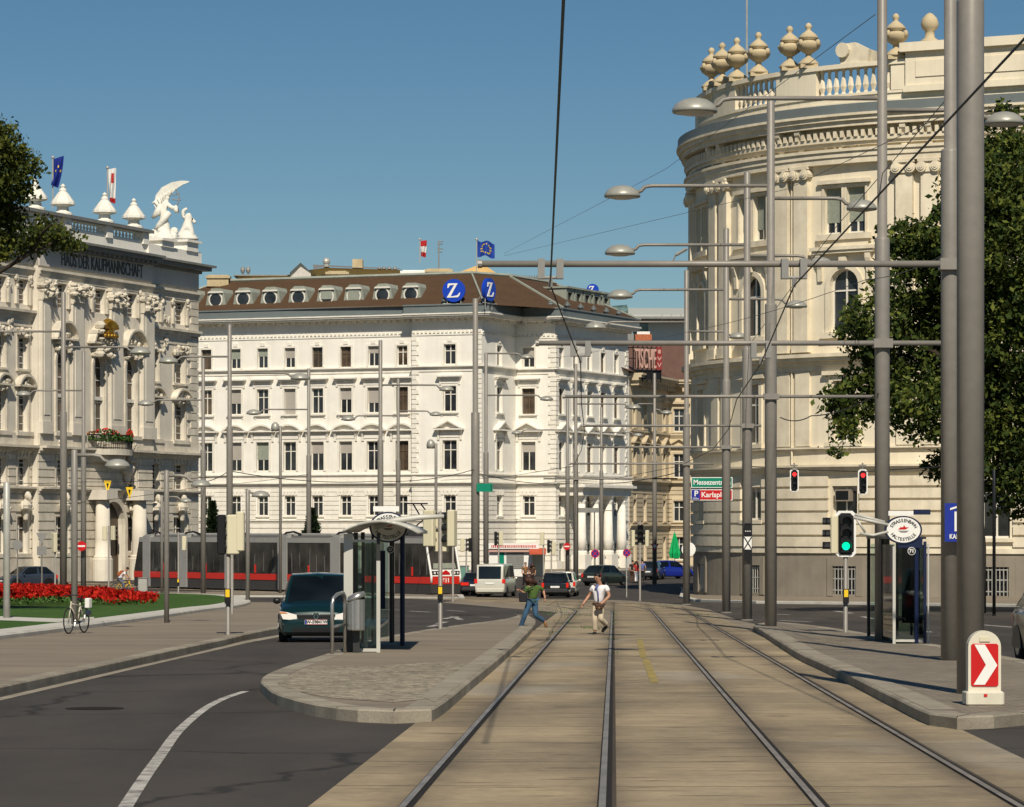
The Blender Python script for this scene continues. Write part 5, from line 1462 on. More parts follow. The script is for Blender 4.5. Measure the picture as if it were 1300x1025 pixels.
def sface(f, u0, u1, cols_):
    mw = MB(f); mt = MB(f); holes = []
    for u in cols_: holes += [(u-0.6, u+0.6, zs(545), zs(515)), (u-0.6, u+0.6, zs(605), zs(574)), (u-0.6, u+0.6, zs(662), zs(635)), (u-0.6, u+0.6, zs(712), zs(682))]
    wall(mw, u0, u1, 0, zE, holes, 0.35)
    for i, h in enumerate(holes):
        window(f, sb, h, 0.25, 'casement', 'glass', 'winframe', 0, 0.08)
        surround(mt, h, 0.2, 0.08, True)
        if i % 4 == 1: pediment(mt, h[0]-0.7, h[1]+0.7, h[3]+0.8, 0.9, 0.45); console(mt, h[0]-0.4, h[3]+0.79, 0.2, 0.8, 0.35); console(mt, h[1]+0.4, h[3]+0.79, 0.2, 0.8, 0.35)
        if i % 4 == 0: mt.box(h[0]-0.6, h[1]+0.6, -0.4, 0.02, h[3]+0.5, h[3]+0.75)
    for y, p in ((550, 0.25), (612, 0.5), (668, 0.35)): cornice(mt, u0, u1, zs(y)-0.2, [(p*0.5, 0.2), (p, 0.2)])
    courses(mt, u0, u1, 1.0, zs(616), 16, holes, 0.08, 0.1, 0.2)
    dentils(mt, u0, u1, zE-0.75, 0.35, 0.5, 0.9, 1.0)
    cornice(mt, u0, u1, zE-0.75, [(1.0, 0.3), (1.3, 0.25), (1.45, 0.2)], 0, 1)
    mw.build('wall', M['sandstone'], sb); mt.build('stone_trim', M['sandstone_trim'], sb)
sface(fS, 0, uS, [uS*(k+0.5)/4 for k in range(4)]); sface(fS2, 0, uS2, [uS2*(k+0.4)/2 for k in range(2)])
mb = MB(); a = fS((-2, -0.6, 0)); b = fS((uS+0.6, -0.6, 0)); c = fS2((uS2, -0.6, 0)); zz = zE+0.1; zt_ = zs(424)
b2 = fS((uS-3, 9, 0)); a2 = fS((-2, 9, 0)); c2 = fS2((uS2, 8, 0)); back = fS2((uS2, 26, 0)); back2 = fS((-2, 26, 0))
mb.quad((a.x, a.y, zz), (b.x, b.y, zz), (b2.x, b2.y, zt_), (a2.x, a2.y, zt_)); mb.quad((b.x, b.y, zz), (c.x, c.y, zz), (c2.x, c2.y, zt_), (b2.x, b2.y, zt_)); mb.poly([(p.x, p.y, zt_) for p in (a2, b2, c2, back, back2)])
rf = mb.build('roof', M['red_brown_roof'], sb)
q = W(817, 428, 335); mb = MB(); mb.box(q.x-ES[0]-0.9, q.x-ES[0]+0.9, q.y-ES[1], q.y-ES[1]+1.5, q.z-2.5, q.z+0.3); mb.mi = 1; mb.box(q.x-ES[0]-0.7, q.x-ES[0]+0.7, q.y-ES[1]+0.1, q.y-ES[1]+1.3, q.z+0.3, q.z+0.6)
M['brick'] = mat('brick_red', (0.4, 0.13, 0.06), 0.85, var=0.2, vscale=6)
mb.build('chimney', [M['brick'], M['white']], rf)
# roof lettering sign
M['sign_letters'] = mat('faded_red_letters', (0.5, 0.31, 0.26), 0.6); M['sign_edge'] = mat('dark_red_edge', (0.25, 0.03, 0.03), 0.6)
d0 = fS.world((2.0, 0, 0)).y; a = W(804, 470, d0-1.6); b = W(839, 472, d0-0.2)
ang = math.atan2(b.y-a.y, b.x-a.x); Ls = (Vector((b.x, b.y))-Vector((a.x, a.y))).length
ts = thing('roof_sign', 'red and white roof sign reading TISCHE with a red crest on the sandstone building', 'sign', (a.x, a.y, a.z), ang)
to = text_mesh('TISCHE', 2.9, M['sign_letters'], 'lettering', ts, 0.12, 'LEFT', Matrix.Translation((0, -0.2, 1.1)), bold=0.0)
xs = [v.co.x for v in to.data.vertices]; k = (Ls*0.78)/(max(xs)-min(xs)); to.data.transform(Matrix.Diagonal((k, 1, 1, 1)))
mb = MB(); mb.box(Ls*0.8, Ls*1.0, -0.25, -0.05, 0.1, 2.4); mb.build('crest_panel', M['sign_edge'], ts)
mb = MB(); mb.prism_xz([(Ls*0.83, 1.3), (Ls*0.9, 1.0), (Ls*0.97, 1.3), (Ls*0.97, 1.5), (Ls*0.9, 1.2), (Ls*0.83, 1.5)], -0.28, -0.26); mb.prism_xz([(Ls*0.83, 0.7), (Ls*0.9, 0.3), (Ls*0.97, 0.7), (Ls*0.97, 0.9), (Ls*0.9, 0.5), (Ls*0.83, 0.9)], -0.28, -0.26); mb.box(Ls*0.85, Ls*0.95, -0.28, -0.26, 1.75, 2.15); mb.build('crest', M['sign_letters'], ts)
mb = MB()
for z in (0.0, 1.2, 2.3): mb.box(-1, Ls, -0.04, 0.04, z-0.05, z+0.05)
for k in range(7): mb.box(Ls*k/6-0.05, Ls*k/6+0.05, -0.03, 0.05, -1.2, 2.5)
mb.box(-1, Ls, 0.05, 0.12, -0.9, 0.05); mb.build('support_frame', M['black'], ts)
# modern glazed roof block far behind
gb = W(840, 671, 400); EG = (gb.x, gb.y); mdn = thing('glazed_building', 'distant grey modern building with slanted metal roof and glass storey, beyond the brown roofs', 'building', (gb.x, gb.y, 0))
mm = lambda p: Vector((p[0]-EG[0], p[1]-EG[1], p[2]))
M['glass_green'] = glass_mat('green_glass', (0.1, 0.16, 0.15), 0.1); M['pale_metal'] = mat('pale_sheet_roof', (0.45, 0.46, 0.42), 0.5, 0.2, var=0.06)
def PW(px_, py_, d): return tuple(W(px_, py_, d))
mb = MB(mm); mb.box(PW(780, 0, 400)[0], PW(960, 0, 400)[0], 400, 430, 0, ZA(436, 400)); mb.build('wall', M['stone_dark'], mdn)
mb = MB(mm); x0, x1 = PW(784, 0, 400)[0], PW(960, 0, 400)[0]
mb.prism_yz([(398, ZA(404, 400)), (398, ZA(401, 400)), (402, ZA(390, 400)), (424, ZA(388, 400)), (424, ZA(404, 400))], PW(797, 0, 400)[0], x1); mb.build('roof', M['pale_metal'], mdn)
mb = MB(mm); mb.add([PW(772, 405, 398), PW(800, 404, 398), PW(796, 387, 402), PW(774, 389, 402), PW(772, 405, 422), PW(774, 389, 422), PW(796, 387, 422), PW(800, 404, 422)], [(0, 1, 2, 3), (0, 3, 5, 4), (3, 2, 6, 5), (1, 7, 6, 2)]); mb.build('glass_gable', M['glass_green'], mdn)
mb = MB(mm); mb.box(PW(803, 0, 401)[0], PW(823, 0, 401)[0], 400.5, 401, ZA(436, 400), ZA(411, 400)); mb.build('window', M['glass_green'], mdn)
mb = MB(mm); mb.box(PW(823, 0, 401)[0], x1, 400.5, 404, ZA(436, 400), ZA(410, 400)); mb.build('wall', M['white'], mdn)
mb = MB(mm); mb.box(PW(786, 0, 400)[0], x1, 396.5, 400.4, ZA(407, 400), ZA(404, 400)-0.02); mb.box(PW(776, 0, 400)[0], PW(804, 0, 400)[0], 398, 401, ZA(436, 400), ZA(425, 400)); mb.build('eaves', M['greyroof'], mdn)
mb = MB(mm)
for k in range(9): x = PW(840+12*k, 0, 398)[0]; mb.tube([(x, 397, ZA(410, 400)), (x, 397, ZA(401, 400))], 0.07, 5)
mb.build('railing', M['pole_light'], mdn)
# ochre rooftop house behind the ridge
gp = W(430, 671, 316); EP = (gp.x, gp.y); oh = thing('rooftop_house', 'ochre house with grey gabled roof rising behind the brown mansard roof', 'building', (gp.x, gp.y, 0))
mm = lambda p: Vector((p[0]-EP[0], p[1]-EP[1], p[2])); X = lambda p, d=316: W(p, 0, d).x; Zz = lambda y, d=316: ZA(y, d)
mb = MB(mm); mb.add([PW(368, 365, 316), PW(508, 365, 316), PW(508, 343, 316), PW(414, 340, 316), PW(392, 343, 316), PW(368, 346, 316)]+[(p[0], 326, p[2]) for p in (PW(368, 365, 316), PW(508, 365, 316), PW(508, 343, 316), PW(414, 340, 316), PW(392, 343, 316), PW(368, 346, 316))], [(0, 1, 2, 3, 4, 5), (1, 7, 8, 2), (0, 5, 11, 6)])
mb.box(X(300), X(368), 317, 327, 20, Zz(350)); mb.build('wall', M['ochre'], oh)
mb = MB(mm); P1 = [PW(366, 347, 315), PW(382, 331, 315), PW(398, 343, 315), PW(510, 343.5, 315)]; mb.add([PW(382, 331, 315), PW(398, 342, 315), PW(398, 342, 327), PW(382, 331, 327), PW(365, 348, 315), PW(365, 348, 327), PW(397, 336, 327), PW(508, 341, 327), PW(510, 342.5, 315), PW(414, 339, 315)], [(0, 1, 2, 3), (4, 0, 3, 5), (1, 9, 8, 7, 6)])
mb.box(X(296), X(370), 316.4, 327, Zz(350), Zz(348.5)); mb.build('roof', M['greyroof'], oh)
mb = MB(mm); mb.prism_xz([(X(369), Zz(360)), (X(395), Zz(360)), (X(395), Zz(346)), (X(382), Zz(334)), (X(369), Zz(346))], 315.6, 315.9); mb.build('gable_cladding', M['stone_dark'], oh)
for p in (397, 408, 452): mb = MB(mm); mb.box(X(p), X(p+4), 315.8, 316.1, Zz(356), Zz(350)); mb.build('window', M['glass'], oh)
mb = MB(mm); mb.tube([(X(413), 318, Zz(342)), (X(413), 318, Zz(331))], 0.28, 8); mb.ball((X(413), 318, Zz(330)), 0.4); mb.build('vent_pipe', M['pole_light'], oh)
mb = MB(mm); mb.box(X(446), X(459), 318, 320, Zz(342), Zz(327)); mb.build('chimney', M['beige_chimney'], oh)
for p in (480, 486, 493, 500, 305, 312):
    mb = MB(mm); mb.tube([(X(p), 319, Zz(352)), (X(p), 319, Zz(335+((p*7) % 9)))], 0.08, 5); mb.ball((X(p), 319, Zz(340)), 0.25, 0.25, 0.4, 6, 4); mb.build('roof_vent', M['greyroof'], oh)
# arched ochre roof house behind the corner
gp = W(610, 671, 318); EP = (gp.x, gp.y); oa = thing('arched_house', 'ochre gabled house with round arch peeking over the roof near the two blue signs', 'building', (gp.x, gp.y, 0))
mm = lambda p: Vector((p[0]-EP[0], p[1]-EP[1], p[2]))
mb = MB(mm); mb.prism_xz([(X(582, 318), 20), (X(640, 318), 20), (X(640, 318), ZA(353, 318)), (X(612, 318), ZA(335, 318)), (X(582, 318), ZA(346, 318))], 318, 326); mb.build('wall', M['ochre'], oa)
mb = MB(mm); xc = X(609, 318); zc = ZA(358, 318)
for k in range(12):
    t0, t1 = PI*k/12, PI*(k+1)/12
    mb.prism_xz([(xc+q*math.cos(t), zc+q*math.sin(t)) for q, t in ((0.65, t0), (0.9, t0), (0.9, t1), (0.65, t1))], 317.7, 318.05)
mb.build('arch_moulding', M['white'], oa)
mb = MB(mm); mb.disc_xz(xc, 317.95, zc, 0.65, 18); mb.build('arched_window', M['glass'], oa)
mb = MB(mm); mb.box(X(510, 318), X(584, 318), 319, 326, 20, ZA(352, 318)); mb.build('parapet', M['patina'], oa)
mb = MB(mm)
for k in range(20): x = X(640+3.2*k, 318); mb.tube([(x, 319, ZA(362, 318)), (x, 319, ZA(349, 318))], 0.05, 4)
mb.tube([(X(640, 318), 319, ZA(349, 318)), (X(701, 318), 319, ZA(353, 318))], 0.06, 4); mb.build('roof_railing', M['greyroof'], oa)
# flags and aerial on the middle roof
flag(533, 304, 334, 310, None, [M['flag_red'], M['flag_white']], 'red and white flag on a pole above the middle of the brown roof', lambda mb, k, H: hang(mb, k, H, lambda u, v: 1 if 0.33 < v < 0.66 else 0, 8, 20, 0.1, 0.1))
def fly(mb, k, H, cols_, w=22, h=20):
    n, m = 16, 12
    def P(i, j):
        u, v = i/n, j/m; return ((1+w*u)*k, 0.35*math.sin(u*8+v), H-(1+h*v+4*u*(1-0.4*v)+1.2*math.sin(u*8+v))*k)
    for i in range(n):
        for j in range(m):
            mb.mi = cols_((i+0.5)/n, (j+0.5)/m); mb.quad(P(i, j), P(i+1, j), P(i+1, j+1), P(i, j+1))
def stars(u, v):
    r = math.hypot((u-0.5)*1.1, v-0.5)
    return 1 if 0.24 < r < 0.36 and (int((math.atan2(v-0.5, u-0.5)+PI)/(2*PI)*24) % 2 == 0) else 0
M['flag_eu'] = mat('flag_bright_blue', (0.012, 0.05, 0.3), 0.7, var=0.15, vscale=2)
flag(605, 304, 352, 308, None, [M['flag_eu'], M['yellow']], 'bright blue flag with a ring of yellow stars flying above the corner roof', lambda mb, k, H: fly(mb, k, H, stars))
q = W(557, 342, 310); ae = thing('aerial', 'thin television aerial on the brown roof between the two flags', 'aerial', q); mb = MB(); k = 310/F
mb.tube([(0, 0, 0), (0, 0, 36*k)], 0.07, 5); mb.build('mast', M['greyroof'], ae); mb = MB()
for z, w_ in ((35, 6), (32, 5), (26, 6), (22, 5)):
    mb = MB(); mb.tube([(-w_*0.3*k, 0, z*k), (w_*k, 0, z*k)], 0.05, 4); mb.build('rod', M['greyroof'], ae)
# ---------------------------------------------------------------- street lamps, masts, cantilevers
def dome(parent, p, r, mtl='dome'):
    mb = MB(); mb.smooth = True; h = r*0.62
    mb.lathe([(r*0.97, -0.02), (r, 0.02), (r*0.97, h*0.25), (r*0.82, h*0.58), (r*0.55, h*0.85), (r*0.25, h*0.97), (0.0, h)], p, 18)
    o = mb.build('lamp_head', M[mtl], parent)
    mb = MB(); mb.smooth = True; mb.lathe([(0.0, -r*0.16), (r*0.5, -r*0.13), (r*0.86, -0.015)], p, 16, caps=False); mb.build('lens', M['lens'], o)
    return o
def lamp_arm(root, side_x, z, r, y=0.0, tr=0.05, mtl='pole'):
    "horizontal tube ending in a hook that holds the rim of the dome"
    s = 1 if side_x > 0 else -1
    xe = side_x-s*r*1.0
    mb = MB(); mb.smooth = True
    mb.tube([(0, y, z), (xe-s*0.3, y, z), (xe-s*0.12, y, z-0.03), (xe-s*0.02, y, z-0.14), (xe+s*0.18, y, z-0.2)], tr, 8)
    mb.build('arm', M[mtl], root)
    dome(root, (side_x, y, z-0.3), r)
PG = 'street lamp poles around the square'
def pole(px_, d, ytop, label, r0=0.165, r1=0.11, ystep=None, arms=(), beams=(), cat='lamp post', name='street_lamp', mtl='pole', group=PG, zstep=8.95, steps=True):
    b = GX(px_, d); t = thing(name, label, cat, (b.x, b.y, b.z), 0, group)
    zt = ZA(ytop, d)-b.z; zs_ = (ZA(ystep, d)-b.z) if ystep else zstep
    mb = MB(); mb.smooth = True
    if steps and zs_ < zt-0.5:
        mb.lathe([(r0*1.0, -0.2), (r0, zs_-0.03), (r0*0.94, zs_), (r1, zs_+0.02), (r1, zt-0.04), (r1*0.7, zt)], (0, 0, 0), 18)
    else: mb.lathe([(r0, -0.2), (r0, zt-0.03), (r0*0.7, zt)], (0, 0, 0), 16)
    mb.smooth = False
    for z in (0.05,): mb.lathe([(r0*1.25, -0.1), (r0*1.25, 0.03), (r0*1.02, 0.05)], (0, 0, 0), 16, caps=False)
    mb.build('pole', M[mtl], t)
    k = d/F
    for (pl, ya, r) in arms: lamp_arm(t, (pl-px_)*k, ZA(ya, d)-b.z, r)
    for (p0, p1, yb, r) in beams:
        z = ZA(yb, d)-b.z; x0, x1 = (p0-px_)*k, (p1-px_)*k
        mb = MB(); mb.smooth = True; mb.tube([(x0, -r0-r*0.4, z), (x1, -r0-r*0.4, z)], r, 10)
        mb.smooth = False
        mb.tube([(x0-0.005, -r0-r*0.4, z), (x0+0.07, -r0-r*0.4, z)], r*1.25, 10)
        bm_ = mb.build('cantilever_beam', M[mtl], t)
        mb = MB(); mb.box(-r0*1.25, r0*1.25, -r0-r*1.5, r0*0.2, z-r*1.7, z+r*1.7); mb.build('clamp', M[mtl], bm_)
    return t, b
def std(px_, d, ytop, label, lamps, beams=(), **k):
    return pole(px_, d, ytop, label, arms=lamps, beams=beams, **k)
std(1232, 39, -200, 'thickest grey lamp mast in the foreground right, behind the chevron marker', [], r0=0.175)
std(1206.5, 53, -120, 'grey mast half hidden behind the thickest foreground mast, holding the highest long cantilever', [(1206-300, -46, 0.5), (1206+185, -20, 0.42)], [(607, 1202, 336.5, 0.058)])
std(1120, 67.2, -22, 'tall grey lamp mast standing beside the right shelter with a green light on its left', [(882, 125, 0.5), (1275, 140, 0.43)], [(680, 1200, 436.5, 0.058)])
std(978.5, 84, 127, 'grey lamp mast at the near tip of the right platform kerb', [(790, 236, 0.5), (1094, 252, 0.42)], [(714, 1108, 504, 0.046)])
std(948.5, 101, 218, 'grey lamp mast carrying the white tram signal with black cross', [(787, 311, 0.5), (1041, 325, 0.42)], [(740, 966, 541, 0.042)])
std(922, 118, 290, 'grey lamp mast just left of the one with the tram signal', [(787, 368, 0.5), (1011, 380, 0.42)], [(745, 940, 568, 0.042)])
std(871.5, 144, 343, 'grey lamp mast carrying the green and red direction signs', [(756, 409, 0.5), (937, 421, 0.42)], [(722, 905, 589, 0.045)])
std(80.5, 145, 371, 'tall grey lamp mast rising behind the red flower bed in front of the palace', [(-30, 421, 0.5), (178, 441, 0.5)], ystep=523)
std(106, 188, 446, 'grey lamp mast carrying the left no-entry sign before the palace portal', [(30, 496, 0.46)])
std(258, 190, 455, 'grey lamp mast at the junction of palace and white building, behind the tram tail', [(185, 508, 0.5)])
std(291.5, 157, 412, 'tall grey lamp mast behind the left traffic lights, before the white facade', [(214, 453, 0.5), (381, 474, 0.5)])
std(392, 204, 468, 'grey lamp mast behind the tram, second conifer at its foot', [(322, 520, 0.5)])
std(483, 173, 432, 'grey lamp mast rising over the left tram-stop sign', [(567, 489, 0.42)])
std(505.5, 217, 481, 'grey lamp mast just right of the mast above the left tram-stop sign', [(442, 528, 0.5), (553, 522, 0.42)])
pole(603.5, 188, 379, 'thick brown-grey mast without lamps carrying a small green sign at the white corner', 0.26, 0.17, 524, name='mast', cat='mast')
std(617, 196, 448, 'grey lamp mast with two right-hand lamps directly beside the thick mast', [(669, 449, 0.42), (694, 502, 0.42)])
std(731, 200, 462, 'grey lamp mast at the corner of the white building right of the no-entry sign', [(805, 513, 0.45)], beams=[(690, 860, 608, 0.05)])
std(720.5, 240, 506, 'slimmer grey mast carrying the right no-entry sign', [(656, 546, 0.42)])
std(763.5, 258, 517, 'distant grey lamp mast in front of the columned portico', [(810, 549, 0.4)])
std(831, 222, 474, 'grey lamp mast carrying the yield sign before the sandstone building', [(800, 513, 0.4), (846, 520, 0.4)])
# low lamps
LG = 'low single-arm lamps'
def low(px_, d, ytop, lamp_px, ylamp, r, label, r0=0.07):
    pole(px_, d, ytop, label, r0, r0, arms=[(lamp_px, ylamp, r)], group=LG, steps=False)
low(94.5, 80, 571, 149, 578, 0.33, 'low single-arm lamp post with the parked bicycle at its foot', 0.085)
low(211.5, 90, 597, 255, 604, 0.3, 'low single-arm lamp post standing by the lawn kerb', 0.075)
low(205.5, 186, 629, 236, 631, 0.36, 'thin low lamp post behind the lawn, in front of the tram tail', 0.085)
low(314.5, 141, 622, 331, 622, 0.42, 'low lamp post at the rounded tip of the lawn kerb', 0.1)
pole(8.5, 90, 612, 'short pale cylindrical post at the left end of the lawn', 0.1, 0.1, cat='post', name='post', mtl='pole_light', group=None, steps=False)
pole(1262, 111, 596, 'thin dark post under the right tree in front of the cream building', 0.06, 0.06, cat='post', name='post', mtl='black', group=None, steps=False)
def posttop(px_, d, ytop, label):
    t, b = pole(px_, d, ytop, label, 0.09, 0.09, group='post-top lamps', steps=False)
    zt = ZA(ytop, d)-b.z
    mb = MB(); mb.smooth = True; mb.lathe([(0.24, -0.32), (0.27, -0.1), (0.22, 0.1), (0.1, 0.22), (0, 0.25)], (-0.32, 0, zt), 12); mb.build('lamp_head', M['dome'], t)
    mb = MB(); mb.tube([(0, 0, zt-0.1), (-0.32, 0, zt+0.05)], 0.05, 6); mb.build('arm', M['pole'], t)
posttop(356, 190, 541, 'lamp post with one small bell-shaped head, left one behind the tram')
posttop(553.5, 188, 563, 'lamp post with one small bell-shaped head, behind the tram front')
# ---------------------------------------------------------------- overhead wires
def wire(label, pts, r=0.012, mtl='wire', sag=0.0, hang=()):
    P = []
    for i in range(len(pts)-1):
        a, b = Vector(pts[i]), Vector(pts[i+1]); k = 8 if sag else 1
        for j in range(k):
            t = j/k; q = a.lerp(b, t); q.z -= sag*4*t*(1-t); P.append(q)
    P.append(Vector(pts[-1]))
    mb = MB(); mb.tube([tuple(p) for p in P], r, 5)
    return tag(mb.build('overhead_wire', M[mtl], None), label, 'wire')
def hanger(label, p):
    t = thing('wire_hanger', label, 'wire clamp', p, 0, 'insulated wire clamps under the beams')
    for s_ in (-1, 1):
        mb = MB(); mb.box(min(s_*0.1, s_*0.22), max(s_*0.1, s_*0.22), -0.1, 0.1, -0.22, 0.12); mb.build('clamp', M['greyroof'], t)
    mb = MB(); mb.tube([(-0.2, 0, -0.2), (0.2, 0, -0.2)], 0.03, 6); mb.tube([(0, 0, -0.2), (0, 0, -0.36)], 0.04, 6); mb.build('insulator', M['greyroof'], t)
h1, h2, h3, h4 = W(699, 338, 52.6), W(1008, 338, 52.6), W(737, 440, 66.8), W(966, 442, 66.8)
hanger('wire clamp with two blocks under the highest beam, above the white corner building', tuple(h1)); hanger('wire clamp with two blocks under the highest beam, before the cream facade', tuple(h2))
hanger('wire clamp under the second beam, over the side street facade', tuple(h3)); hanger('wire clamp under the second beam, between the grouped masts', tuple(h4))
d_ = Vector((0, 0, -0.34))
wire('dark green contact wire running down from the top centre of the sky', [W(718, -60, 23.5), W(699, 352, 52.6)], 0.016, 'copperwire')
wire('dark contact wire dropping from the highest beam to the second beam', [h1+d_, h3+d_, W(738, 512, 84), W(742, 547, 101), W(738, 572, 118), W(728, 592, 144), W(640, 606, 185), W(560, 610, 205)], 0.014)
wire('dark contact wire slanting from the upper right corner past the thick mast', [W(1330, 18, 27), h2+d_], 0.014)
wire('dark contact wire descending behind the grouped masts on the right', [h2+d_, h4+d_, W(935, 508, 84), W(925, 545, 101), W(905, 571, 118), W(862, 592, 144), W(780, 608, 185), W(690, 613, 215)], 0.014)
wire('thin pale span wire crossing the sky from the right masts to the left', [W(1112, 18, 67), W(845, 215, 130), W(640, 322, 250)], 0.009, 'greywire')
wire('thin pale span wire from the second mast over the rotunda cornice', [W(1200, 146, 53), W(1000, 240, 90), W(640, 325, 200)], 0.008, 'greywire')
wire('thin pale span wire under the first cantilever in front of the cream facade', [W(1205, 320, 53), W(1100, 355, 66), W(880, 420, 100), W(700, 455, 200)], 0.008, 'greywire', 0.1)
wire('thin dark wire hanging below the tree toward the rotunda', [W(1115, 500, 67), W(1030, 528, 84), W(990, 530, 84)], 0.016, 'wire', 0.12)
wire('dark feeder wire sagging in front of the white building above the tram', [W(240, 612, 175), W(291, 598, 157), W(480, 611, 173), W(603, 596, 188)], 0.022, 'wire', 0.25)
wire('dark feeder wire sagging from the thick mast to the far right masts', [W(603, 600, 188), W(731, 613, 200), W(871, 597, 144)], 0.022, 'wire', 0.3)
wire('thin dark wire across the palace front below its upper ledge', [W(-40, 611, 150), W(106, 612, 188), W(291, 604, 157)], 0.018, 'wire', 0.1)
wire('thin dark stay from the tall left mast to the white facade', [W(80, 640, 145), W(260, 617, 190), W(392, 602, 204)], 0.014, 'wire', 0.1)
wire('pair-lamp supply wire slanting across the rotunda upper storey', [W(1200, 128, 53), W(1060, 290, 84), W(950, 440, 101)], 0.01, 'greywire')
mb = MB(); a, b = W(858, 324, 80), W(872, 316, 80); mb.tube([tuple(a), tuple(b)], 0.05, 6); mb.tube([tuple(W(852, 336, 80)), tuple(a)], 0.02, 5)
tag(mb.build('wire_tensioner', M['greyroof']), 'small grey wire tensioner hanging in the sky left of the rotunda', 'tensioner')
# ---------------------------------------------------------------- traffic lights
M['lamp_red'] = mat('red_signal', (0.9, 0.02, 0.02), 0.3, emit=(1, 0.03, 0.03), estr=2.2)
M['lamp_green'] = mat('green_signal', (0.0, 0.8, 0.45), 0.3, emit=(0.0, 1.0, 0.5), estr=1.1)
M['lamp_off'] = mat('unlit_signal', (0.02, 0.02, 0.02), 0.25)
def head(parent, x, y, z, rot, lit=None, n=3, w=0.3, back='black', border=False, s=1.0):
    "signal head, z = its centre, facing -y before rotation"
    h = (0.3*n+0.06)*s; w = w*s
    MM = Matrix.Translation((x, y, z)) @ Matrix.Rotation(rot, 4, 'Z')
    mb = MB(); mb.M = MM; mb.bbox(-w/2, w/2, -0.06*s, 0.14*s, -h/2, h/2, 0.03*s)
    o = mb.build('signal_head', M[back], parent)
    if border:
        mb = MB(); mb.M = MM; e = 0.09*s; c = 0.09*s; W2, H2 = w/2+e, h/2+e
        mb.prism_xz([(-W2+c, -H2), (W2-c, -H2), (W2, -H2+c), (W2, H2-c), (W2-c, H2), (-W2+c, H2), (-W2, H2-c), (-W2, -H2+c)], 0.03*s, 0.05*s); mb.build('backing_board', M['white'], o)
        mb = MB(); mb.M = MM; e = 0.035*s; W2, H2 = w/2+e, h/2+e
        mb.prism_xz([(-W2+c, -H2), (W2-c, -H2), (W2, -H2+c), (W2, H2-c), (W2-c, H2), (-W2+c, H2), (-W2, H2-c), (-W2, -H2+c)], 0.022*s, 0.029*s); mb.build('board_face', M['black'], o)
    for i in range(n):
        zz = h/2-0.03*s-(0.15+0.3*i)*s
        mb = MB(); mb.M = MM; mb.cyl_y(0, zz, 0.1*s, -0.075*s, -0.05*s, 14)
        key = 'lamp_off'
        if lit == 'red' and i == 0: key = 'lamp_red'
        if lit == 'green' and i == n-1: key = 'lamp_green'
        mb.build('lens', M[key], o)
        mb = MB(); mb.M = MM; m_ = 9
        for k in range(m_):
            t0, t1 = -0.15*PI+1.3*PI*k/m_, -0.15*PI+1.3*PI*(k+1)/m_; r = 0.125*s
            a, b = (r*math.cos(t0), zz+r*math.sin(t0)), (r*math.cos(t1), zz+r*math.sin(t1))
            mb.quad((a[0], -0.26*s, a[1]), (b[0], -0.26*s, b[1]), (b[0], -0.05*s, b[1]), (a[0], -0.05*s, a[1]))
        mb.build('visor', M['black'], o)
    return o
def tl(px_, d, label, ytop, heads, r=0.055, button=None, name='traffic_light'):
    b = GX(px_, d); t = thing(name, label, 'traffic light', (b.x, b.y, b.z), 0, 'traffic lights'); k = d/F
    zt = ZA(ytop, d)-b.z
    mb = MB(); mb.smooth = True; mb.lathe([(r*1.5, -0.15), (r*1.5, 0.06), (r, 0.1), (r, zt), (0, zt+0.02)], (0, 0, 0), 10); mb.build('pole', M['pole'], t)
    for (ph, yh, rot, kw) in heads:
        x = (ph-px_)*k; z = ZA(yh, d)-b.z
        head(t, x, kw.pop('y', 0.0), z, rot, **kw)
        mb = MB(); mb.tube([(0, 0, z), (x, 0.0, z)], 0.025, 5); mb.build('bracket', M['pole'], t)
    if button:
        mb = MB(); z = ZA(button, d)-b.z; mb.box(-0.07, 0.07, -0.13, -0.03, z-0.18, z+0.18); mb.mi = 1; mb.box(-0.05, 0.05, -0.136, -0.12, z-0.02, z+0.16); mb.build('push_button', [M['black'], M['yellow']], t)
    return t
tl(289.5, 73.8, 'traffic light pole on the left pavement corner with black and cream heads', 655, [(283.5, 679, PI*0.5, {}), (296, 679, PI, dict(back='cream')), (303, 675, -PI*0.5, dict(back='cream'))], button=757)
tl(294.5, 108, 'second traffic light pole just behind the left pavement corner light', 690, [(294.5, 700, PI, dict(n=2, s=0.8, y=0.12))])
tl(226.5, 186, 'small traffic light in front of the tram tail with cream back', 676, [(234, 690, PI, dict(back='cream', s=0.9))], button=739)
tl(559, 80, 'traffic light pole on the left platform with three cream-backed heads before the tram', 650, [(546, 671, PI*0.85, dict(back='cream')), (572, 671, -PI*0.6, dict(back='cream')), (560.5, 678, PI, dict(back='cream', y=0.2, w=0.36))], button=753)
tl(575, 158, 'thin traffic light pole right in front of the tram windscreen', 684, [(575, 672, -PI*0.5, dict(s=0.9))])
tl(812.5, 158, 'traffic light on a thin post left of the direction-sign mast, with cream side heads', 662, [(813, 678, 0, dict(s=1.0)), (804, 684, PI*0.6, dict(back='cream', s=0.9)), (821, 684, -PI*0.6, dict(back='cream', s=0.9))])
tl(1073.5, 76, 'traffic light showing green in a white-edged board on the right platform', 654, [(1073, 678, 0, dict(lit='green', border=True, y=-0.12, w=0.34)), (1058, 679, -PI*0.55, dict(back='cream', y=0.05))], button=757)
tl(592, 215, 'far traffic light with cream back behind the dark saloon car', 684, [(587, 692, PI, dict(back='cream')), (596, 692, -PI/2, {})])
tl(633, 212, 'far traffic light left of the kiosk, over the white van', 676, [(636, 684, PI, dict(back='cream')), (630, 684, PI/2, {})])
tl(690, 222, 'far traffic light right of the kiosk awning with cream back', 676, [(688, 684, PI, dict(back='cream'))])
tl(700, 225, 'far twin traffic light left of the right no-entry sign', 688, [(703, 696, PI, dict(back='cream')), (697, 694, PI/2, {})])
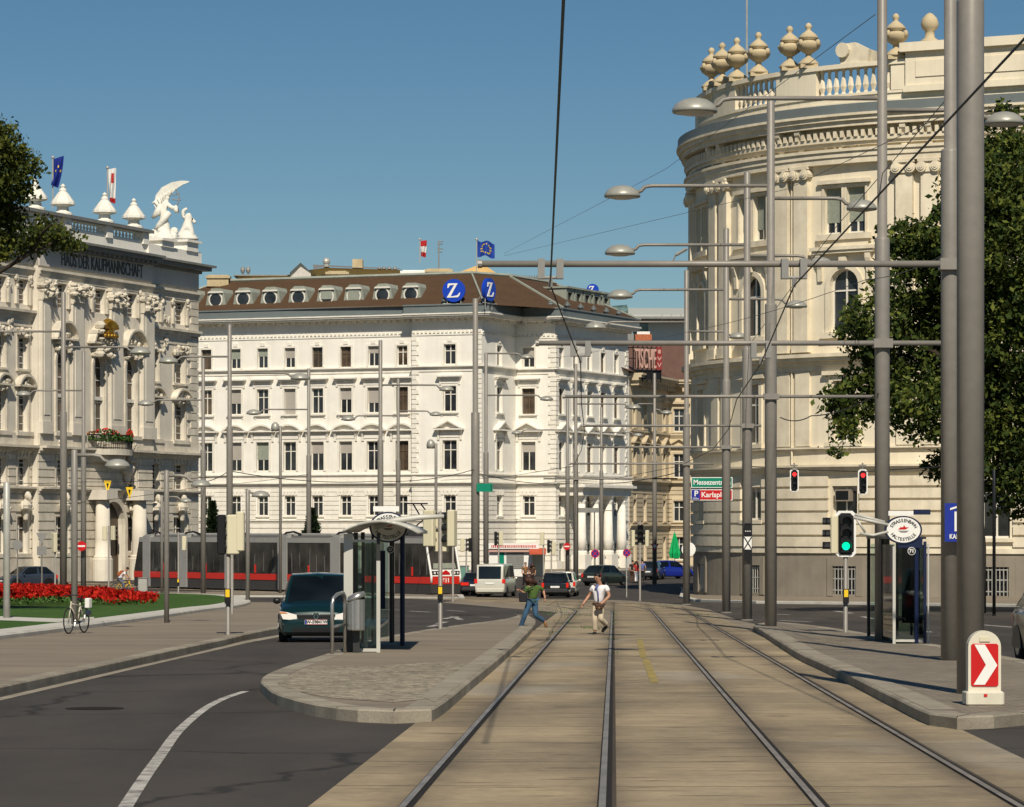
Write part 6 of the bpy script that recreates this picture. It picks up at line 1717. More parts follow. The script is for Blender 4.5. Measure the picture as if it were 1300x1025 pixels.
tl(138, 205, 'twin traffic light with cream boxes before the palace portal', 668, [(133, 677, PI, dict(back='cream')), (144, 677, PI*0.8, dict(back='cream'))])
tl(70, 195, 'traffic light with black and cream back left of the tall palace mast', 674, [(70, 689, PI*0.7, dict(back='cream', s=1.3))])
# hanging signals over the right-hand road
for p, y, d, lb in ((1008.5, 610, 110, 'hanging traffic light showing red, left of its partner, before the rusticated wall'), (1095.5, 612, 100, 'hanging traffic light showing red, partly behind the tall mast at right')):
    q = W(p, y, d); t = thing('hanging_traffic_light', lb, 'traffic light', tuple(q), 0, 'hanging traffic lights'); head(t, 0, 0, 0, 0, 'red', 3, 0.26, 'black', True, 0.72)
    mb = MB(); mb.tube([(0, 0.1, 0.3), (0, 0.1, 0.62)], 0.03, 6); mb.box(-0.12, 0.12, 0.06, 0.14, 0.5, 0.56); mb.build('hanger', M['pole'], t)
q = W(1202, 697, 75); t = thing('pedestrian_signal', 'small red signal head peeking out left of the half hidden mast', 'signal', tuple(q)); head(t, 0, 0, 0, 0, 'red', 2, 0.24, 'black', False, 0.75)
mb = MB(); mb.tube([(0.1, 0.2, -0.1), (0.1, 0.2, -2.4)], 0.04, 6); mb.build('post', M['pole'], t)
wire('span wire carrying the two hanging red lights', [W(948, 592, 101), W(1008, 596.5, 110), W(1096, 599, 100), W(1206, 592, 80)], 0.014)
# tram signal with crossed panel on the mast
q = W(948.5, 690, 101); t = thing('tram_signal', 'white tram signal panel with black cross and two black boxes on the mast', 'signal', (q.x, q.y-0.18, q.z))
mb = MB(); mb.box(-0.13, 0.13, -0.12, 0.02, -0.2, 0.22); mb.build('panel', M['white'], t)
mb = MB()
for s in (1, -1): mb.prism_xz([(-0.125*s-0.022, -0.19), (-0.125*s+0.022, -0.19), (0.125*s+0.022, 0.21), (0.125*s-0.022, 0.21)][::1], -0.126-0.002*s, -0.11)
mb.build('cross', M['black'], t)
mb = MB(); mb.box(-0.13, 0.13, -0.14, 0.02, 0.26, 0.62); mb.box(-0.1, 0.1, -0.16, 0, 0.621, 0.66); mb.mi = 1
for x in (-0.07, 0, 0.07): mb.cyl_y(x, 0.4, 0.02, -0.15, -0.13, 8)
mb.build('signal_box', [M['black'], M['white']], t)
mb = MB(); mb.box(-0.12, 0.12, -0.12, 0.02, -0.55, -0.23); mb.build('lower_box', M['black'], t)
# ---------------------------------------------------------------- signs
def disc_sign(px_, y, rpx, d, label, kind, cat='sign', post=None, front=-0.12):
    q = W(px_, y, d); r = rpx*d/F; t = thing('round_sign' if kind != 'yield' else 'yield_sign', label, cat, (q.x, q.y, q.z))
    if kind == 'noentry':
        mb = MB(); mb.cyl_y(0, 0, r, front-0.02, front, 24); mb.build('plate', M['red'], t)
        mb = MB(); mb.box(-r*0.72, r*0.72, front-0.026, front-0.01, -r*0.17, r*0.17); mb.build('bar', M['white'], t)
    elif kind == 'nostop':
        mb = MB(); mb.cyl_y(0, 0, r, front-0.02, front, 24); mb.build('plate', M['red'], t)
        mb = MB(); mb.cyl_y(0, 0, r*0.8, front-0.025, front-0.005, 24); mb.build('field', M['blue'], t)
        mb = MB()
        for s in (1, -1):
            a = PI/4*s; c_, s_ = math.cos(a)*r*0.8, math.sin(a)*r*0.8; w = r*0.1
            mb.prism_xz([(-c_-w*math.sin(a)*-1*1, -s_-w*math.cos(a)), (c_+w*math.sin(a), s_-w*math.cos(a)), (c_-w*math.sin(a), s_+w*math.cos(a)), (-c_-w*math.sin(a), -s_+w*math.cos(a))], front-0.03-0.002*s, front-0.02)
        mb.build('cross', M['red'], t)
    elif kind == 'yield':
        mb = MB(); mb.prism_xz([(0, -r*1.1), (r*1.15, r*0.85), (-r*1.15, r*0.85)], front-0.02, front); mb.build('plate', M['red'], t)
        mb = MB(); mb.prism_xz([(0, -r*0.55), (r*0.7, r*0.62), (-r*0.7, r*0.62)], front-0.026, front-0.01); mb.build('field', M['white'], t)
    elif kind == 'white':
        mb = MB(); mb.cyl_y(0, 0, r, front-0.02, front, 24); mb.build('plate', M['white'], t)
    if post:
        zb = gz(d)-q.z; mb = MB(); mb.tube([(0, 0, zb), (0, 0, r*1.2)], post, 8); mb.build('post', M['pole_light'], t)
    else:
        mb = MB(); mb.box(-0.06, 0.06, front, 0.0, -0.05, 0.05); mb.build('clamp', M['pole'], t)
    return t
disc_sign(104, 693.5, 6.3, 187.6, 'red no-entry sign on the mast in front of the palace portal', 'noentry', front=-0.2)
disc_sign(719.5, 694, 4.6, 239.6, 'red no-entry sign on the mast at the white building corner', 'noentry', front=-0.2)
disc_sign(755.5, 703, 5.4, 222, 'round blue and red no-stopping sign above the dark green hatchback', 'nostop', post=0.05)
disc_sign(795.5, 702, 5.0, 182, 'round blue and red no-stopping sign on a thin post left of the traffic light', 'nostop', post=0.035)
disc_sign(831, 694.5, 4.6, 221.6, 'triangular yield sign on the mast near the blue car', 'yield', front=-0.2)
disc_sign(874, 697.5, 9, 150, 'white round sign half hidden behind the direction-sign mast', 'white', post=0.05)
# backs of signs before the palace
for p, y, n, d, lb, sh in ((22, 692, 8, 192, 'grey back of an octagonal sign before the palace at far left', 'oct'), (53, 690, 3, 193, 'grey backs of a triangular and a rectangular sign on one post before the palace', 'tri')):
    q = W(p, y, d); t = thing('sign_back', lb, 'sign', (q.x, q.y, q.z)); mb = MB(); k = d/F
    if sh == 'oct': mb.prism_xz([(7*k*math.cos(PI/8+PI*j/4), 7*k*math.sin(PI/8+PI*j/4)) for j in range(8)], -0.03, 0)
    else:
        mb.prism_xz([(0, -1*k), (7*k, 13*k), (-7*k, 13*k)], -0.03, 0); mb.box(-6*k, 6*k, -0.035, 0.0, -15*k, -4*k)
    mb.build('plate', M['greyroof'], t); mb = MB(); mb.tube([(0, 0.05, -q.z), (0, 0.05, 13*k if sh != 'oct' else 7*k)], 0.045, 6); mb.build('post', M['pole'], t)
# green and red direction signs
def plate(name, label, p0, p1, y0, y1, d, face, cat='sign', border=True, th=0.05):
    a = W(p0, y1, d); b = W(p1, y0, d); t = thing(name, label, cat, (a.x, a.y, a.z)); w, h = b.x-a.x, b.z-a.z
    mb = MB(); mb.box(0, w, 0, th, 0, h); mb.build('plate', M['white'] if border else M[face], t)
    if border: mb = MB(); e = min(w, h)*0.07; mb.box(e, w-e, -0.006, th*0.5, e, h-e); mb.build('field', M[face], t)
    return t, w, h
def txt(t, s, size, x, z, mtl='white', y=-0.012, align='LEFT', width=None, bold=0.0):
    o = text_mesh(s, size, M[mtl], 'lettering', t, 0.002, align, None, bold=bold)
    xs = [v.co.x for v in o.data.vertices]; k = 1.0
    if width: k = width/(max(xs)-min(xs))
    o.data.transform(Matrix.Translation((x, y, z)) @ Matrix.Diagonal((k, 1, 1, 1))); return o
t, w, h = plate('direction_sign', 'green direction sign reading Messezentrum, upper of two on the mast', 877.5, 930, 606, 619.5, 143.6, 'green_sign')
txt(t, 'Messezentrum', h*0.66, w*0.05, h*0.5, width=w*0.9, bold=0.006)
t, w, h = plate('direction_sign', 'red direction sign reading Karlsplatz with blue parking symbol, lower of two', 877.5, 930, 621.5, 635.5, 143.6, 'red')
mb = MB(); mb.box(0.02, w*0.21, -0.012, 0.0, 0.02, h-0.02); mb.build('parking_field', M['blue'], t)
txt(t, 'P', h*0.72, w*0.07, h*0.6, y=-0.018, bold=0.008); txt(t, '250m', h*0.26, w*0.03, h*0.16, y=-0.018)
txt(t, 'Karlsplatz', h*0.66, w*0.24, h*0.5, width=w*0.7, bold=0.006)
t, w, h = plate('direction_sign', 'small green street sign on the thick mast above the white van', 605, 625.5, 614, 624.5, 187.6, 'green_sign', border=False)
mb = MB(); mb.box(w*0.88, w*0.93, -0.01, 0, h*0.15, h*0.85); mb.build('edge_line', M['black'], t)
t, w, h = plate('gantry_sign', 'grey back of a wide sign on a slim post before the portico columns', 734, 760, 645, 651, 225, 'greyroof', border=False)
mb = MB(); mb.tube([(w*0.8, 0.1, h), (w*0.8, 0.1, -ZA(651, 225))], 0.06, 6); mb.tube([(w*0.8, 0.1, h*0.5), (w*1.7, 0.1, h*0.4)], 0.03, 5); mb.build('post', M['pole'], t)
# parking sign behind the thick foreground mast
t, w, h = plate('parking_sign', 'blue parking sign half hidden behind the thickest foreground mast', 1199.5, 1247, 639, 688, 52.6, 'blue', border=False)
txt(t, 'P', h*0.66, w*0.24, h*0.5, y=-0.01, bold=0.02); txt(t, 'KARLSPLATZ', h*0.17, w*0.12, h*0.13, y=-0.01, width=w*0.78, bold=0.003)
mb = MB(); mb.prism_xz([(w*0.14, h*0.82), (w*0.5, h*0.93), (w*0.86, h*0.82), (w*0.86, h*0.87), (w*0.5, h*0.98), (w*0.14, h*0.87)], -0.01, 0); mb.build('roof_symbol', M['white'], t)
# chevron marker
b = GX(1249, 35.7); t = thing('chevron_marker', 'white plastic traffic marker with red and white chevron on the right platform tip', 'traffic marker', (b.x, b.y, b.z+0.16))
M['plastic_white'] = mat('aged_white_plastic', (0.66, 0.62, 0.5), 0.5, var=0.06, dirt=0.35, dscale=3, streak=0.35)
mb = MB(); mb.smooth = False
def arch_pts(w, h0, n=14): return [(-w, 0.0), (w, 0.0)]+[(w*math.cos(PI*k/n), h0+w*math.sin(PI*k/n)) for k in range(n+1)]
mb.prism_xz([(x, z+0.13) for x, z in arch_pts(0.19, 0.53)], -0.06, 0.12); mb.bbox(-0.22, 0.22, -0.13, 0.24, -0.02, 0.15, 0.02)
mb.prism_yz([(0.121, 0.1), (0.22, 0.1), (0.2, 0.3), (0.121, 0.62)], -0.1, 0.1); mb.build('body', M['plastic_white'], t)
def rr(x0, x1, z0, z1, c): return [(x0+c, z0), (x1-c, z0), (x1, z0+c), (x1, z1-c), (x1-c, z1), (x0+c, z1), (x0, z1-c), (x0, z0+c)]
mb = MB(); mb.prism_xz(rr(-0.158, 0.158, 0.205, 0.7, 0.02), -0.072, -0.05); mb.build('red_field', M['red'], t)
mb = MB(); mb.prism_xz([(-0.13, 0.225), (0.0, 0.225), (0.145, 0.45), (0.0, 0.69), (-0.12, 0.69), (0.012, 0.455)], -0.078, -0.06); mb.build('chevron', M['white'], t)
mb = MB(); mb.box(-0.06, 0.06, -0.075, -0.05, 0.725, 0.775); mb.build('handle_slot', M['cream'], t)
mb = MB(); mb.box(-0.02, 0.02, -0.14, -0.12, 0.09, 0.12); mb.build('sticker', M['flower_red'], t)
# ---------------------------------------------------------------- tram stops
M['navy'] = mat('navy_enamel', (0.008, 0.015, 0.048), 0.45); M['steel_dark'] = mat('dark_steel', (0.05, 0.05, 0.048), 0.45, 0.5, var=0.1)
def arc_text(parent, s, rx, rz, a0, a1, size, mtl, y, flip=False):
    objs = []
    n = len(s)
    for i, ch in enumerate(s):
        if ch == ' ': continue
        t = a0+(a1-a0)*(i+0.5)/n
        x, z = rx*math.cos(t), rz*math.sin(t)
        nx, nz = math.cos(t)/rx, math.sin(t)/rz
        ang = math.atan2(nz, nx)-PI/2
        if flip: ang += PI
        Mt = Matrix.Translation((x, y, z)) @ Matrix.Rotation(-ang, 4, 'Y')
        objs.append(text_mesh(ch, size, M[mtl], 'letter', parent, 0.002, 'CENTER', Mt, bold=0.0015))
    return join_meshes(objs, 'lettering')
def stop_sign(px_, y, rpx, rzpx, d, label):
    q = W(px_, y, d); k = d/F; rx, rz = rpx*k, rzpx*k; t = thing('tram_stop_sign', label, 'tram stop sign', (q.x, q.y, q.z))
    mb = MB(); mb.cyl_y(0, 0, rx*1.03, -0.0, 0.14, 40, rz*1.03); mb.build('rim', M['navy'], t)
    mb = MB(); mb.cyl_y(0, 0, rx*0.93, -0.012, 0.02, 40, rz*0.93); mb.build('face', M['white'], t)
    arc_text(t, 'STRASSENBAHN', rx*0.7, rz*0.68, R(163), R(17), rz*0.34, 'black', -0.016)
    arc_text(t, 'HALTESTELLE', rx*0.7, rz*0.7, R(205), R(335), rz*0.34, 'black', -0.016, True)
    mb = MB(); a = rx*0.3
    mb.prism_xz([(-a, 0.03*rz), (a*0.3, 0.03*rz), (a, 0.18*rz), (a*0.35, 0.2*rz), (a*0.1, 0.36*rz), (-a*0.1, 0.2*rz), (-a*0.6, 0.2*rz)], -0.016, 0); mb.build('emblem', M['red'], t)
    mb = MB(); mb.prism_xz([(-a, -0.05*rz), (a, -0.05*rz), (a*0.5, -0.2*rz), (-a*0.5, -0.2*rz)], -0.015, 0); mb.build('emblem_base', M['greyroof'], t)
    mb = MB(); mb.box(-rx*0.82, rx*0.58, 0.03, 0.06, rz*1.05, rz*1.4); mb.build('name_plate', M['white'], t)
    mb = MB(); mb.tube([(rx*0.75, 0.1, 0), (rx*0.75, 0.1, gz(d)+0.15-q.z)], 0.05, 8); mb.build('post', M['navy'], t)
    return t, rx, rz
t, rx, rz = stop_sign(1147, 673, 23, 17.3, 64.5, 'oval tram stop sign above the right glass shelter')
mb = MB(); mb.box(rx*0.56, rx*1.5, 0.03, 0.06, rz*1.12, rz*1.5); mb.build('line_plate', M['navy'], t)
mb = MB(); mb.box(-rx*0.3, rx*1.06, 0.02, 0.1, -rz*1.32, -rz*0.55); mb.build('info_box', M['navy'], t)
mb = MB(); mb.cyl_y(rx*0.45, -rz*1.55, rx*0.22, 0.0, 0.03, 18); mb.build('line_disc', M['white'], t)
mb = MB(); mb.cyl_y(rx*0.45, -rz*1.55, rx*0.19, -0.004, 0.02, 18); mb.build('line_field', M['black'], t)
txt(t, '71', rx*0.27, rx*0.45, -rz*1.55, 'white', -0.008, 'CENTER', bold=0.004)
t, rx, rz = stop_sign(493, 669.5, 23.5, 19, 62.5, 'oval tram stop sign partly hidden by the curved roof of the left shelter')
mb = MB(); mb.cyl_y(rx*0.1, -rz*1.5, rx*0.2, 0.0, 0.03, 18); mb.build('line_disc', M['white'], t)
mb = MB(); mb.cyl_y(rx*0.1, -rz*1.5, rx*0.17, -0.004, 0.02, 18); mb.build('line_field', M['black'], t); txt(t, 'D', rx*0.24, rx*0.1, -rz*1.5, 'white', -0.008, 'CENTER')
# left shelter, seen along its length
zg = gz(60)+0.15
b = GX(460, 60); sh = thing('tram_shelter', 'glass tram shelter with curved grey roof on the left platform beside the green car', 'shelter', (b.x, b.y, zg))
def LX(p, d): return (p-CX)*d/F-b.x
y0, y1 = -2.2, 3.4
xl, xr = LX(443, 58), LX(481, 58)
def post(x, y, w, dd, mtl, z1=2.28, z0=0.0): mb = MB(); mb.box(x-w/2, x+w/2, y-dd/2, y+dd/2, z0, z1); mb.build('post', M[mtl], sh)
M['shelter_pale'] = mat('pale_shelter_panel', (0.5, 0.49, 0.44), 0.5, 0.1, var=0.05, dirt=0.25, dscale=1.5)
post(xl, y0, 0.17, 0.06, 'shelter_pale', 2.26, 0.95); post(xl, y0+0.01, 0.165, 0.05, 'steel_dark', 0.95)
post(xr, y0, 0.07, 0.07, 'shelter_pale', 1.75, 0.0); post(xr, y0, 0.065, 0.065, 'steel_dark', 2.26, 1.75)
post(xr+0.02, y1, 0.07, 0.07, 'steel_dark'); post(xl, y1, 0.08, 0.08, 'steel_dark'); post((xl+xr)/2-0.08, y1, 0.05, 0.05, 'steel_dark'); post(xl, 0.6, 0.08, 0.08, 'steel_dark')
post(LX(498, 63.4), y1+0.2, 0.07, 0.07, 'steel_dark')
for (xa, ya, xb, yb) in ((xl+0.09, y0, xr-0.04, y0), (xl, y0+0.06, xl, y1-0.06), (xl+0.06, y1, xr-0.04, y1)):
    mb = MB(); nx, ny = (0.006, 0) if xa == xb else (0, 0.006)
    mb.box(min(xa, xb)-nx, max(xa, xb)+nx, min(ya, yb)-ny, max(ya, yb)+ny, 0.12, 2.1); mb.build('glass_panel', M['clear'], sh)
mb = MB(); mb.box(xl+0.09, xr-0.035, y0-0.025, y0+0.025, 0.04, 0.1); mb.box(xl+0.09, xr-0.035, y0-0.02, y0+0.02, 2.1, 2.15); mb.build('rail', M['shelter_pale'], sh)
mb = MB(); c0, c1 = LX(437, 58), LX(532, 58); n = 14; mb.smooth = True
prof = []
for k in range(n+1):
    t_ = k/n; x = c0+(c1-c0)*t_; z = 2.28+0.19*math.sin(PI*t_)**0.8-0.06*max(0, t_-0.5)
    prof.append((x, z))
for ya, yb in ((y0-0.45, y1+0.4),):
    for k in range(n):
        (xa, za), (xb, zb) = prof[k], prof[k+1]
        mb.add([(xa, ya, za), (xb, ya, zb), (xb, yb, zb), (xa, yb, za), (xa, ya, za+0.05), (xb, ya, zb+0.05), (xb, yb, zb+0.05), (xa, yb, za+0.05)], [(0, 3, 2, 1), (4, 5, 6, 7), (0, 1, 5, 4), (2, 3, 7, 6), (0, 4, 7, 3), (1, 2, 6, 5)])
mb.build('curved_roof', M['shelter_pale'], sh)
mb = MB(); mb.smooth = True
pa = [(LX(478, 62), 1.0, 2.4), (LX(505, 62), 1.0, 2.52), (LX(535, 62), 1.0, 2.58), (LX(565, 62), 1.0, 2.6)]
mb.tube(pa, [0.07, 0.065, 0.055, 0.04], 8); mb.build('roof_arm', M['shelter_pale'], sh)
mb = MB(); mb.box(xl+0.12, xl+0.55, y0+0.6, y1-0.5, 0.44, 0.5); mb.box(xl+0.25, xl+0.32, y0+0.8, y0+0.9, 0, 0.44); mb.box(xl+0.25, xl+0.32, y1-0.9, y1-0.8, 0, 0.44); mb.build('bench', M['steel'], sh)
mb = MB(); mb.box(xl+0.3, xr-0.1, y1-0.1, y1-0.05, 0.7, 1.9); mb.build('poster_panel', M['navy'], sh)
# waste bin on the shelter corner
q = GX(452, 57.4); t = thing('waste_bin', 'ribbed steel waste bin with sloping lid at the left shelter', 'bin', (q.x, q.y, gz(57.4)+0.15))
mb = MB(); mb.smooth = False; n = 28
prof = [(0.150, 0.42), (0.165, 0.44), (0.165, 1.0)]
vs = []; fs = []
for r_, z in prof:
    for k in range(n): a = 2*PI*k/n; rr_ = r_*(1.0 if k % 2 else 0.955); vs.append((rr_*math.cos(a), rr_*math.sin(a), z))
for i in range(2):
    for k in range(n): k2 = (k+1) % n; fs.append((i*n+k, i*n+k2, (i+1)*n+k2, (i+1)*n+k))
fs.append(tuple(range(n-1, -1, -1))); mb.add(vs, fs); mb.build('body', M['steel'], t)
mb = MB(); mb.smooth = True; mb.M = Matrix(((1, 0, 0, 0), (0, 1, 0, 0), (0.35, 0, 1, 0), (0, 0, 0, 1))); mb.lathe([(0.17, 1.0), (0.172, 1.04), (0.15, 1.1), (0, 1.13)], (0, 0, 0), 24); mb.build('lid', M['steel'], t)
mb = MB(); mb.box(-0.06, 0.06, 0.1, 0.2, 0, 1.0); mb.build('bracket_post', M['steel_dark'], t)
# hoop barrier
q = GX(429, 57.0); t = thing('hoop_barrier', 'bent steel tube barrier left of the waste bin', 'barrier', (q.x, q.y, gz(57)+0.15))
mb = MB(); mb.smooth = True
a, c = -0.09, 0.1
mb.tube([(a, -0.3, 0), (a, -0.3, 0.92), (a+0.02, -0.27, 1.03), (a+0.08, -0.1, 1.1), (c-0.03, 0.4, 1.12), (c, 0.52, 1.04), (c, 0.55, 0.9), (c, 0.55, 0)], 0.035, 10); mb.tube([(a, -0.3, 0.5), (c, 0.55, 0.52)], 0.028, 8); mb.build('tube', M['steel'], t)
# right shelter
zg = gz(66)+0.16; b = GX(1152, 66); sh = thing('tram_shelter', 'narrow glass tram shelter with dark posts on the right platform', 'shelter', (b.x, b.y, zg))
def LX(p, d): return (p-CX)*d/F-b.x
y0, y1 = -1.4, 3.2; xl, xr = LX(1132, 65), LX(1171, 65)
for x, y, w, m_, z1 in ((xl, y0, 0.06, 'shelter_pale', 2.05), (xr, y0, 0.06, 'navy', 2.15), (xr+0.07, y0, 0.03, 'shelter_pale', 2.1), (xl, y1, 0.07, 'steel_dark', 2.2), (xr, y1, 0.07, 'steel_dark', 2.2), (xl+0.02, 0.8, 0.06, 'steel_dark', 2.2), ((xl+xr)/2, y1, 0.05, 'steel_dark', 2.2)): post(x, y, w, w, m_, z1)
for (xa, ya, xb, yb) in ((xl+0.04, y0, xr-0.05, y0), (xr, y0+0.06, xr, y1-0.06), (xl+0.05, y1, xr-0.05, y1), (xl, y0+0.06, xl, 0.7)):
    mb = MB(); nx, ny = (0.006, 0) if xa == xb else (0, 0.006); mb.box(min(xa, xb)-nx, max(xa, xb)+nx, min(ya, yb)-ny, max(ya, yb)+ny, 0.1, 2.08); mb.build('glass_panel', M['clear'], sh)
mb = MB(); mb.box(xl+0.035, xr-0.05, y0-0.02, y0+0.02, 0.04, 0.09); mb.build('rail', M['shelter_pale'], sh)
mb = MB(); mb.box(xl-0.02, xr+0.06, y0+0.25, y1+0.3, 2.2, 2.25); mb.build('roof', M['steel_dark'], sh)
mb = MB(); mb.smooth = True
e = LX(1080, 65)
mb.tube([(LX(1124, 65), y0-0.1, 2.5), (e, y0-0.1, 2.66)], 0.035, 8); mb.tube([(LX(1124, 65), y0-0.1, 2.36), (LX(1105, 65), y0-0.1, 2.28), (LX(1088, 65), y0-0.1, 2.32)], 0.03, 8); mb.tube([(LX(1084, 65), y0-0.1, 2.63), (LX(1095, 65), y0-0.1, 2.34)], 0.025, 8); mb.tube([(LX(1124, 65), y0+0.5, 2.56), (e+0.1, y0+0.5, 2.72)], 0.03, 8); mb.build('roof_arm', M['shelter_pale'], sh)
mb = MB(); mb.box(xl+0.1, xr-0.2, 0.2, 2.6, 0.44, 0.49); mb.box(xl+0.2, xl+0.27, 0.4, 0.5, 0, 0.44); mb.box(xl+0.2, xl+0.27, 2.2, 2.3, 0, 0.44); mb.build('bench', M['steel_dark'], sh)
mb = MB(); mb.box(xl+0.15, xr-0.1, y1-0.12, y1-0.06, 0.3, 2.0); mb.build('poster_panel', M['steel_dark'], sh)
# kiosk, cabinet, parasol
q = GX(654, 262); k = 262/F; t = thing('kiosk', 'white street kiosk with red lettering strip and red awning behind the white van', 'kiosk', (q.x, q.y, 0))
z = lambda y: ZA(y, 262); x = lambda p: (p-654)*k
mb = MB(); mb.box(x(621), x(676), 0, 3, 0, z(697)); mb.build('body', M['white'], t)
mb = MB(); mb.box(x(619), x(684), -0.4, 3.2, z(697), z(690)); mb.build('roof_band', M['white'], t)
mb = MB()
rnd = random.Random(5); xx = 624
while xx < 680:
    wv = rnd.uniform(0.8, 2.2); mb.box(x(xx), x(xx+wv*0.7), -0.44, -0.38, z(695.2), z(692.2)); xx += wv+0.4
mb.build('lettering', M['flower_red'], t)
mb = MB(); mb.box(x(620), x(682), -0.3, -0.02, z(701), z(698)); mb.build('sign_strip', M['sign_letters'], t)
mb = MB(); mb.prism_yz([(0.0, z(696)), (-1.6, z(702)), (-1.6, z(704)), (0, z(698))], x(672), x(693)); M['awning'] = mat('red_awning', (0.5, 0.09, 0.04), 0.7); mb.build('awning', M['awning'], t)
mb = MB(); mb.box(x(634), x(640), -0.03, 0.02, z(716), z(700)); mb.build('door', M['green_sign'], t)
mb = MB(); mb.box(x(643), x(665), -0.05, 0.02, z(722), z(702))
for j in range(8): mb.box(x(643), x(665), -0.07, -0.04, z(721-2.3*j)-0.02, z(721-2.3*j)+0.02)
mb.build('shutter', M['greyroof'], t)
mb = MB(); mb.box(x(676), x(692), 0.5, 2.5, 0, z(704)); mb.build('side_booth', M['cream'], t)
q = GX(181.5, 198); t = thing('utility_cabinet', 'grey rounded utility cabinet in front of the tram tail', 'cabinet', (q.x, q.y, q.z)); mb = MB(); mb.smooth = False; mb.bbox(-0.3, 0.3, -0.2, 0.2, 0, 0.85, 0.04); mb.mi = 0; mb.build('body', M['pole_light'], t); mb = MB(); mb.bbox(-0.32, 0.32, -0.22, 0.22, 0.851, 0.93, 0.03); mb.build('lid', M['greyroof'], t)
q = GX(590, 228); t = thing('utility_cabinet', 'small teal cabinet behind the dark saloon car', 'cabinet', (q.x, q.y, q.z)); mb = MB(); M['teal'] = mat('teal_paint', (0.12, 0.25, 0.2), 0.6); mb.bbox(-0.45, 0.3, -0.2, 0.2, 0, 1.25, 0.04); mb.build('body', M['teal'], t); mb = MB(); mb.bbox(-0.5, 0.35, -0.24, 0.24, 1.251, 1.35, 0.03); mb.build('lid', M['greyroof'], t)
q = GX(856.5, 262); t = thing('parasol', 'closed bright green parasol in front of the sandstone building', 'parasol', (q.x, q.y, 0)); M['parasol_green'] = mat('green_canvas', (0.0, 0.33, 0.09), 0.7, var=0.2, vscale=3)
mb = MB(); mb.smooth = False; vs = []; fs = []; n = 16
for i, (r_, z_) in enumerate([(0.42, 1.55), (0.52, 2.0), (0.36, 2.7), (0.2, 3.3), (0.05, 3.75)]):
    for k_ in range(n): a = 2*PI*k_/n; rr_ = r_*(1 if k_ % 2 else 0.7); vs.append((rr_*math.cos(a), rr_*math.sin(a), z_))
for i in range(4):
    for k_ in range(n): k2 = (k_+1) % n; fs.append((i*n+k_, i*n+k2, (i+1)*n+k2, (i+1)*n+k_))
mb.add(vs, fs); mb.build('canopy', M['parasol_green'], t); mb = MB(); mb.tube([(0, 0, 0), (0, 0, 3.9)], 0.04, 6); mb.build('pole', M['pole_light'], t)
# ---------------------------------------------------------------- cars
def paint(name, col, **k): return mat(name, col, 0.28, 0.25, var=0.03, coat=0.6, spec=0.5, dirt=0.12, dscale=1.5, **k)
M['p_green'] = paint('paint_dark_green', (0.004, 0.022, 0.023)); M['p_black'] = paint('paint_black', (0.012, 0.013, 0.014)); M['p_white'] = paint('paint_cream_white', (0.68, 0.65, 0.55)); M['p_navy'] = paint('paint_navy', (0.01, 0.014, 0.03))
M['p_olive'] = paint('paint_dark_olive', (0.03, 0.042, 0.034)); M['p_blue'] = paint('paint_blue', (0.01, 0.025, 0.28)); M['p_slate'] = paint('paint_slate', (0.035, 0.05, 0.075)); M['p_drab'] = paint('paint_drab', (0.025, 0.027, 0.017))
M['taillight'] = mat('tail_lamp', (0.6, 0.02, 0.01), 0.2, emit=(1, 0.05, 0.02), estr=0.08); M['headlight'] = mat('head_lamp', (0.8, 0.76, 0.7), 0.12, spec=0.7); M['amber'] = mat('indicator_amber', (0.6, 0.24, 0.08), 0.2)
M['chrome'] = mat('chrome', (0.6, 0.6, 0.6), 0.15, 1.0); M['rim'] = mat('alloy_rim', (0.35, 0.35, 0.34), 0.35, 0.7); M['bumper'] = mat('grey_bumper', (0.03, 0.03, 0.031), 0.6)
HATCH = dict(L=4.0, W=1.7, H=1.48, st=[(0, .78, .36, .54, .57), (.025, .92, .22, .66, .72), (.09, .97, .18, .77, .84), (.25, 1, .17, .9, .98), (.5, 1, .17, .94, .96), (.8, 1, .18, .97, .99), (.95, .97, .22, .96, .98), (1, .88, .36, .86, .88)], gh=(.22, .43, .8, .975), wt=.72)
MPV = dict(L=4.26, W=1.8, H=1.6, st=[(0, .74, .34, .54, .58), (.02, .9, .2, .67, .75), (.07, .96, .17, .8, .89), (.2, 1, .17, .93, 1.0), (.5, 1, .17, 1.0, 1.02), (.8, 1, .18, 1.02, 1.04), (.96, .97, .22, 1.0, 1.02), (1, .9, .36, .92, .94)], gh=(.18, .4, .84, .98), wt=.71)
SEDAN = dict(L=4.5, W=1.74, H=1.42, st=[(0, .8, .36, .52, .55), (.025, .92, .22, .64, .7), (.09, .97, .18, .75, .81), (.28, 1, .17, .86, .94), (.5, 1, .17, .9, .92), (.8, 1, .18, .93, .97), (.95, .97, .22, .92, .96), (1, .9, .36, .84, .88)], gh=(.27, .43, .7, .86), wt=.74)
VAN = dict(L=4.8, W=1.84, H=1.98, st=[(0, .84, .32, .6, .64), (.02, .95, .22, .8, .9), (.07, .98, .2, .95, 1.05), (.16, 1, .2, 1.08, 1.12), (.5, 1, .2, 1.1, 1.12), (.8, 1, .2, 1.1, 1.12), (.97, .99, .22, 1.1, 1.12), (1, .96, .36, 1.05, 1.08)], gh=(.13, .28, .975, .995), wt=.9)
def bil(q, u, v):
    a, b, c, d = [Vector(p) for p in q]
    return (a*(1-u)+b*u)*(1-v)+(d*(1-u)+c*u)*v
def panel(mb, q, u0, u1, v0, v1, off=0.008):
    P = [bil(q, u0, v0), bil(q, u1, v0), bil(q, u1, v1), bil(q, u0, v1)]
    n = (P[1]-P[0]).cross(P[3]-P[0]).normalized()*off
    mb.quad(*[p+n for p in P])
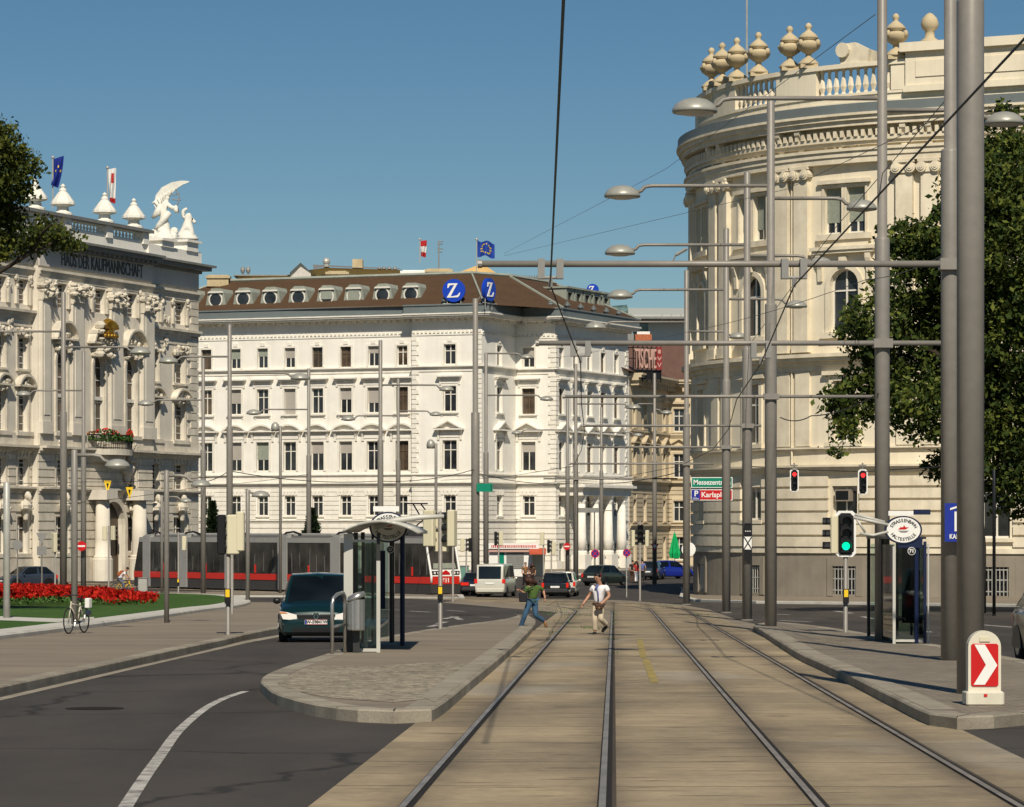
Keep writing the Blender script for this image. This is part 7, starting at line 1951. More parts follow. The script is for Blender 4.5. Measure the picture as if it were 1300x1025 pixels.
def make_car(label, kind, pm, loc, rotz, plate_txt=None, name='parked_car', cat='car', detail=False, group=None):
    K = kind; L, Wd, H = K['L'], K['W'], K['H']; hw = Wd/2
    t = thing(name, label, cat, loc, rotz, group)
    # lower body loft
    rings = []; mb = MB(); mb.smooth = True
    st = []
    for (a, b) in zip(K['st'], K['st'][1:]):
        n = 3
        for j in range(n): st.append(tuple(a[i]+(b[i]-a[i])*(j/n) for i in range(5)))
    st.append(K['st'][-1])
    vs = []; fs = []
    for tt, wf, z0, zb, zt in st:
        y = -L/2+tt*L; w = hw*wf
        half = [(0.86*w, z0), (0.97*w, z0+0.1), (w, z0+(zb-z0)*0.5), (0.985*w, zb-0.08), (0.93*w, zb), (0.55*w, zb+(zt-zb)*0.75), (0, zt)]
        ring = [(-x, z) for x, z in half]+[(x, z) for x, z in reversed(half[:-1])]
        vs += [(x, y, z) for x, z in ring]
    m_ = 13
    for i in range(len(st)-1):
        for k in range(m_-1): fs.append((i*m_+k, i*m_+k+1, (i+1)*m_+k+1, (i+1)*m_+k))
        fs.append((i*m_+m_-1, i*m_, (i+1)*m_, (i+1)*m_+m_-1))
    fs.append(tuple(range(m_-1, -1, -1))); e = (len(st)-1)*m_; fs.append(tuple(range(e, e+m_)))
    mb.add(vs, fs)
    # greenhouse
    def zbelt(tt):
        for a, b in zip(K['st'], K['st'][1:]):
            if a[0] <= tt <= b[0]: return a[3]+(b[3]-a[3])*(tt-a[0])/(b[0]-a[0])
        return K['st'][-1][3]
    g0, g1, g2, g3 = K['gh']; wt = K['wt']*hw; wb = 0.93*hw
    Y = lambda q: -L/2+q*L
    mid = (g1+g2)/2
    secs = [(Y(g0), wb*0.94, zbelt(g0)-0.02, True), (Y(g1), wt, H-0.03, False), (Y(mid), wt*1.01, H, False), (Y(g2), wt*0.97, H-0.04, False), (Y(g3), wb*0.92, zbelt(g3)-0.03, True)]
    a0, r1, r2, r3, b3 = secs
    def c(s, sx): return (sx*s[1], s[0], s[2])
    bl = lambda q, sx: (sx*wb, Y(q), zbelt(q)-0.03)
    ws = [c(a0, -1), c(a0, 1), c(r1, 1), c(r1, -1)]
    rw = [c(b3, 1), c(b3, -1), c(r3, -1), c(r3, 1)]
    mb.smooth = False
    gv = [c(a0, -1), c(a0, 1), c(r1, 1), c(r1, -1), c(r2, 1), c(r2, -1), c(r3, 1), c(r3, -1), c(b3, 1), c(b3, -1), bl(mid, 1), bl(mid, -1), (0, r1[0]-0.02, H+0.0), (0, r2[0], H+0.03), (0, r3[0]+0.02, H-0.01)]
    mb.smooth = True
    mb.add(gv, [(0, 1, 2, 12, 3), (3, 12, 13, 5), (12, 2, 4, 13), (5, 13, 14, 7), (13, 4, 6, 14), (9, 7, 14, 6, 8), (1, 10, 4, 2), (10, 8, 6, 4), (11, 0, 3, 5), (9, 11, 5, 7)])
    body = mb.build('body', pm, t)
    for o_, d_ in ((body, 0),):
        bm = bmesh.new(); bm.from_mesh(body.data)
        es = [e_ for e_ in bm.edges if len(e_.link_faces) == 2 and e_.calc_face_angle(0) > 0.45]
        try: bmesh.ops.bevel(bm, geom=es, offset=0.035, segments=2, profile=0.6, affect='EDGES', clamp_overlap=True)
        except Exception: pass
        for f_ in bm.faces: f_.smooth = True
        bm.to_mesh(body.data); bm.free()
    mb = MB(); panel(mb, ws, 0.05, 0.95, 0.06, 0.93, 0.03); mb.build('windscreen', M['carglass'], t)
    mb = MB(); panel(mb, rw, 0.08, 0.92, 0.12 if kind is not VAN else 0.1, 0.9, 0.03); mb.build('rear_window', M['carglass'], t)
    for sx in (-1, 1):
        fr = [bl(g0+0.02, sx), bl(mid, sx), c(r2, sx), c(r1, sx)]; rr_ = [bl(mid, sx), bl(g3-0.02, sx), c(r3, sx), c(r2, sx)]
        if sx < 0: fr = [fr[1], fr[0], fr[3], fr[2]]; rr_ = [rr_[1], rr_[0], rr_[3], rr_[2]]
        for q in (fr, rr_):
            mb = MB(); panel(mb, q, 0.08, 0.94, 0.16, 0.9, 0.03); mb.build('side_window', M['carglass'], t)
        mb = MB(); mb.smooth = True; mb.ball((sx*(hw+0.06), Y(g0)+0.42, zbelt(g0)+0.06), 0.1, 0.06, 0.075, 10, 6); mb.box(min(sx*hw*0.9, sx*(hw+0.04)), max(sx*hw*0.9, sx*(hw+0.04)), Y(g0)+0.4, Y(g0)+0.45, zbelt(g0)+0.02, zbelt(g0)+0.06); mb.build('mirror', M['black'] if detail else pm, t)
    # wheels
    for sx in (-1, 1):
        for q in (.19, .81):
            mb = MB(); mb.smooth = True; wy = Y(q); r_ = 0.31
            mb.M = Matrix.Translation((sx*(hw-0.11), wy, r_)) @ Matrix.Rotation(PI/2, 4, 'Y')
            mb.lathe([(r_*0.62, -0.1), (r_*0.94, -0.1), (r_, -0.07), (r_, 0.07), (r_*0.94, 0.1), (r_*0.62, 0.1)], (0, 0, 0), 20); w_ = mb.build('wheel', M['rubber'], t)
            mb = MB(); mb.M = Matrix.Translation((sx*(hw-0.11), wy, r_)) @ Matrix.Rotation(PI/2, 4, 'Y')
            mb.lathe([(r_*0.64, 0.06*sx), (r_*0.6, 0.1*sx), (r_*0.3, 0.105*sx), (0.0, 0.112*sx)] if sx > 0 else [(0.0, -0.112), (r_*0.3, -0.105), (r_*0.6, -0.1), (r_*0.64, -0.06)], (0, 0, 0), 16); mb.build('rim', M['rim'], w_)
            mb = MB(); mb.prism_yz([(wy+0.4*math.cos(PI*k/12), r_-0.05+0.42*math.sin(PI*k/12)) for k in range(13)], sx*(hw-0.06)-0.07, sx*(hw-0.06)+0.068); mb.build('wheel_arch', M['black'], t)
    # rear lamps, plate, bumper
    yr = L/2; yf = -L/2
    zl0 = K['st'][-1][3]
    for sx in (-1, 1):
        mb = MB(); mb.smooth = False; x0 = sx*hw*0.9
        if kind is VAN: mb.box(x0-0.09, x0+0.09, yr-0.2, yr+0.015, 0.85, 1.1)
        elif kind is SEDAN: mb.box(sx*hw*0.66-0.24, sx*hw*0.66+0.24, yr-0.15, yr+0.025, zl0-0.2, zl0-0.02)
        else: mb.bbox(min(sx*hw*0.74, sx*hw*0.925), max(sx*hw*0.74, sx*hw*0.925), yr-0.16, yr+0.012, zl0-0.26, zl0+0.03, 0.025)
        mb.build('tail_light', M['taillight'], t)
    mb = MB(); mb.bbox(-hw*0.9, hw*0.9, yr-0.25, yr+0.06, 0.3, 0.55, 0.05); mb.build('rear_bumper', M['bumper'] if kind is not VAN else M['p_white'], t)
    mb = MB(); mb.box(-0.26, 0.26, yr+0.005, yr+0.03, zl0-0.26 if kind is not SEDAN else 0.6, (zl0-0.26 if kind is not SEDAN else 0.6)+0.11); mb.build('rear_plate', M['white'], t)
    # front
    zf = K['st'][1][3]
    for sx in (-1, 1):
        mb = MB(); x0 = sx*hw*0.72
        pts = [(x0-sx*0.2, zf-0.12), (x0+sx*0.12, zf-0.1), (x0+sx*0.2, zf+0.08), (x0+sx*0.02, zf+0.06), (x0-sx*0.2, zf-0.0)]
        if sx < 0: pts = pts[::-1]
        mb.prism_xz(pts, yf+0.01, yf+0.35); hl = mb.build('headlight', M['headlight'], t)
        mb = MB(); xi = x0+sx*0.1; pts = [(xi-sx*0.09, zf+0.03), (xi+sx*0.08, zf+0.03), (xi+sx*0.11, zf+0.075), (xi-sx*0.04, zf+0.06)]
        if sx < 0: pts = pts[::-1]
        mb.prism_xz(pts, yf+0.003, yf+0.3); mb.build('indicator', M['amber'], hl)
    mb = MB(); mb.box(-hw*0.48, hw*0.48, yf-0.003, yf+0.3, zf-0.1, zf-0.0)
    for j in (0.35, 0.7): pass
    gr = mb.build('grille', M['black'], t)
    mb = MB()
    for j in range(3): mb.box(-hw*0.47, hw*0.47, yf-0.012, yf+0.01, zf-0.09+0.035*j, zf-0.078+0.035*j)
    mb.build('grille_bar', M['bumper'], gr)
    mb = MB(); mb.bbox(-hw*0.88, hw*0.88, yf-0.05, yf+0.3, 0.22, 0.5, 0.05); mb.build('front_bumper', pm, t)
    mb = MB(); mb.box(-hw*0.6, hw*0.6, yf-0.057, yf, 0.27, 0.37); mb.build('air_intake', M['black'], t)
    mb = MB(); mb.box(-0.26, 0.26, yf-0.075, yf-0.04, 0.45, 0.56); pl = mb.build('front_plate', M['white'], t)
    if plate_txt:
        o = text_mesh(plate_txt, 0.1, M['black'], 'plate_lettering', pl, 0.001, 'CENTER', Matrix.Translation((0.02, yf-0.078, 0.505)), bold=0.004)
        mb = MB(); mb.box(-0.255, -0.215, yf-0.078, yf-0.06, 0.452, 0.558); mb.build('plate_band', M['blue'], pl)
        mb = MB(); mb.box(-0.21, 0.255, yf-0.0765, yf-0.06, 0.452, 0.46); mb.box(-0.21, 0.255, yf-0.0765, yf-0.06, 0.551, 0.558); mb.build('plate_line', M['red'], pl)
    return t, (zf, yf, hw)
def car_at(px_, d, ang, label, kind, pm, **k):
    b = GX(px_, d); return make_car(label, kind, pm, (b.x, b.y, b.z), R(ang), **k)
t, (zf, yf, hw) = car_at(404.5, 73.6, 2, 'dark green people carrier driving toward the camera beside the left shelter', MPV, M['p_green'], plate_txt='W-59841W', detail=True, name='car')
mb = MB()
mb.prism_xz([(0, zf-0.16), (0.085, zf-0.04), (0.055, zf+0.04), (-0.055, zf+0.04), (-0.085, zf-0.04)], yf-0.02, yf+0.2); mb.build('nose_panel', M['p_green'], t)
mb = MB()
for a, b, c_, d_ in (((0, -0.07), (0.02, -0.07), (0.06, 0), (0.045, 0)), ((0.045, 0), (0.06, 0), (0.015, 0.07), (0, 0.07)), ((0, 0.07), (-0.015, 0.07), (-0.06, 0), (-0.045, 0)), ((-0.045, 0), (-0.06, 0), (-0.02, -0.07), (0, -0.07))):
    mb.prism_xz([(p[0], p[1]+zf-0.04) for p in (a, b, c_, d_)], yf-0.04, yf-0.02)
mb.build('emblem', M['chrome'], t)
mb = MB(); mb.box(-hw*0.5, -0.08, yf-0.012, yf+0.2, zf+0.0, zf+0.02); mb.box(0.08, hw*0.5, yf-0.012, yf+0.2, zf, zf+0.02); mb.build('chrome_strip', M['chrome'], t)
car_at(705.5, 180, 178, 'black hatchback seen from behind, waiting between the running woman and man', HATCH, M['p_black'], name='car')
car_at(716, 186.5, 176, 'white car mostly hidden behind the black hatchback', HATCH, M['p_white'], name='car')
car_at(630, 184, 171, 'cream white van seen from behind in front of the kiosk', VAN, M['p_white'], name='van', cat='van')
car_at(606, 188.5, 176, 'dark navy saloon car partly behind the thick mast and tram front', SEDAN, M['p_navy'], name='car')
car_at(768, 220, 148, 'dark green hatchback turning right beneath the no-stopping sign', HATCH, M['p_olive'], name='car')
car_at(827, 246, 168, 'dark car with red tail lamp behind the yield sign mast', HATCH, M['p_slate'], name='car')
car_at(850, 250, 118, 'bright blue car at the roadside before the sandstone building', HATCH, M['p_blue'], name='car')
car_at(34, 212, -52, 'slate blue car before the palace at the left edge of the flower bed', HATCH, M['p_slate'], name='car')
car_at(1368, 55, 2, 'drab olive car cut off by the right edge beyond the platform', HATCH, M['p_drab'], name='car', detail=True)
# ---------------------------------------------------------------- tram
M['tram_grey'] = mat('tram_light_grey', (0.34, 0.335, 0.315), 0.45, 0.1, var=0.04, dirt=0.2, dscale=1); M['tram_dark'] = mat('tram_dark_grey', (0.045, 0.043, 0.043), 0.5, var=0.06); M['tram_red'] = mat('tram_red', (0.55, 0.022, 0.012), 0.38, coat=0.3, spec=0.5)
M['tram_glass'] = glass_mat('tram_glass', (0.034, 0.031, 0.028), 0.1); M['tram_roof'] = mat('tram_roof_grey', (0.16, 0.155, 0.15), 0.6, dirt=0.3)
M['tram_window_interior'] = mat('tram_interior', (0.1, 0.09, 0.075), 0.7, var=0.5, vscale=2.5)
p0 = W(546, 671, 185.6); _f = Fac((p0.x, p0.y), -51.2); uT = _f.u(167); o0 = _f.world((uT, 0, 0))
tr = thing('tram', 'long low red, black and grey articulated tram crossing in front of the white building', 'tram', (o0.x, o0.y, 0.0))
fT = Fac((o0.x, o0.y), -51.2, (o0.x, o0.y)); UT = fT.u; LT = UT(546); WT = 2.4
fr0 = LT-0.0
ports = [(181, 190), (226, 237), (285, 295.5), (352, 364), (419, 431), (487, 500)]
secs = []
last = 0.25
for a, b in ports: secs.append((last, UT(a))); last = UT(b)
secs.append((last, LT))
def nose(z):      # how far the cab front leans back with height
    return 0.0 if z < 1.2 else (z-1.2)*0.26
for i, (a, b) in enumerate(secs):
    end = i == len(secs)-1; tail = i == 0
    for nm, m_, z0, z1, y0, y1 in (('skirt', 'tram_dark', 0.12, 0.75, 0.06, WT-0.06), ('red_panel', 'tram_red', 0.752, 1.16, 0.03, WT-0.03), ('window_band', 'tram_glass', 1.162, 3.18, 0.05, WT-0.05), ('cant_panel', 'tram_grey', 3.182, 3.5, 0.03, WT-0.03), ('roof', 'tram_roof', 3.502, 3.62, 0.35, WT-0.35)):
        mb = MB(fT)
        if end: mb.prism_xz([(a, z0), (b-nose(z0), z0), (b-nose(z1), z1), (a, z1)], y0, y1)
        elif tail: mb.prism_xz([(a+nose(z0)*1.2, z0), (b, z0), (b, z1), (a+nose(z1)*1.2, z1)], y0, y1)
        else: mb.box(a, b, y0, y1, z0, z1)
        mb.build(nm, M[m_], tr)
    # door leaves and red grab handles
    if b-a > 1.5:
        mid_ = (a+b)/2; w = b-a
        mb = MB(fT)
        for x in ([a+w*0.12, a+w*0.3, mid_, a+w*0.7, a+w*0.88]): mb.box(x-0.035, x+0.035, 0.03, 0.06, 1.17, 3.1)
        mb.build('door_post', M['tram_dark'], tr)
        mb = MB(fT); mb.box(mid_-0.06, mid_+0.06, -0.01, 0.045, 1.2, 1.75); mb.build('grab_handle', M['tram_red'], tr)
        mb = MB(fT); mb.prism_xz([(mid_-w*0.24, 1.165), (mid_-w*0.02, 1.165), (mid_-w*0.06, 1.3), (mid_-w*0.2, 1.32)][::-1][::-1], 0.02, 0.06); mb.prism_xz([(mid_+w*0.02, 1.165), (mid_+w*0.24, 1.165), (mid_+w*0.2, 1.32), (mid_+w*0.06, 1.3)], 0.02, 0.06); mb.build('door_panel', M['tram_glass'], tr)
        mb = MB(fT)
        rnd = random.Random(i)
        for j in range(5):
            x = a+w*(0.12+0.19*j)+rnd.uniform(-0.12, 0.12); mb.tube([(x, 0.048, 1.3), (x+rnd.uniform(-0.06, 0.06), 0.048, rnd.uniform(2.2, 3.0))], 0.014, 4)
        mb.build('grab_pole', M['tram_roof'], tr)
for a, b in ports:
    mb = MB(fT); ua, ub_ = UT(a), UT(b); mb.box(ua, ub_, 0.0, WT, 0.15, 3.56); mb.box(ua+0.1, ub_-0.1, 0.15, WT-0.15, 3.56, 3.7); mb.build('portal_frame', M['tram_grey'], tr)
    mb = MB(fT); mb.box(ua-0.1, ua-0.004, 0.1, WT-0.1, 0.3, 3.45); mb.box(ub_+0.004, ub_+0.1, 0.1, WT-0.1, 0.3, 3.45); mb.build('bellows', M['rubber'], tr)
rnd = random.Random(2)
for i, (a, b) in enumerate(secs[1:-1]):
    mb = MB(fT); mb.bbox(a+0.5, b-0.5, 0.5, WT-0.5, 3.6, 3.78, 0.04); mb.build('roof_box', M['tram_grey'], tr)
    mb = MB(fT); mb.tube([(a-1.0, 0.4, 3.6), (a-0.6, 0.4, 3.82), (a+0.2, 0.4, 3.88), (a+1.0, 0.4, 3.72)], 0.07, 6); mb.build('roof_cable', M['black'], tr)
# cab front
c0 = fT.world((LT, 0, 0)); fF = Fac((c0.x, c0.y), 38.8, (o0.x, o0.y))
def fq(mb, pts, off): mb.poly([(x, nose(z)-off, z) for x, z in pts])
mb = MB(fF); fq(mb, [(0.22, 1.62), (2.18, 1.62), (2.12, 3.14), (0.28, 3.14)], 0.03); mb.build('windscreen', M['tram_glass'], tr)
mb = MB(fF); fq(mb, [(0.3, 1.66), (2.05, 1.66), (2.0, 2.0), (0.35, 1.98)], 0.045); mb.build('dashboard', M['curtain'], tr)
mb = MB(fF); fq(mb, [(0.05, 1.2), (2.35, 1.2), (2.3, 1.6), (0.1, 1.6)], 0.02); mb.build('front_panel', M['white'], tr)
mb = MB(fF); mb.poly([(0.05, -0.02, 0.72), (2.35, -0.02, 0.72), (2.35, -0.02, 1.19), (0.05, -0.02, 1.19)]); mb.build('front_red_panel', M['tram_red'], tr)
for x in (0.45, 1.95):
    mb = MB(fF); mb.box(x-0.3, x+0.3, -0.05+0.03, 0.12, 1.28, 1.52); hl = mb.build('headlight_cluster', M['black'], tr)
    mb = MB(fF); mb.cyl_y(x-0.12, 1.4, 0.075, -0.05, 0.0, 14); mb.cyl_y(x+0.13, 1.4, 0.06, -0.05, 0.0, 14); mb.build('headlight', M['headlight'], hl)
Mf = Matrix.Translation((c0.x-o0.x, c0.y-o0.y, 0)) @ Matrix.Rotation(R(38.8), 4, 'Z')
text_mesh('611', 0.36, M['white'], 'fleet_number', tr, 0.003, 'CENTER', Mf @ Matrix.Translation((1.2, -0.03, 0.94)), bold=0.015)
mb = MB(fF); mb.prism_xz([(0.9, 1.3), (1.5, 1.3), (1.5, 1.4), (1.35, 1.48), (1.2, 1.56), (1.05, 1.48), (0.9, 1.4)], -0.03, 0.05); mb.build('emblem', M['red'], tr)
for x in (0.1, 2.3):
    mb = MB(fF); mb.smooth = True; mb.tube([(x, nose(z)-0.0, z) for z in (0.8, 1.2, 1.8, 2.4, 3.0, 3.3)], 0.075, 8); mb.build('corner_pillar', M['white'], tr)
mb = MB(fF); fq(mb, [(0.3, 3.2), (2.1, 3.2), (2.1, 3.45), (0.3, 3.45)], 0.02); mb.build('destination_display', M['black'], tr)
mb = MB(fF); mb.box(0.05, 2.35, -0.05, 0.2, 0.16, 0.7); mb.build('front_bumper', M['tram_dark'], tr)
mb = MB(fT); ue = LT-1.6
mb.tube([(ue-1.6, 0.6, 3.7), (ue-0.2, 0.8, 4.6), (ue-1.3, 0.9, 5.6)], 0.05, 6); mb.tube([(ue-1.6, 1.8, 3.7), (ue-0.2, 1.6, 4.6), (ue-1.3, 1.5, 5.6)], 0.05, 6); mb.tube([(ue-1.3, 0.4, 5.62), (ue-1.3, 2.0, 5.62)], 0.05, 6)
mb.build('pantograph', M['black'], tr)
mb = MB(fT)
for x, w_, h_ in ((ue-2.6, 0.7, 0.5), (ue-1.2, 0.9, 0.35), (ue-0.1, 0.5, 0.6), (ue-3.6, 0.8, 0.4)): mb.box(x, x+w_, 0.45, WT-0.45, 3.6, 3.6+h_)
mb.build('roof_equipment', M['tram_dark'], tr)
# ---------------------------------------------------------------- bicycles
def bicycle(label, loc, rotz, fm, extra=None):
    t = thing('bicycle', label, 'bicycle', loc, rotz); r = 0.33
    for x in (-0.52, 0.52):
        mb = MB(); mb.smooth = True; P = [(x+r*math.cos(2*PI*k/24), 0, r+0.02+r*math.sin(2*PI*k/24)) for k in range(25)]; mb.tube(P, 0.02, 6, False); w = mb.build('wheel', M['rubber'], t)
        mb = MB()
        for k in range(10): a = PI*k/10; mb.tube([(x+r*math.cos(a), 0.0, r+0.02+r*math.sin(a)), (x-r*math.cos(a), 0.0, r+0.02-r*math.sin(a))], 0.003, 3, False)
        mb.build('spokes', M['steel'], w)
    mb = MB(); mb.smooth = True
    for a, b in (((-0.52, 0.35), (-0.12, 0.35)), ((-0.12, 0.35), (-0.25, 0.82)), ((-0.52, 0.35), (-0.22, 0.74)), ((-0.12, 0.35), (0.38, 0.72)), ((-0.22, 0.74), (0.36, 0.8)), ((0.34, 0.86), (0.52, 0.35))): mb.tube([(a[0], 0, a[1]), (b[0], 0, b[1])], 0.02, 7)
    mb.build('frame', fm, t)
    mb = MB(); mb.tube([(0.34, 0, 0.86), (0.33, 0, 1.0)], 0.016, 6); mb.tube([(0.22, -0.28, 1.0), (0.35, -0.12, 1.03), (0.35, 0.12, 1.03), (0.22, 0.28, 1.0)], 0.015, 6); mb.build('handlebar', M['black'], t)
    mb = MB(); mb.smooth = True; mb.ball((-0.27, 0, 0.9), 0.14, 0.08, 0.045, 10, 6); mb.tube([(-0.25, 0, 0.82), (-0.26, 0, 0.88)], 0.015, 6); mb.build('saddle', M['black'], t)
    mb = MB(); mb.cyl_y(-0.12, 0.35, 0.09, -0.03, -0.02, 14); mb.tube([(-0.12, -0.08, 0.35), (-0.05, -0.08, 0.2)], 0.012, 5); mb.box(-0.1, 0.0, -0.16, -0.06, 0.18, 0.2); mb.build('crank', M['steel'], t)
    if extra:
        mb = MB(); mb.smooth = False; mb.bbox(-0.64, -0.42, 0.05, 0.18, 0.66, 0.93, 0.02); mb.build('pannier', M['white'], t)
        mb = MB(); mb.smooth = False; mb.bbox(-0.62, -0.38, 0.06, 0.19, 0.45, 0.615, 0.04); mb.build('pannier', M['p_slate'], t)
        mb = MB(); mb.tube([(-0.7, 0, 0.7), (-0.25, 0, 0.72)], 0.012, 5); mb.tube([(-0.66, 0, 0.7), (-0.52, 0, 0.35)], 0.01, 5); mb.build('carrier', M['steel'], t)
    return t
M['bike_cream'] = mat('cream_bike_paint', (0.5, 0.46, 0.36), 0.4); M['bike_yellow'] = mat('yellow_bike_paint', (0.75, 0.45, 0.01), 0.4)
q = GX(97, 75.3); bicycle('cream city bicycle with white pannier leaning on the low lamp post by the lawn', (q.x, q.y, q.z+0.13), R(-105), M['bike_cream'], True).scale = (0.92, 0.92, 0.92)
q = GX(157, 190); bicycle('yellow bicycle ridden past the flower bed toward the tram tail', (q.x, q.y, 0.0), R(-8), M['bike_yellow'])
CYC = q
# ---------------------------------------------------------------- people
M['skin'] = mat('skin', (0.42, 0.22, 0.14), 0.55, var=0.08, vscale=8); M['hair_dark'] = mat('dark_hair', (0.012, 0.009, 0.008), 0.5); M['hair_brown'] = mat('brown_hair', (0.05, 0.022, 0.015), 0.5, var=0.4, vscale=14, stretch=(4, 4, 1))
M['c_white'] = mat('white_shirt', (0.72, 0.69, 0.7), 0.8, var=0.06, vscale=6); M['c_beige'] = mat('beige_trousers', (0.55, 0.46, 0.33), 0.85, var=0.08, vscale=5); M['c_green'] = mat('green_top', (0.07, 0.125, 0.03), 0.85, var=0.15, vscale=7); M['c_jeans'] = mat('blue_jeans', (0.035, 0.085, 0.15), 0.85, var=0.25, vscale=5)
M['c_brown'] = mat('brown_leather', (0.07, 0.035, 0.02), 0.6); M['c_black'] = mat('black_cloth', (0.014, 0.014, 0.016), 0.8); M['c_tan'] = mat('tan_shoe', (0.2, 0.1, 0.04), 0.6); M['c_red'] = mat('red_top', (0.4, 0.03, 0.03), 0.8); M['c_grey'] = mat('grey_jeans', (0.1, 0.11, 0.14), 0.85, var=0.1); M['c_orange'] = mat('rust_backpack', (0.35, 0.09, 0.03), 0.8); M['c_blue'] = mat('blue_shirt', (0.1, 0.13, 0.3), 0.8)
def V3(p): return Vector(p)
def person(label, loc, rotz, J, top, legs, shoe, hair='hair_dark', sleeve=0.5, hairlen=0, cat='person', group=None, female=False, faceang=0.0, detail=True, name='person', belly=1.0):
    t = thing(name, label, cat, loc, rotz, group)
    g = {k: V3(v) for k, v in J.items()}
    pel, ch, nk, hd = g['pelvis'], g['chest'], g['neck'], g['head']
    sc = 0.92 if female else 1.0
    V = []; Ed = []; Rr = []
    def add(p, r, par=None):
        V.append(tuple(p)); Rr.append(r*sc if not isinstance(r, tuple) else (r[0]*sc, r[1]*sc)); i = len(V)-1
        if par is not None: Ed.append((par, i))
        return i
    ip = add(pel, 0.105); ib = add(pel.lerp(ch, 0.5), 0.09*belly, ip); ic = add(ch, 0.115, ib); ik = add(nk, 0.058, ic)
    up = (hd-nk).normalized(); ij = add(hd-up*0.06, 0.078, ik); ih = add(hd+up*0.05, 0.088, ij); add(hd+up*0.1, 0.06, ih)
    for s in 'lr':
        a = add(g[s+'sh'], 0.062, ic); b = add(g[s+'sh'].lerp(g[s+'el'], 0.5), 0.05, a); c = add(g[s+'el'], 0.042, b); d = add(g[s+'el'].lerp(g[s+'ha'], 0.45), 0.04, c); e = add(g[s+'ha'], 0.027, d)
        dr = (g[s+'ha']-g[s+'el']).normalized(); add(g[s+'ha']+dr*0.07, (0.042, 0.022), e)
        h = add(g[s+'hip'], 0.095, ip); k1 = add(g[s+'hip'].lerp(g[s+'kn'], 0.5), 0.08, h); k2 = add(g[s+'kn'], 0.058, k1); k3 = add(g[s+'kn'].lerp(g[s+'an'], 0.35), 0.058, k2); k4 = add(g[s+'an'], 0.038, k3); add(g[s+'to'], 0.035, k4)
    body = skin_obj('body', V, Ed, Rr, M['skin'], None, 2)
    # fingers, nose, ears joined to the same mesh
    mb = MB(); mb.smooth = True
    f = V3((math.sin(faceang), -math.cos(faceang), -0.1)); side = V3((math.cos(faceang), math.sin(faceang), 0))
    if detail:
        for s in 'lr':
            dr = (g[s+'ha']-g[s+'el']).normalized(); w = dr.cross(V3((0, 0.3, 1))).normalized(); n = dr.cross(w).normalized(); root = g[s+'ha']+dr*0.085
            for k, ln in enumerate((0.07, 0.08, 0.075, 0.06)):
                b = root+w*(0.03-0.02*k); mb.tube([b, b+dr*ln*0.5+n*0.006, b+dr*ln*0.85+n*0.03, b+dr*ln*0.95+n*0.05], [0.0095, 0.009, 0.0085, 0.006], 6)
            b = g[s+'ha']+dr*0.03+w*0.035; mb.tube([b, b+dr*0.03+w*0.03, b+dr*0.06+w*0.035+n*0.02], [0.012, 0.011, 0.007], 6)
        mb.ball(hd+f*0.095-up*0.02, 0.016, 0.016, 0.026, 6, 5)
        for q in (-1, 1): mb.ball(hd+side*0.086*q-up*0.015, 0.014, 0.02, 0.032, 6, 5)
        o2 = mb.build('x', M['skin'], None); body2 = join_meshes([body, o2], 'body')
        for p in body2.data.polygons: p.use_smooth = True
        body = body2
    body.parent = t
    if detail:
        mb = MB()
        for q in (-1, 1): mb.ball(hd+f*0.082+side*0.032*q+up*0.012, 0.011, 0.011, 0.008, 6, 4)
        mb.build('eyes', M['black'], body)
        mb = MB(); mb.ball(hd+f*0.086-up*0.062, 0.024, 0.01, 0.007, 8, 4); mb.build('mouth', mat('lips', (0.3, 0.1, 0.08), 0.5) if 'lips' not in M else M['lips'], body)
    # shirt
    V = []; Ed = []; Rr = []
    lo = pel-(ch-pel)*0.12
    a = add(lo, 0.15); b = add(pel.lerp(ch, 0.45), 0.152*belly, a); c = add(ch, 0.165, b); add(nk-(nk-ch)*0.25, 0.08, c)
    for s in 'lr':
        q = add(g[s+'sh'], 0.085, c); e = add(g[s+'sh'].lerp(g[s+'el'], 0.6), 0.07, q)
        if sleeve > 0.6: r2 = add(g[s+'el'], 0.056, e)
        if sleeve > 1.0: add(g[s+'el'].lerp(g[s+'ha'], sleeve-1.0), 0.047, r2)
    skin_obj('shirt', V, Ed, Rr, M[top], t, 2)
    V = []; Ed = []; Rr = []
    a = add(pel+(ch-pel)*0.12, 0.142)
    for s in 'lr':
        h = add(g[s+'hip'], 0.112, a); k1 = add(g[s+'hip'].lerp(g[s+'kn'], 0.5), 0.098, h); k2 = add(g[s+'kn'], 0.076, k1); k3 = add(g[s+'kn'].lerp(g[s+'an'], 0.5), 0.075, k2); add(g[s+'an']+(g[s+'kn']-g[s+'an'])*0.05, 0.074, k3)
    skin_obj('trousers', V, Ed, Rr, M[legs], t, 2)
    for s in 'lr':
        an, to = g[s+'an'], g[s+'to']; dr = (to-an); heel = an-V3((dr.x, dr.y, 0))*0.2+V3((0, 0, -0.02))
        skin_obj('shoe', [tuple(heel), tuple(an+dr*0.35+V3((0, 0, -0.015))), tuple(to), tuple(to+dr*0.25)], [(0, 1), (1, 2), (2, 3)], [0.045, 0.05, 0.045, 0.035], M[shoe], t, 1)
    # hair
    mb = MB(); mb.smooth = True
    mb.ball(hd+up*0.062-f*0.034, 0.097, 0.097, 0.088, 12, 8)
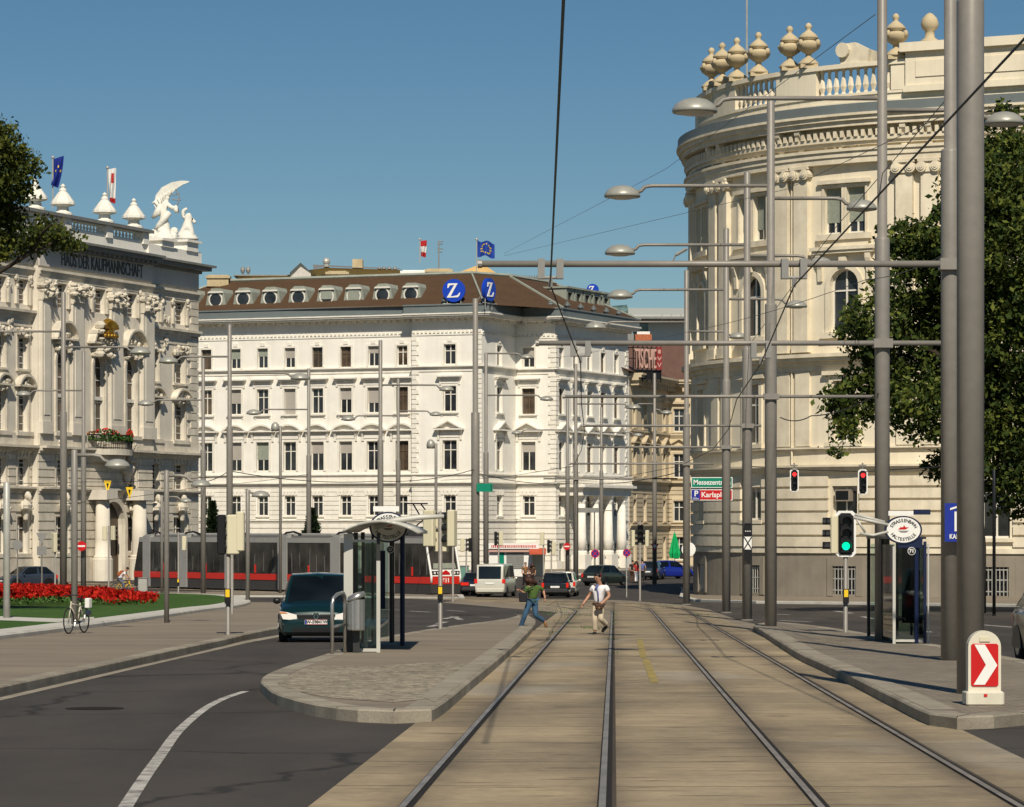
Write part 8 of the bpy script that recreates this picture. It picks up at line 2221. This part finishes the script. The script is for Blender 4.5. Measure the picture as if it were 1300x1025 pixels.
    if hairlen:
        rnd = random.Random(3)
        for k in range(26):
            a_ = PI*0.15+rnd.uniform(0, 1.7*PI)+math.pi/2
            dirv = V3((math.cos(a_), math.sin(a_), 0))*0.085
            p1 = hd+up*0.05+dirv*0.8; p2 = hd-up*0.06+dirv*1.25; p3 = hd-up*hairlen+dirv*1.35+V3((rnd.uniform(-.04, .04), rnd.uniform(-.04, .04), rnd.uniform(-.03, .03)))
            mb.tube([p1, p2, p3], [0.035, 0.045, 0.022], 6)
    mb.build('hair', M[hair], t)
    return t, g
def fig(pts, px0, py0, sc):
    "joint positions measured on the photo (x, y and depth in metres) -> local metres"
    return {k: ((p[0]-px0)/sc, p[2], (py0-p[1])/sc) for k, p in pts.items()}
# running man
q = GX(757, 80); k = 80/F; sc = 1/k
J = fig(dict(pelvis=(759.5, 766, 0), chest=(762, 748.5, -0.03), neck=(761, 741, -0.06), head=(758.3, 734, -0.12), lsh=(753.5, 745, 0.02), lel=(748.5, 756, 0.12), lha=(741, 766, 0.0), rsh=(769.5, 744.5, -0.08), rel=(773.5, 757, -0.12), rha=(763, 767, -0.26),
             lhip=(757.3, 768, 0.02), lkn=(755, 786, -0.08), lan=(755.5, 802, 0.02), lto=(753.5, 805, -0.12), rhip=(762, 768, -0.03), rkn=(762.5, 786, -0.14), ran=(770.5, 794, 0.12), rto=(765.5, 801.5, 0.14)), 757, 806, sc)
t, g = person('man in white short-sleeved shirt and beige trousers running across the tram tracks', (q.x, q.y, q.z), 0, J, 'c_white', 'c_beige', 'c_black', 'hair_dark', 0.55, faceang=-0.6)
mb = MB(); p = g['pelvis']; mb.lathe([(0.158, -0.02), (0.16, 0.03)], (p.x, p.y, p.z-0.02), 16); mb.build('belt', M['c_brown'], t)
mb = MB(); mb.smooth = True; mb.tube([g['lsh']+V3((0.06, -0.09, 0.05)), g['chest']+V3((-0.06, -0.17, -0.1)), g['pelvis']+V3((0.0, -0.17, 0.05))], 0.018, 6); mb.tube([g['neck']+V3((0, -0.02, 0)), g['lsh'].lerp(g['neck'], 0.4)+V3((-0.02, -0.1, -0.1))], 0.03, 6); mb.build('strap', M['c_blue'], t)
pb = thing('waist_bag', 'brown leather pouch held at the running man\'s waist', 'bag', Vector((q.x, q.y, q.z))+g['rha']+V3((-0.05, -0.03, -0.05)))
mb = MB(); mb.bbox(-0.11, 0.1, -0.05, 0.06, -0.09, 0.06, 0.03); mb.build('pouch', M['c_brown'], pb); mb = MB(); mb.bbox(-0.115, 0.105, -0.062, 0.0, -0.02, 0.065, 0.02); mb.build('flap', M['c_brown'], pb)
# running woman
q = GX(660, 84.5); k = 84.5/F; sc = 1/k
J = fig(dict(pelvis=(675.5, 761, 0), chest=(677.5, 748, -0.05), neck=(675, 741.5, -0.08), head=(671, 735, -0.12), lsh=(668.5, 745.5, -0.14), lel=(666, 753, -0.22), lha=(661.5, 750, -0.3), rsh=(684, 744.5, 0.05), rel=(689.8, 749.5, 0.16), rha=(691.5, 757, 0.1),
             lhip=(673, 763, -0.05), lkn=(666.5, 780.5, -0.16), lan=(660.5, 797, -0.05), lto=(659, 800, -0.2), rhip=(678.5, 763, 0.05), rkn=(680, 781.5, -0.05), ran=(691.5, 788.5, 0.2), rto=(693.5, 795.5, 0.2)), 660, 801, sc)
t, g = person('woman with long dark hair, green top and jeans running left off the tram tracks', (q.x, q.y, q.z), 0, J, 'c_green', 'c_jeans', 'c_tan', 'hair_brown', 0.9, 0.16, female=True, faceang=-1.2)
mb = MB(); p = g['pelvis']; mb.lathe([(0.15, 0.0), (0.152, 0.02)], (p.x, p.y, p.z-0.04), 16); mb.build('hem_band', M['leaf_bright'], t)
bg_ = thing('shoulder_bag', 'black shoulder bag held by the running woman', 'bag', Vector((q.x, q.y, q.z))+g['lha']+V3((0.04, -0.02, -0.1)))
mb = MB(); mb.smooth = True; mb.smooth = False; mb.bbox(-0.1, 0.13, -0.05, 0.05, -0.2, 0.06, 0.025); mb.build('pouch', M['c_black'], bg_); mb = MB(); mb.tube([(-0.08, 0, 0.1), (0.02, 0.0, 0.2), (0.12, 0.03, 0.14), (0.3, 0.1, 0.22)], 0.014, 6); mb.build('strap', M['c_black'], bg_)
# cyclist
J = dict(pelvis=(-0.27, 0, 0.98), chest=(0.02, 0, 1.36), neck=(0.12, 0, 1.46), head=(0.24, 0, 1.58), lsh=(0.06, 0.17, 1.38), lel=(0.2, 0.24, 1.15), lha=(0.3, 0.26, 1.05), rsh=(0.06, -0.17, 1.38), rel=(0.2, -0.24, 1.15), rha=(0.3, -0.26, 1.05), lhip=(-0.25, 0.09, 0.95), lkn=(0.08, 0.11, 0.72), lan=(-0.12, 0.1, 0.5), lto=(0.0, 0.1, 0.46), rhip=(-0.25, -0.09, 0.95), rkn=(0.06, -0.11, 0.62), ran=(-0.1, -0.1, 0.24), rto=(0.03, -0.1, 0.2))
t, g = person('cyclist in white shirt with rust backpack riding the yellow bicycle', (CYC.x, CYC.y, 0), R(-8), J, 'c_white', 'c_grey', 'c_black', 'hair_dark', 0.5, faceang=PI/2)
bp = thing('backpack', 'rust red backpack worn by the cyclist', 'backpack', (CYC.x, CYC.y, 0), R(-8)); mb = MB(); mb.M = Matrix.Translation((-0.22, 0, 1.32)) @ Matrix.Rotation(R(50), 4, 'Y'); mb.bbox(-0.1, 0.12, -0.15, 0.15, -0.2, 0.22, 0.05); mb.build('pack', M['c_orange'], bp); mb = MB(); mb.tube([(-0.1, -0.12, 1.46), (0.08, -0.14, 1.44), (0.08, -0.15, 1.3), (-0.1, -0.14, 1.18)], 0.025, 5); mb.build('strap', M['c_orange'], bp)
# people in the background
def stand(h=1.7, sw=0.0, lean=0.0):
    f = h/1.75
    J = dict(pelvis=(0, 0, 0.95), chest=(0, 0, 1.3), neck=(0, -0.01, 1.46), head=(0, -0.03, 1.6), lsh=(0.18, 0, 1.4), lel=(0.24, 0.03, 1.12), lha=(0.24, -0.08, 0.88), rsh=(-0.18, 0, 1.4), rel=(-0.24, 0.03, 1.12), rha=(-0.24, -0.08, 0.88), lhip=(0.09, 0, 0.9), lkn=(0.1, -0.02-sw, 0.5), lan=(0.1, 0.04-sw, 0.1), lto=(0.11, -0.1-sw, 0.05), rhip=(-0.09, 0, 0.9), rkn=(-0.1, -0.02+sw, 0.5), ran=(-0.1, 0.04+sw*1.3, 0.1), rto=(-0.11, -0.1+sw*1.3, 0.05))
    return {k: (p[0]*f, p[1]*f, p[2]*f) for k, p in J.items()}
for p, d, rz, h, tp, lg, hr, hl, fem, lb in ((667, 214, 20, 1.75, 'c_tan', 'c_black', 'hair_brown', 0, False, 'man with bare arms standing under the red kiosk awning'), (676, 215, -30, 1.68, 'c_brown', 'c_black', 'hair_brown', 0.15, True, 'woman beside the man under the red kiosk awning'),
                                        (803, 232, 170, 1.72, 'c_black', 'c_brown', 'hair_dark', 0, False, 'person in dark clothes left of the woman in red near the portico'), (808, 230, 160, 1.66, 'c_red', 'c_white', 'hair_brown', 0.12, True, 'woman in red top and white trousers near the portico'), (815.5, 231, 190, 1.78, 'c_blue', 'c_black', 'hair_dark', 0, False, 'man in pale blue shirt right of the woman in red')):
    b = GX(p, d); person(lb, (b.x, b.y, b.z), R(rz), stand(h, 0.08), tp, lg, 'c_black', hr, 0.5, hl, female=fem, detail=False)
# ---------------------------------------------------------------- trees and flowers
def leafmat(name, c0, c1, c2):
    m = bpy.data.materials.new(name); m.use_nodes = True; nt = m.node_tree; N = nt.nodes; L = nt.links; b = N['Principled BSDF']
    tc = N.new('ShaderNodeTexCoord'); n = N.new('ShaderNodeTexNoise'); n.inputs['Scale'].default_value = 0.9; n.inputs['Detail'].default_value = 5
    L.new(tc.outputs['Object'], n.inputs['Vector'])
    g = N.new('ShaderNodeNewGeometry')
    ad = N.new('ShaderNodeMath'); ad.operation = 'MULTIPLY_ADD'; ad.inputs[1].default_value = 0.45; L.new(g.outputs['Random Per Island'], ad.inputs[0])
    mu = N.new('ShaderNodeMath'); mu.operation = 'MULTIPLY'; mu.inputs[1].default_value = 0.7; L.new(n.outputs['Fac'], mu.inputs[0]); L.new(mu.outputs[0], ad.inputs[2])
    r = N.new('ShaderNodeValToRGB'); e = r.color_ramp.elements; e[0].position = 0.3; e[1].position = 0.85; e[0].color = (*c0, 1); e[1].color = (*c2, 1); k = r.color_ramp.elements.new(0.55); k.color = (*c1, 1)
    L.new(ad.outputs[0], r.inputs['Fac']); L.new(r.outputs['Color'], b.inputs['Base Color'])
    b.inputs['Roughness'].default_value = 0.65; b.inputs['Specular IOR Level'].default_value = 0.12
    tr_ = N.new('ShaderNodeBsdfTranslucent'); L.new(r.outputs['Color'], tr_.inputs['Color']); mx = N.new('ShaderNodeMixShader'); mx.inputs['Fac'].default_value = 0.22
    L.new(b.outputs['BSDF'], mx.inputs[1]); L.new(tr_.outputs['BSDF'], mx.inputs[2]); L.new(mx.outputs['Shader'], N['Material Output'].inputs['Surface'])
    return m
M['leaf_dark'] = leafmat('leaf_dark', (0.012, 0.022, 0.007), (0.042, 0.068, 0.014), (0.15, 0.17, 0.032)); M['leaf_olive'] = leafmat('leaf_olive', (0.014, 0.022, 0.006), (0.042, 0.06, 0.012), (0.14, 0.145, 0.025)); M['needle'] = leafmat('needle', (0.01, 0.02, 0.01), (0.02, 0.038, 0.016), (0.04, 0.06, 0.022))
M['bark'] = mat('bark', (0.04, 0.031, 0.023), 0.9, var=0.3, vscale=4, bump=0.6, bscale=12, stretch=(1, 1, 0.3))
def leaf_cloud(name, blobs, mtl, parent, n_cl, per, size, seed, org, spread=0.45, flat=0.0):
    rg = np.random.default_rng(seed); C = []
    tot = sum(b[3]**2 for b in blobs)
    for (x, y, z, r) in blobs:
        k = int(n_cl*r*r/tot)+1
        d = rg.normal(size=(k, 3)); d /= np.linalg.norm(d, axis=1)[:, None]
        rad = r*(0.45+0.62*rg.random(k)**0.55)
        C.append(np.array([x, y, z])+d*rad[:, None]*np.array([1, 1, 0.92]))
    C = np.vstack(C); nC = len(C)
    P = np.repeat(C, per, axis=0)+rg.normal(size=(nC*per, 3))*spread*np.array([1, 1, 0.6])
    n = len(P)
    a = rg.normal(size=(n, 3)); a /= np.linalg.norm(a, axis=1)[:, None]
    b = rg.normal(size=(n, 3)); b -= a*(a*b).sum(1)[:, None]; b /= np.linalg.norm(b, axis=1)[:, None]
    s = size*(0.45+1.1*rg.random(n)**1.5)[:, None]
    V = np.empty((n, 4, 3)); V[:, 0] = P-a*s; V[:, 1] = P+b*s*0.55+a*s*0.1; V[:, 2] = P+a*s; V[:, 3] = P-b*s*0.55+a*s*0.1
    V = V.reshape(-1, 3)-np.array(org)
    Fq = np.arange(n*4).reshape(n, 4)
    return rawmesh(name, V, Fq, mtl, parent)
def limbs(parent, org, base, tips, r0, seed=1, name='trunk'):
    rnd = random.Random(seed); mb = MB(); mb.smooth = True
    top = base[-1]
    mb.tube([Vector(p)-Vector(org) for p in base], [r0*(1-0.45*i/(len(base)-1)) for i in range(len(base))], 10)
    for tp in tips:
        i = rnd.randrange(len(base)-2, len(base)); a = Vector(base[i]); b = Vector(tp); m1 = a.lerp(b, 0.35)+Vector((0, 0, (b-a).length*0.12)); m2 = a.lerp(b, 0.7)+Vector((rnd.uniform(-.3, .3), rnd.uniform(-.3, .3), (b-a).length*0.1))
        mb.tube([a-Vector(org), m1-Vector(org), m2-Vector(org), b-Vector(org)], [r0*0.42, r0*0.3, r0*0.18, 0.03], 7)
        for q in range(3):
            c = m2.lerp(b, rnd.random())+Vector((rnd.gauss(0, .8), rnd.gauss(0, .8), rnd.gauss(0, .6))); mb.tube([m2-Vector(org), (m2.lerp(c, 0.5)+Vector((0, 0, .15)))-Vector(org), c-Vector(org)], [r0*0.14, 0.05, 0.02], 5)
    return mb.build(name, M['bark'], parent)
# big tree on the right
d0 = 118; b = GX(1238, d0); tr_ = thing('broadleaf_tree', 'large dark green broadleaf tree in front of the cream building at right', 'tree', (b.x, b.y, b.z)); org = (b.x, b.y, b.z)
rnd = random.Random(21); bl = []
for p, y, r in ((1215, 300, 48), (1165, 320, 40), (1145, 310, 30), (1150, 370, 45), (1112, 410, 36), (1088, 420, 24), (1100, 455, 30), (1085, 505, 34), (1066, 515, 20), (1075, 545, 18), (1062, 568, 8), (1120, 500, 36), (1160, 450, 55), (1170, 520, 42), (1210, 420, 70), (1220, 520, 55), (1255, 340, 75), (1250, 240, 50), (1262, 180, 34), (1278, 145, 16), (1225, 250, 30), (1290, 220, 55), (1300, 320, 80), (1290, 440, 80), (1270, 540, 55), (1310, 540, 55), (1258, 605, 26), (1266, 640, 12), (1292, 600, 36), (1295, 640, 18), (1350, 420, 100), (1360, 560, 70), (1340, 250, 80), (1400, 340, 90), (1330, 600, 50), (1195, 590, 22), (1240, 575, 30)):
    dd = d0+rnd.uniform(-2.2, 2.2); w = W(p, y, dd); bl.append((w.x, w.y, w.z, r*dd/F))
leaf_cloud('crown', bl, M['leaf_dark'], tr_, 4200, 22, 0.12, 5, org, 0.22)
tp = [bl[i][:3] for i in (1, 3, 4, 7, 12, 14, 16, 17, 21, 22, 24, 26, 28, 30)]
limbs(tr_, org, [(b.x, b.y, b.z-0.3), (b.x+0.05, b.y, b.z+2.5), (b.x-0.1, b.y, b.z+5), (b.x+0.3, b.y+0.2, b.z+8), (b.x+0.8, b.y, b.z+11)], tp, 0.42, 4)
# left tree reaching into the picture
d0 = 100; b = GX(-110, d0); tl_ = thing('broadleaf_tree', 'olive green tree whose branches reach in from the upper left edge', 'tree', (b.x, b.y, b.z)); org = (b.x, b.y, b.z)
bl = []
for p, y, r in ((8, 190, 20), (-10, 180, 30), (22, 205, 18), (36, 215, 13), (10, 232, 22), (30, 238, 11), (-15, 250, 40), (2, 272, 24), (14, 290, 14), (-5, 315, 20), (20, 312, 12), (42, 293, 12), (52, 283, 9), (66, 296, 13), (82, 302, 13), (92, 312, 8), (60, 312, 8), (40, 318, 9), (95, 318, 5), (-60, 210, 60), (-90, 290, 60), (-70, 170, 50), (-40, 330, 30), (-130, 220, 70), (-150, 320, 60), (-30, 150, 15)):
    dd = d0+rnd.uniform(-1.5, 1.5); w = W(p, y, dd); bl.append((w.x, w.y, w.z, r*dd/F))
leaf_cloud('crown', bl, M['leaf_olive'], tl_, 2600, 18, 0.085, 9, org, 0.2)
limbs(tl_, org, [(b.x, b.y, b.z-0.3), (b.x, b.y, b.z+3), (b.x+0.2, b.y, b.z+6), (b.x+0.5, b.y, b.z+9), (b.x+1.2, b.y, b.z+11.5)], [bl[i][:3] for i in (0, 3, 6, 7, 9, 14, 19, 20, 21, 23)], 0.3, 6)
# two conifers behind the tram
for p, d, yt, w_, lb in ((270, 236, 636, 24, 'small dark conifer behind the tram, beside the palace end'), (396, 238, 645, 26, 'small spreading conifer behind the middle of the tram')):
    b = GX(p, d); t = thing('conifer', lb, 'conifer', (b.x, b.y, 0)); H = ZA(yt, d); rg = np.random.default_rng(p); n = 5200
    h = rg.random(n)**0.75; ang = rg.random(n)*2*PI; lev = np.floor(h*9)/9; rr_ = (w_*d/F)*(1.02-lev*0.97)*(0.25+0.75*rg.random(n)**0.6)*(0.75+0.35*np.sin(ang*5+lev*20))
    z = H*(0.12+0.88*h)-0.35*rr_*0.3
    P = np.stack([rr_*np.cos(ang), rr_*np.sin(ang), z], 1)
    a = np.stack([np.cos(ang), np.sin(ang), 0.35+0*ang], 1)+rg.normal(size=(n, 3))*0.35; a /= np.linalg.norm(a, axis=1)[:, None]; q = rg.normal(size=(n, 3)); q -= a*(a*q).sum(1)[:, None]; q /= np.linalg.norm(q, axis=1)[:, None]
    s = 0.16*(0.6+0.8*rg.random(n))[:, None]; Vv = np.empty((n, 4, 3)); Vv[:, 0] = P-a*s; Vv[:, 1] = P+q*s*0.3; Vv[:, 2] = P+a*s; Vv[:, 3] = P-q*s*0.3
    rawmesh('crown', Vv.reshape(-1, 3), np.arange(n*4).reshape(n, 4), M['needle'], t)
    mb = MB(); mb.smooth = True; mb.tube([(0, 0, -0.1), (0, 0, H*0.95)], [0.12, 0.02], 7); mb.build('trunk', M['bark'], t)
# flower bed
M['petal'] = leafmat('petal_red', (0.17, 0.004, 0.003), (0.42, 0.01, 0.006), (0.62, 0.035, 0.015))
poly = [Vector(p) for p in dense(px([(-260, 782), (0, 778.5), (120, 777.5), (180, 776), (198, 773.5), (180, 769.5), (100, 766.5), (0, 766), (-260, 772)]), True, 0.6)]
def inside(x, y):
    c = False; n = len(poly)
    for i in range(n):
        a, b = poly[i], poly[i-1]
        if (a.y > y) != (b.y > y) and x < (b.x-a.x)*(y-a.y)/(b.y-a.y)+a.x: c = not c
    return c
rnd = random.Random(8); Vv = []; Ff = []; mi = []
x0, x1 = min(p.x for p in poly), max(p.x for p in poly); y0, y1 = min(p.y for p in poly), max(p.y for p in poly)
cnt = 0
while cnt < 5200:
    x, y = rnd.uniform(x0, x1), rnd.uniform(y0, y1)
    if x < -27 or not inside(x, y): continue
    cnt += 1; fx = max(0.0, min(1.0, (185-(CX+x*F/y))/110)); h = (0.12+0.28*fx)+0.12*math.sin(x*1.7)*math.sin(y*0.9)+rnd.uniform(0, 0.2); zb = gz(y)+0.27
    for j in range(5):
        c = Vector((x+rnd.gauss(0, 0.09), y+rnd.gauss(0, 0.12), zb+(h if j < 4 else h*0.45)+rnd.uniform(-0.07, 0.07))); s = rnd.uniform(0.05, 0.1)
        a = Vector((rnd.gauss(0, 1), rnd.gauss(0, 1), rnd.gauss(0, 1))).normalized()*s; q = Vector((rnd.gauss(0, 1), rnd.gauss(0, 1), rnd.gauss(0, 1))).normalized()*s
        b0 = len(Vv); Vv += [c-a, c+q, c+a, c-q]; Ff.append((b0, b0+1, b0+2, b0+3)); mi.append(0 if j < 4 else 1)
fo = rawmesh('flower_bed', Vv, Ff, [M['petal'], M['leaf_bright']], None, midx=mi); fo['kind'] = 'stuff'; tag(fo, 'bed of bright red flowers on the raised lawn', 'flowers')
# weeds in the track joints and grass tufts on the lawn edge
rnd = random.Random(14); Vv = []; Ff = []
def tuft(x, y, n, s, h):
    for j in range(n):
        a = rnd.uniform(0, 2*PI); c = Vector((x+rnd.gauss(0, s), y+rnd.gauss(0, s*1.5), gz(y)+0.01)); t_ = c+Vector((math.cos(a)*h*0.5, math.sin(a)*h*0.5, h*rnd.uniform(0.6, 1.2))); w = Vector((-math.sin(a), math.cos(a), 0))*0.012
        b0 = len(Vv); Vv.extend([c-w, c+w, t_+w*0.2, t_-w*0.2]); Ff.append((b0, b0+1, b0+2, b0+3))
for (p, y, n, s) in ((745, 798, 30, 0.18), (702, 778, 40, 0.5), (690, 781, 30, 0.4), (712, 774, 40, 0.6), (845, 772, 30, 0.5), (880, 781, 20, 0.3), (735, 783, 16, 0.2), (830, 768, 25, 0.6), (758, 800, 10, 0.1), (720, 790, 12, 0.2)):
    q = G(p, y); tuft(q.x, q.y, n, s, 0.07)
for k in range(80):
    q = rnd.choice(offset_line(T1, -0.8)+offset_line(T1, 0.8)); 
    if 60 < q[1] < 150: tuft(q[0], q[1], 4, 0.08, 0.05)
wo = rawmesh('weeds', Vv, Ff, M['leaf_bright'], None); wo['kind'] = 'stuff'; tag(wo, 'small weeds growing in the joints of the tram bed', 'weeds')
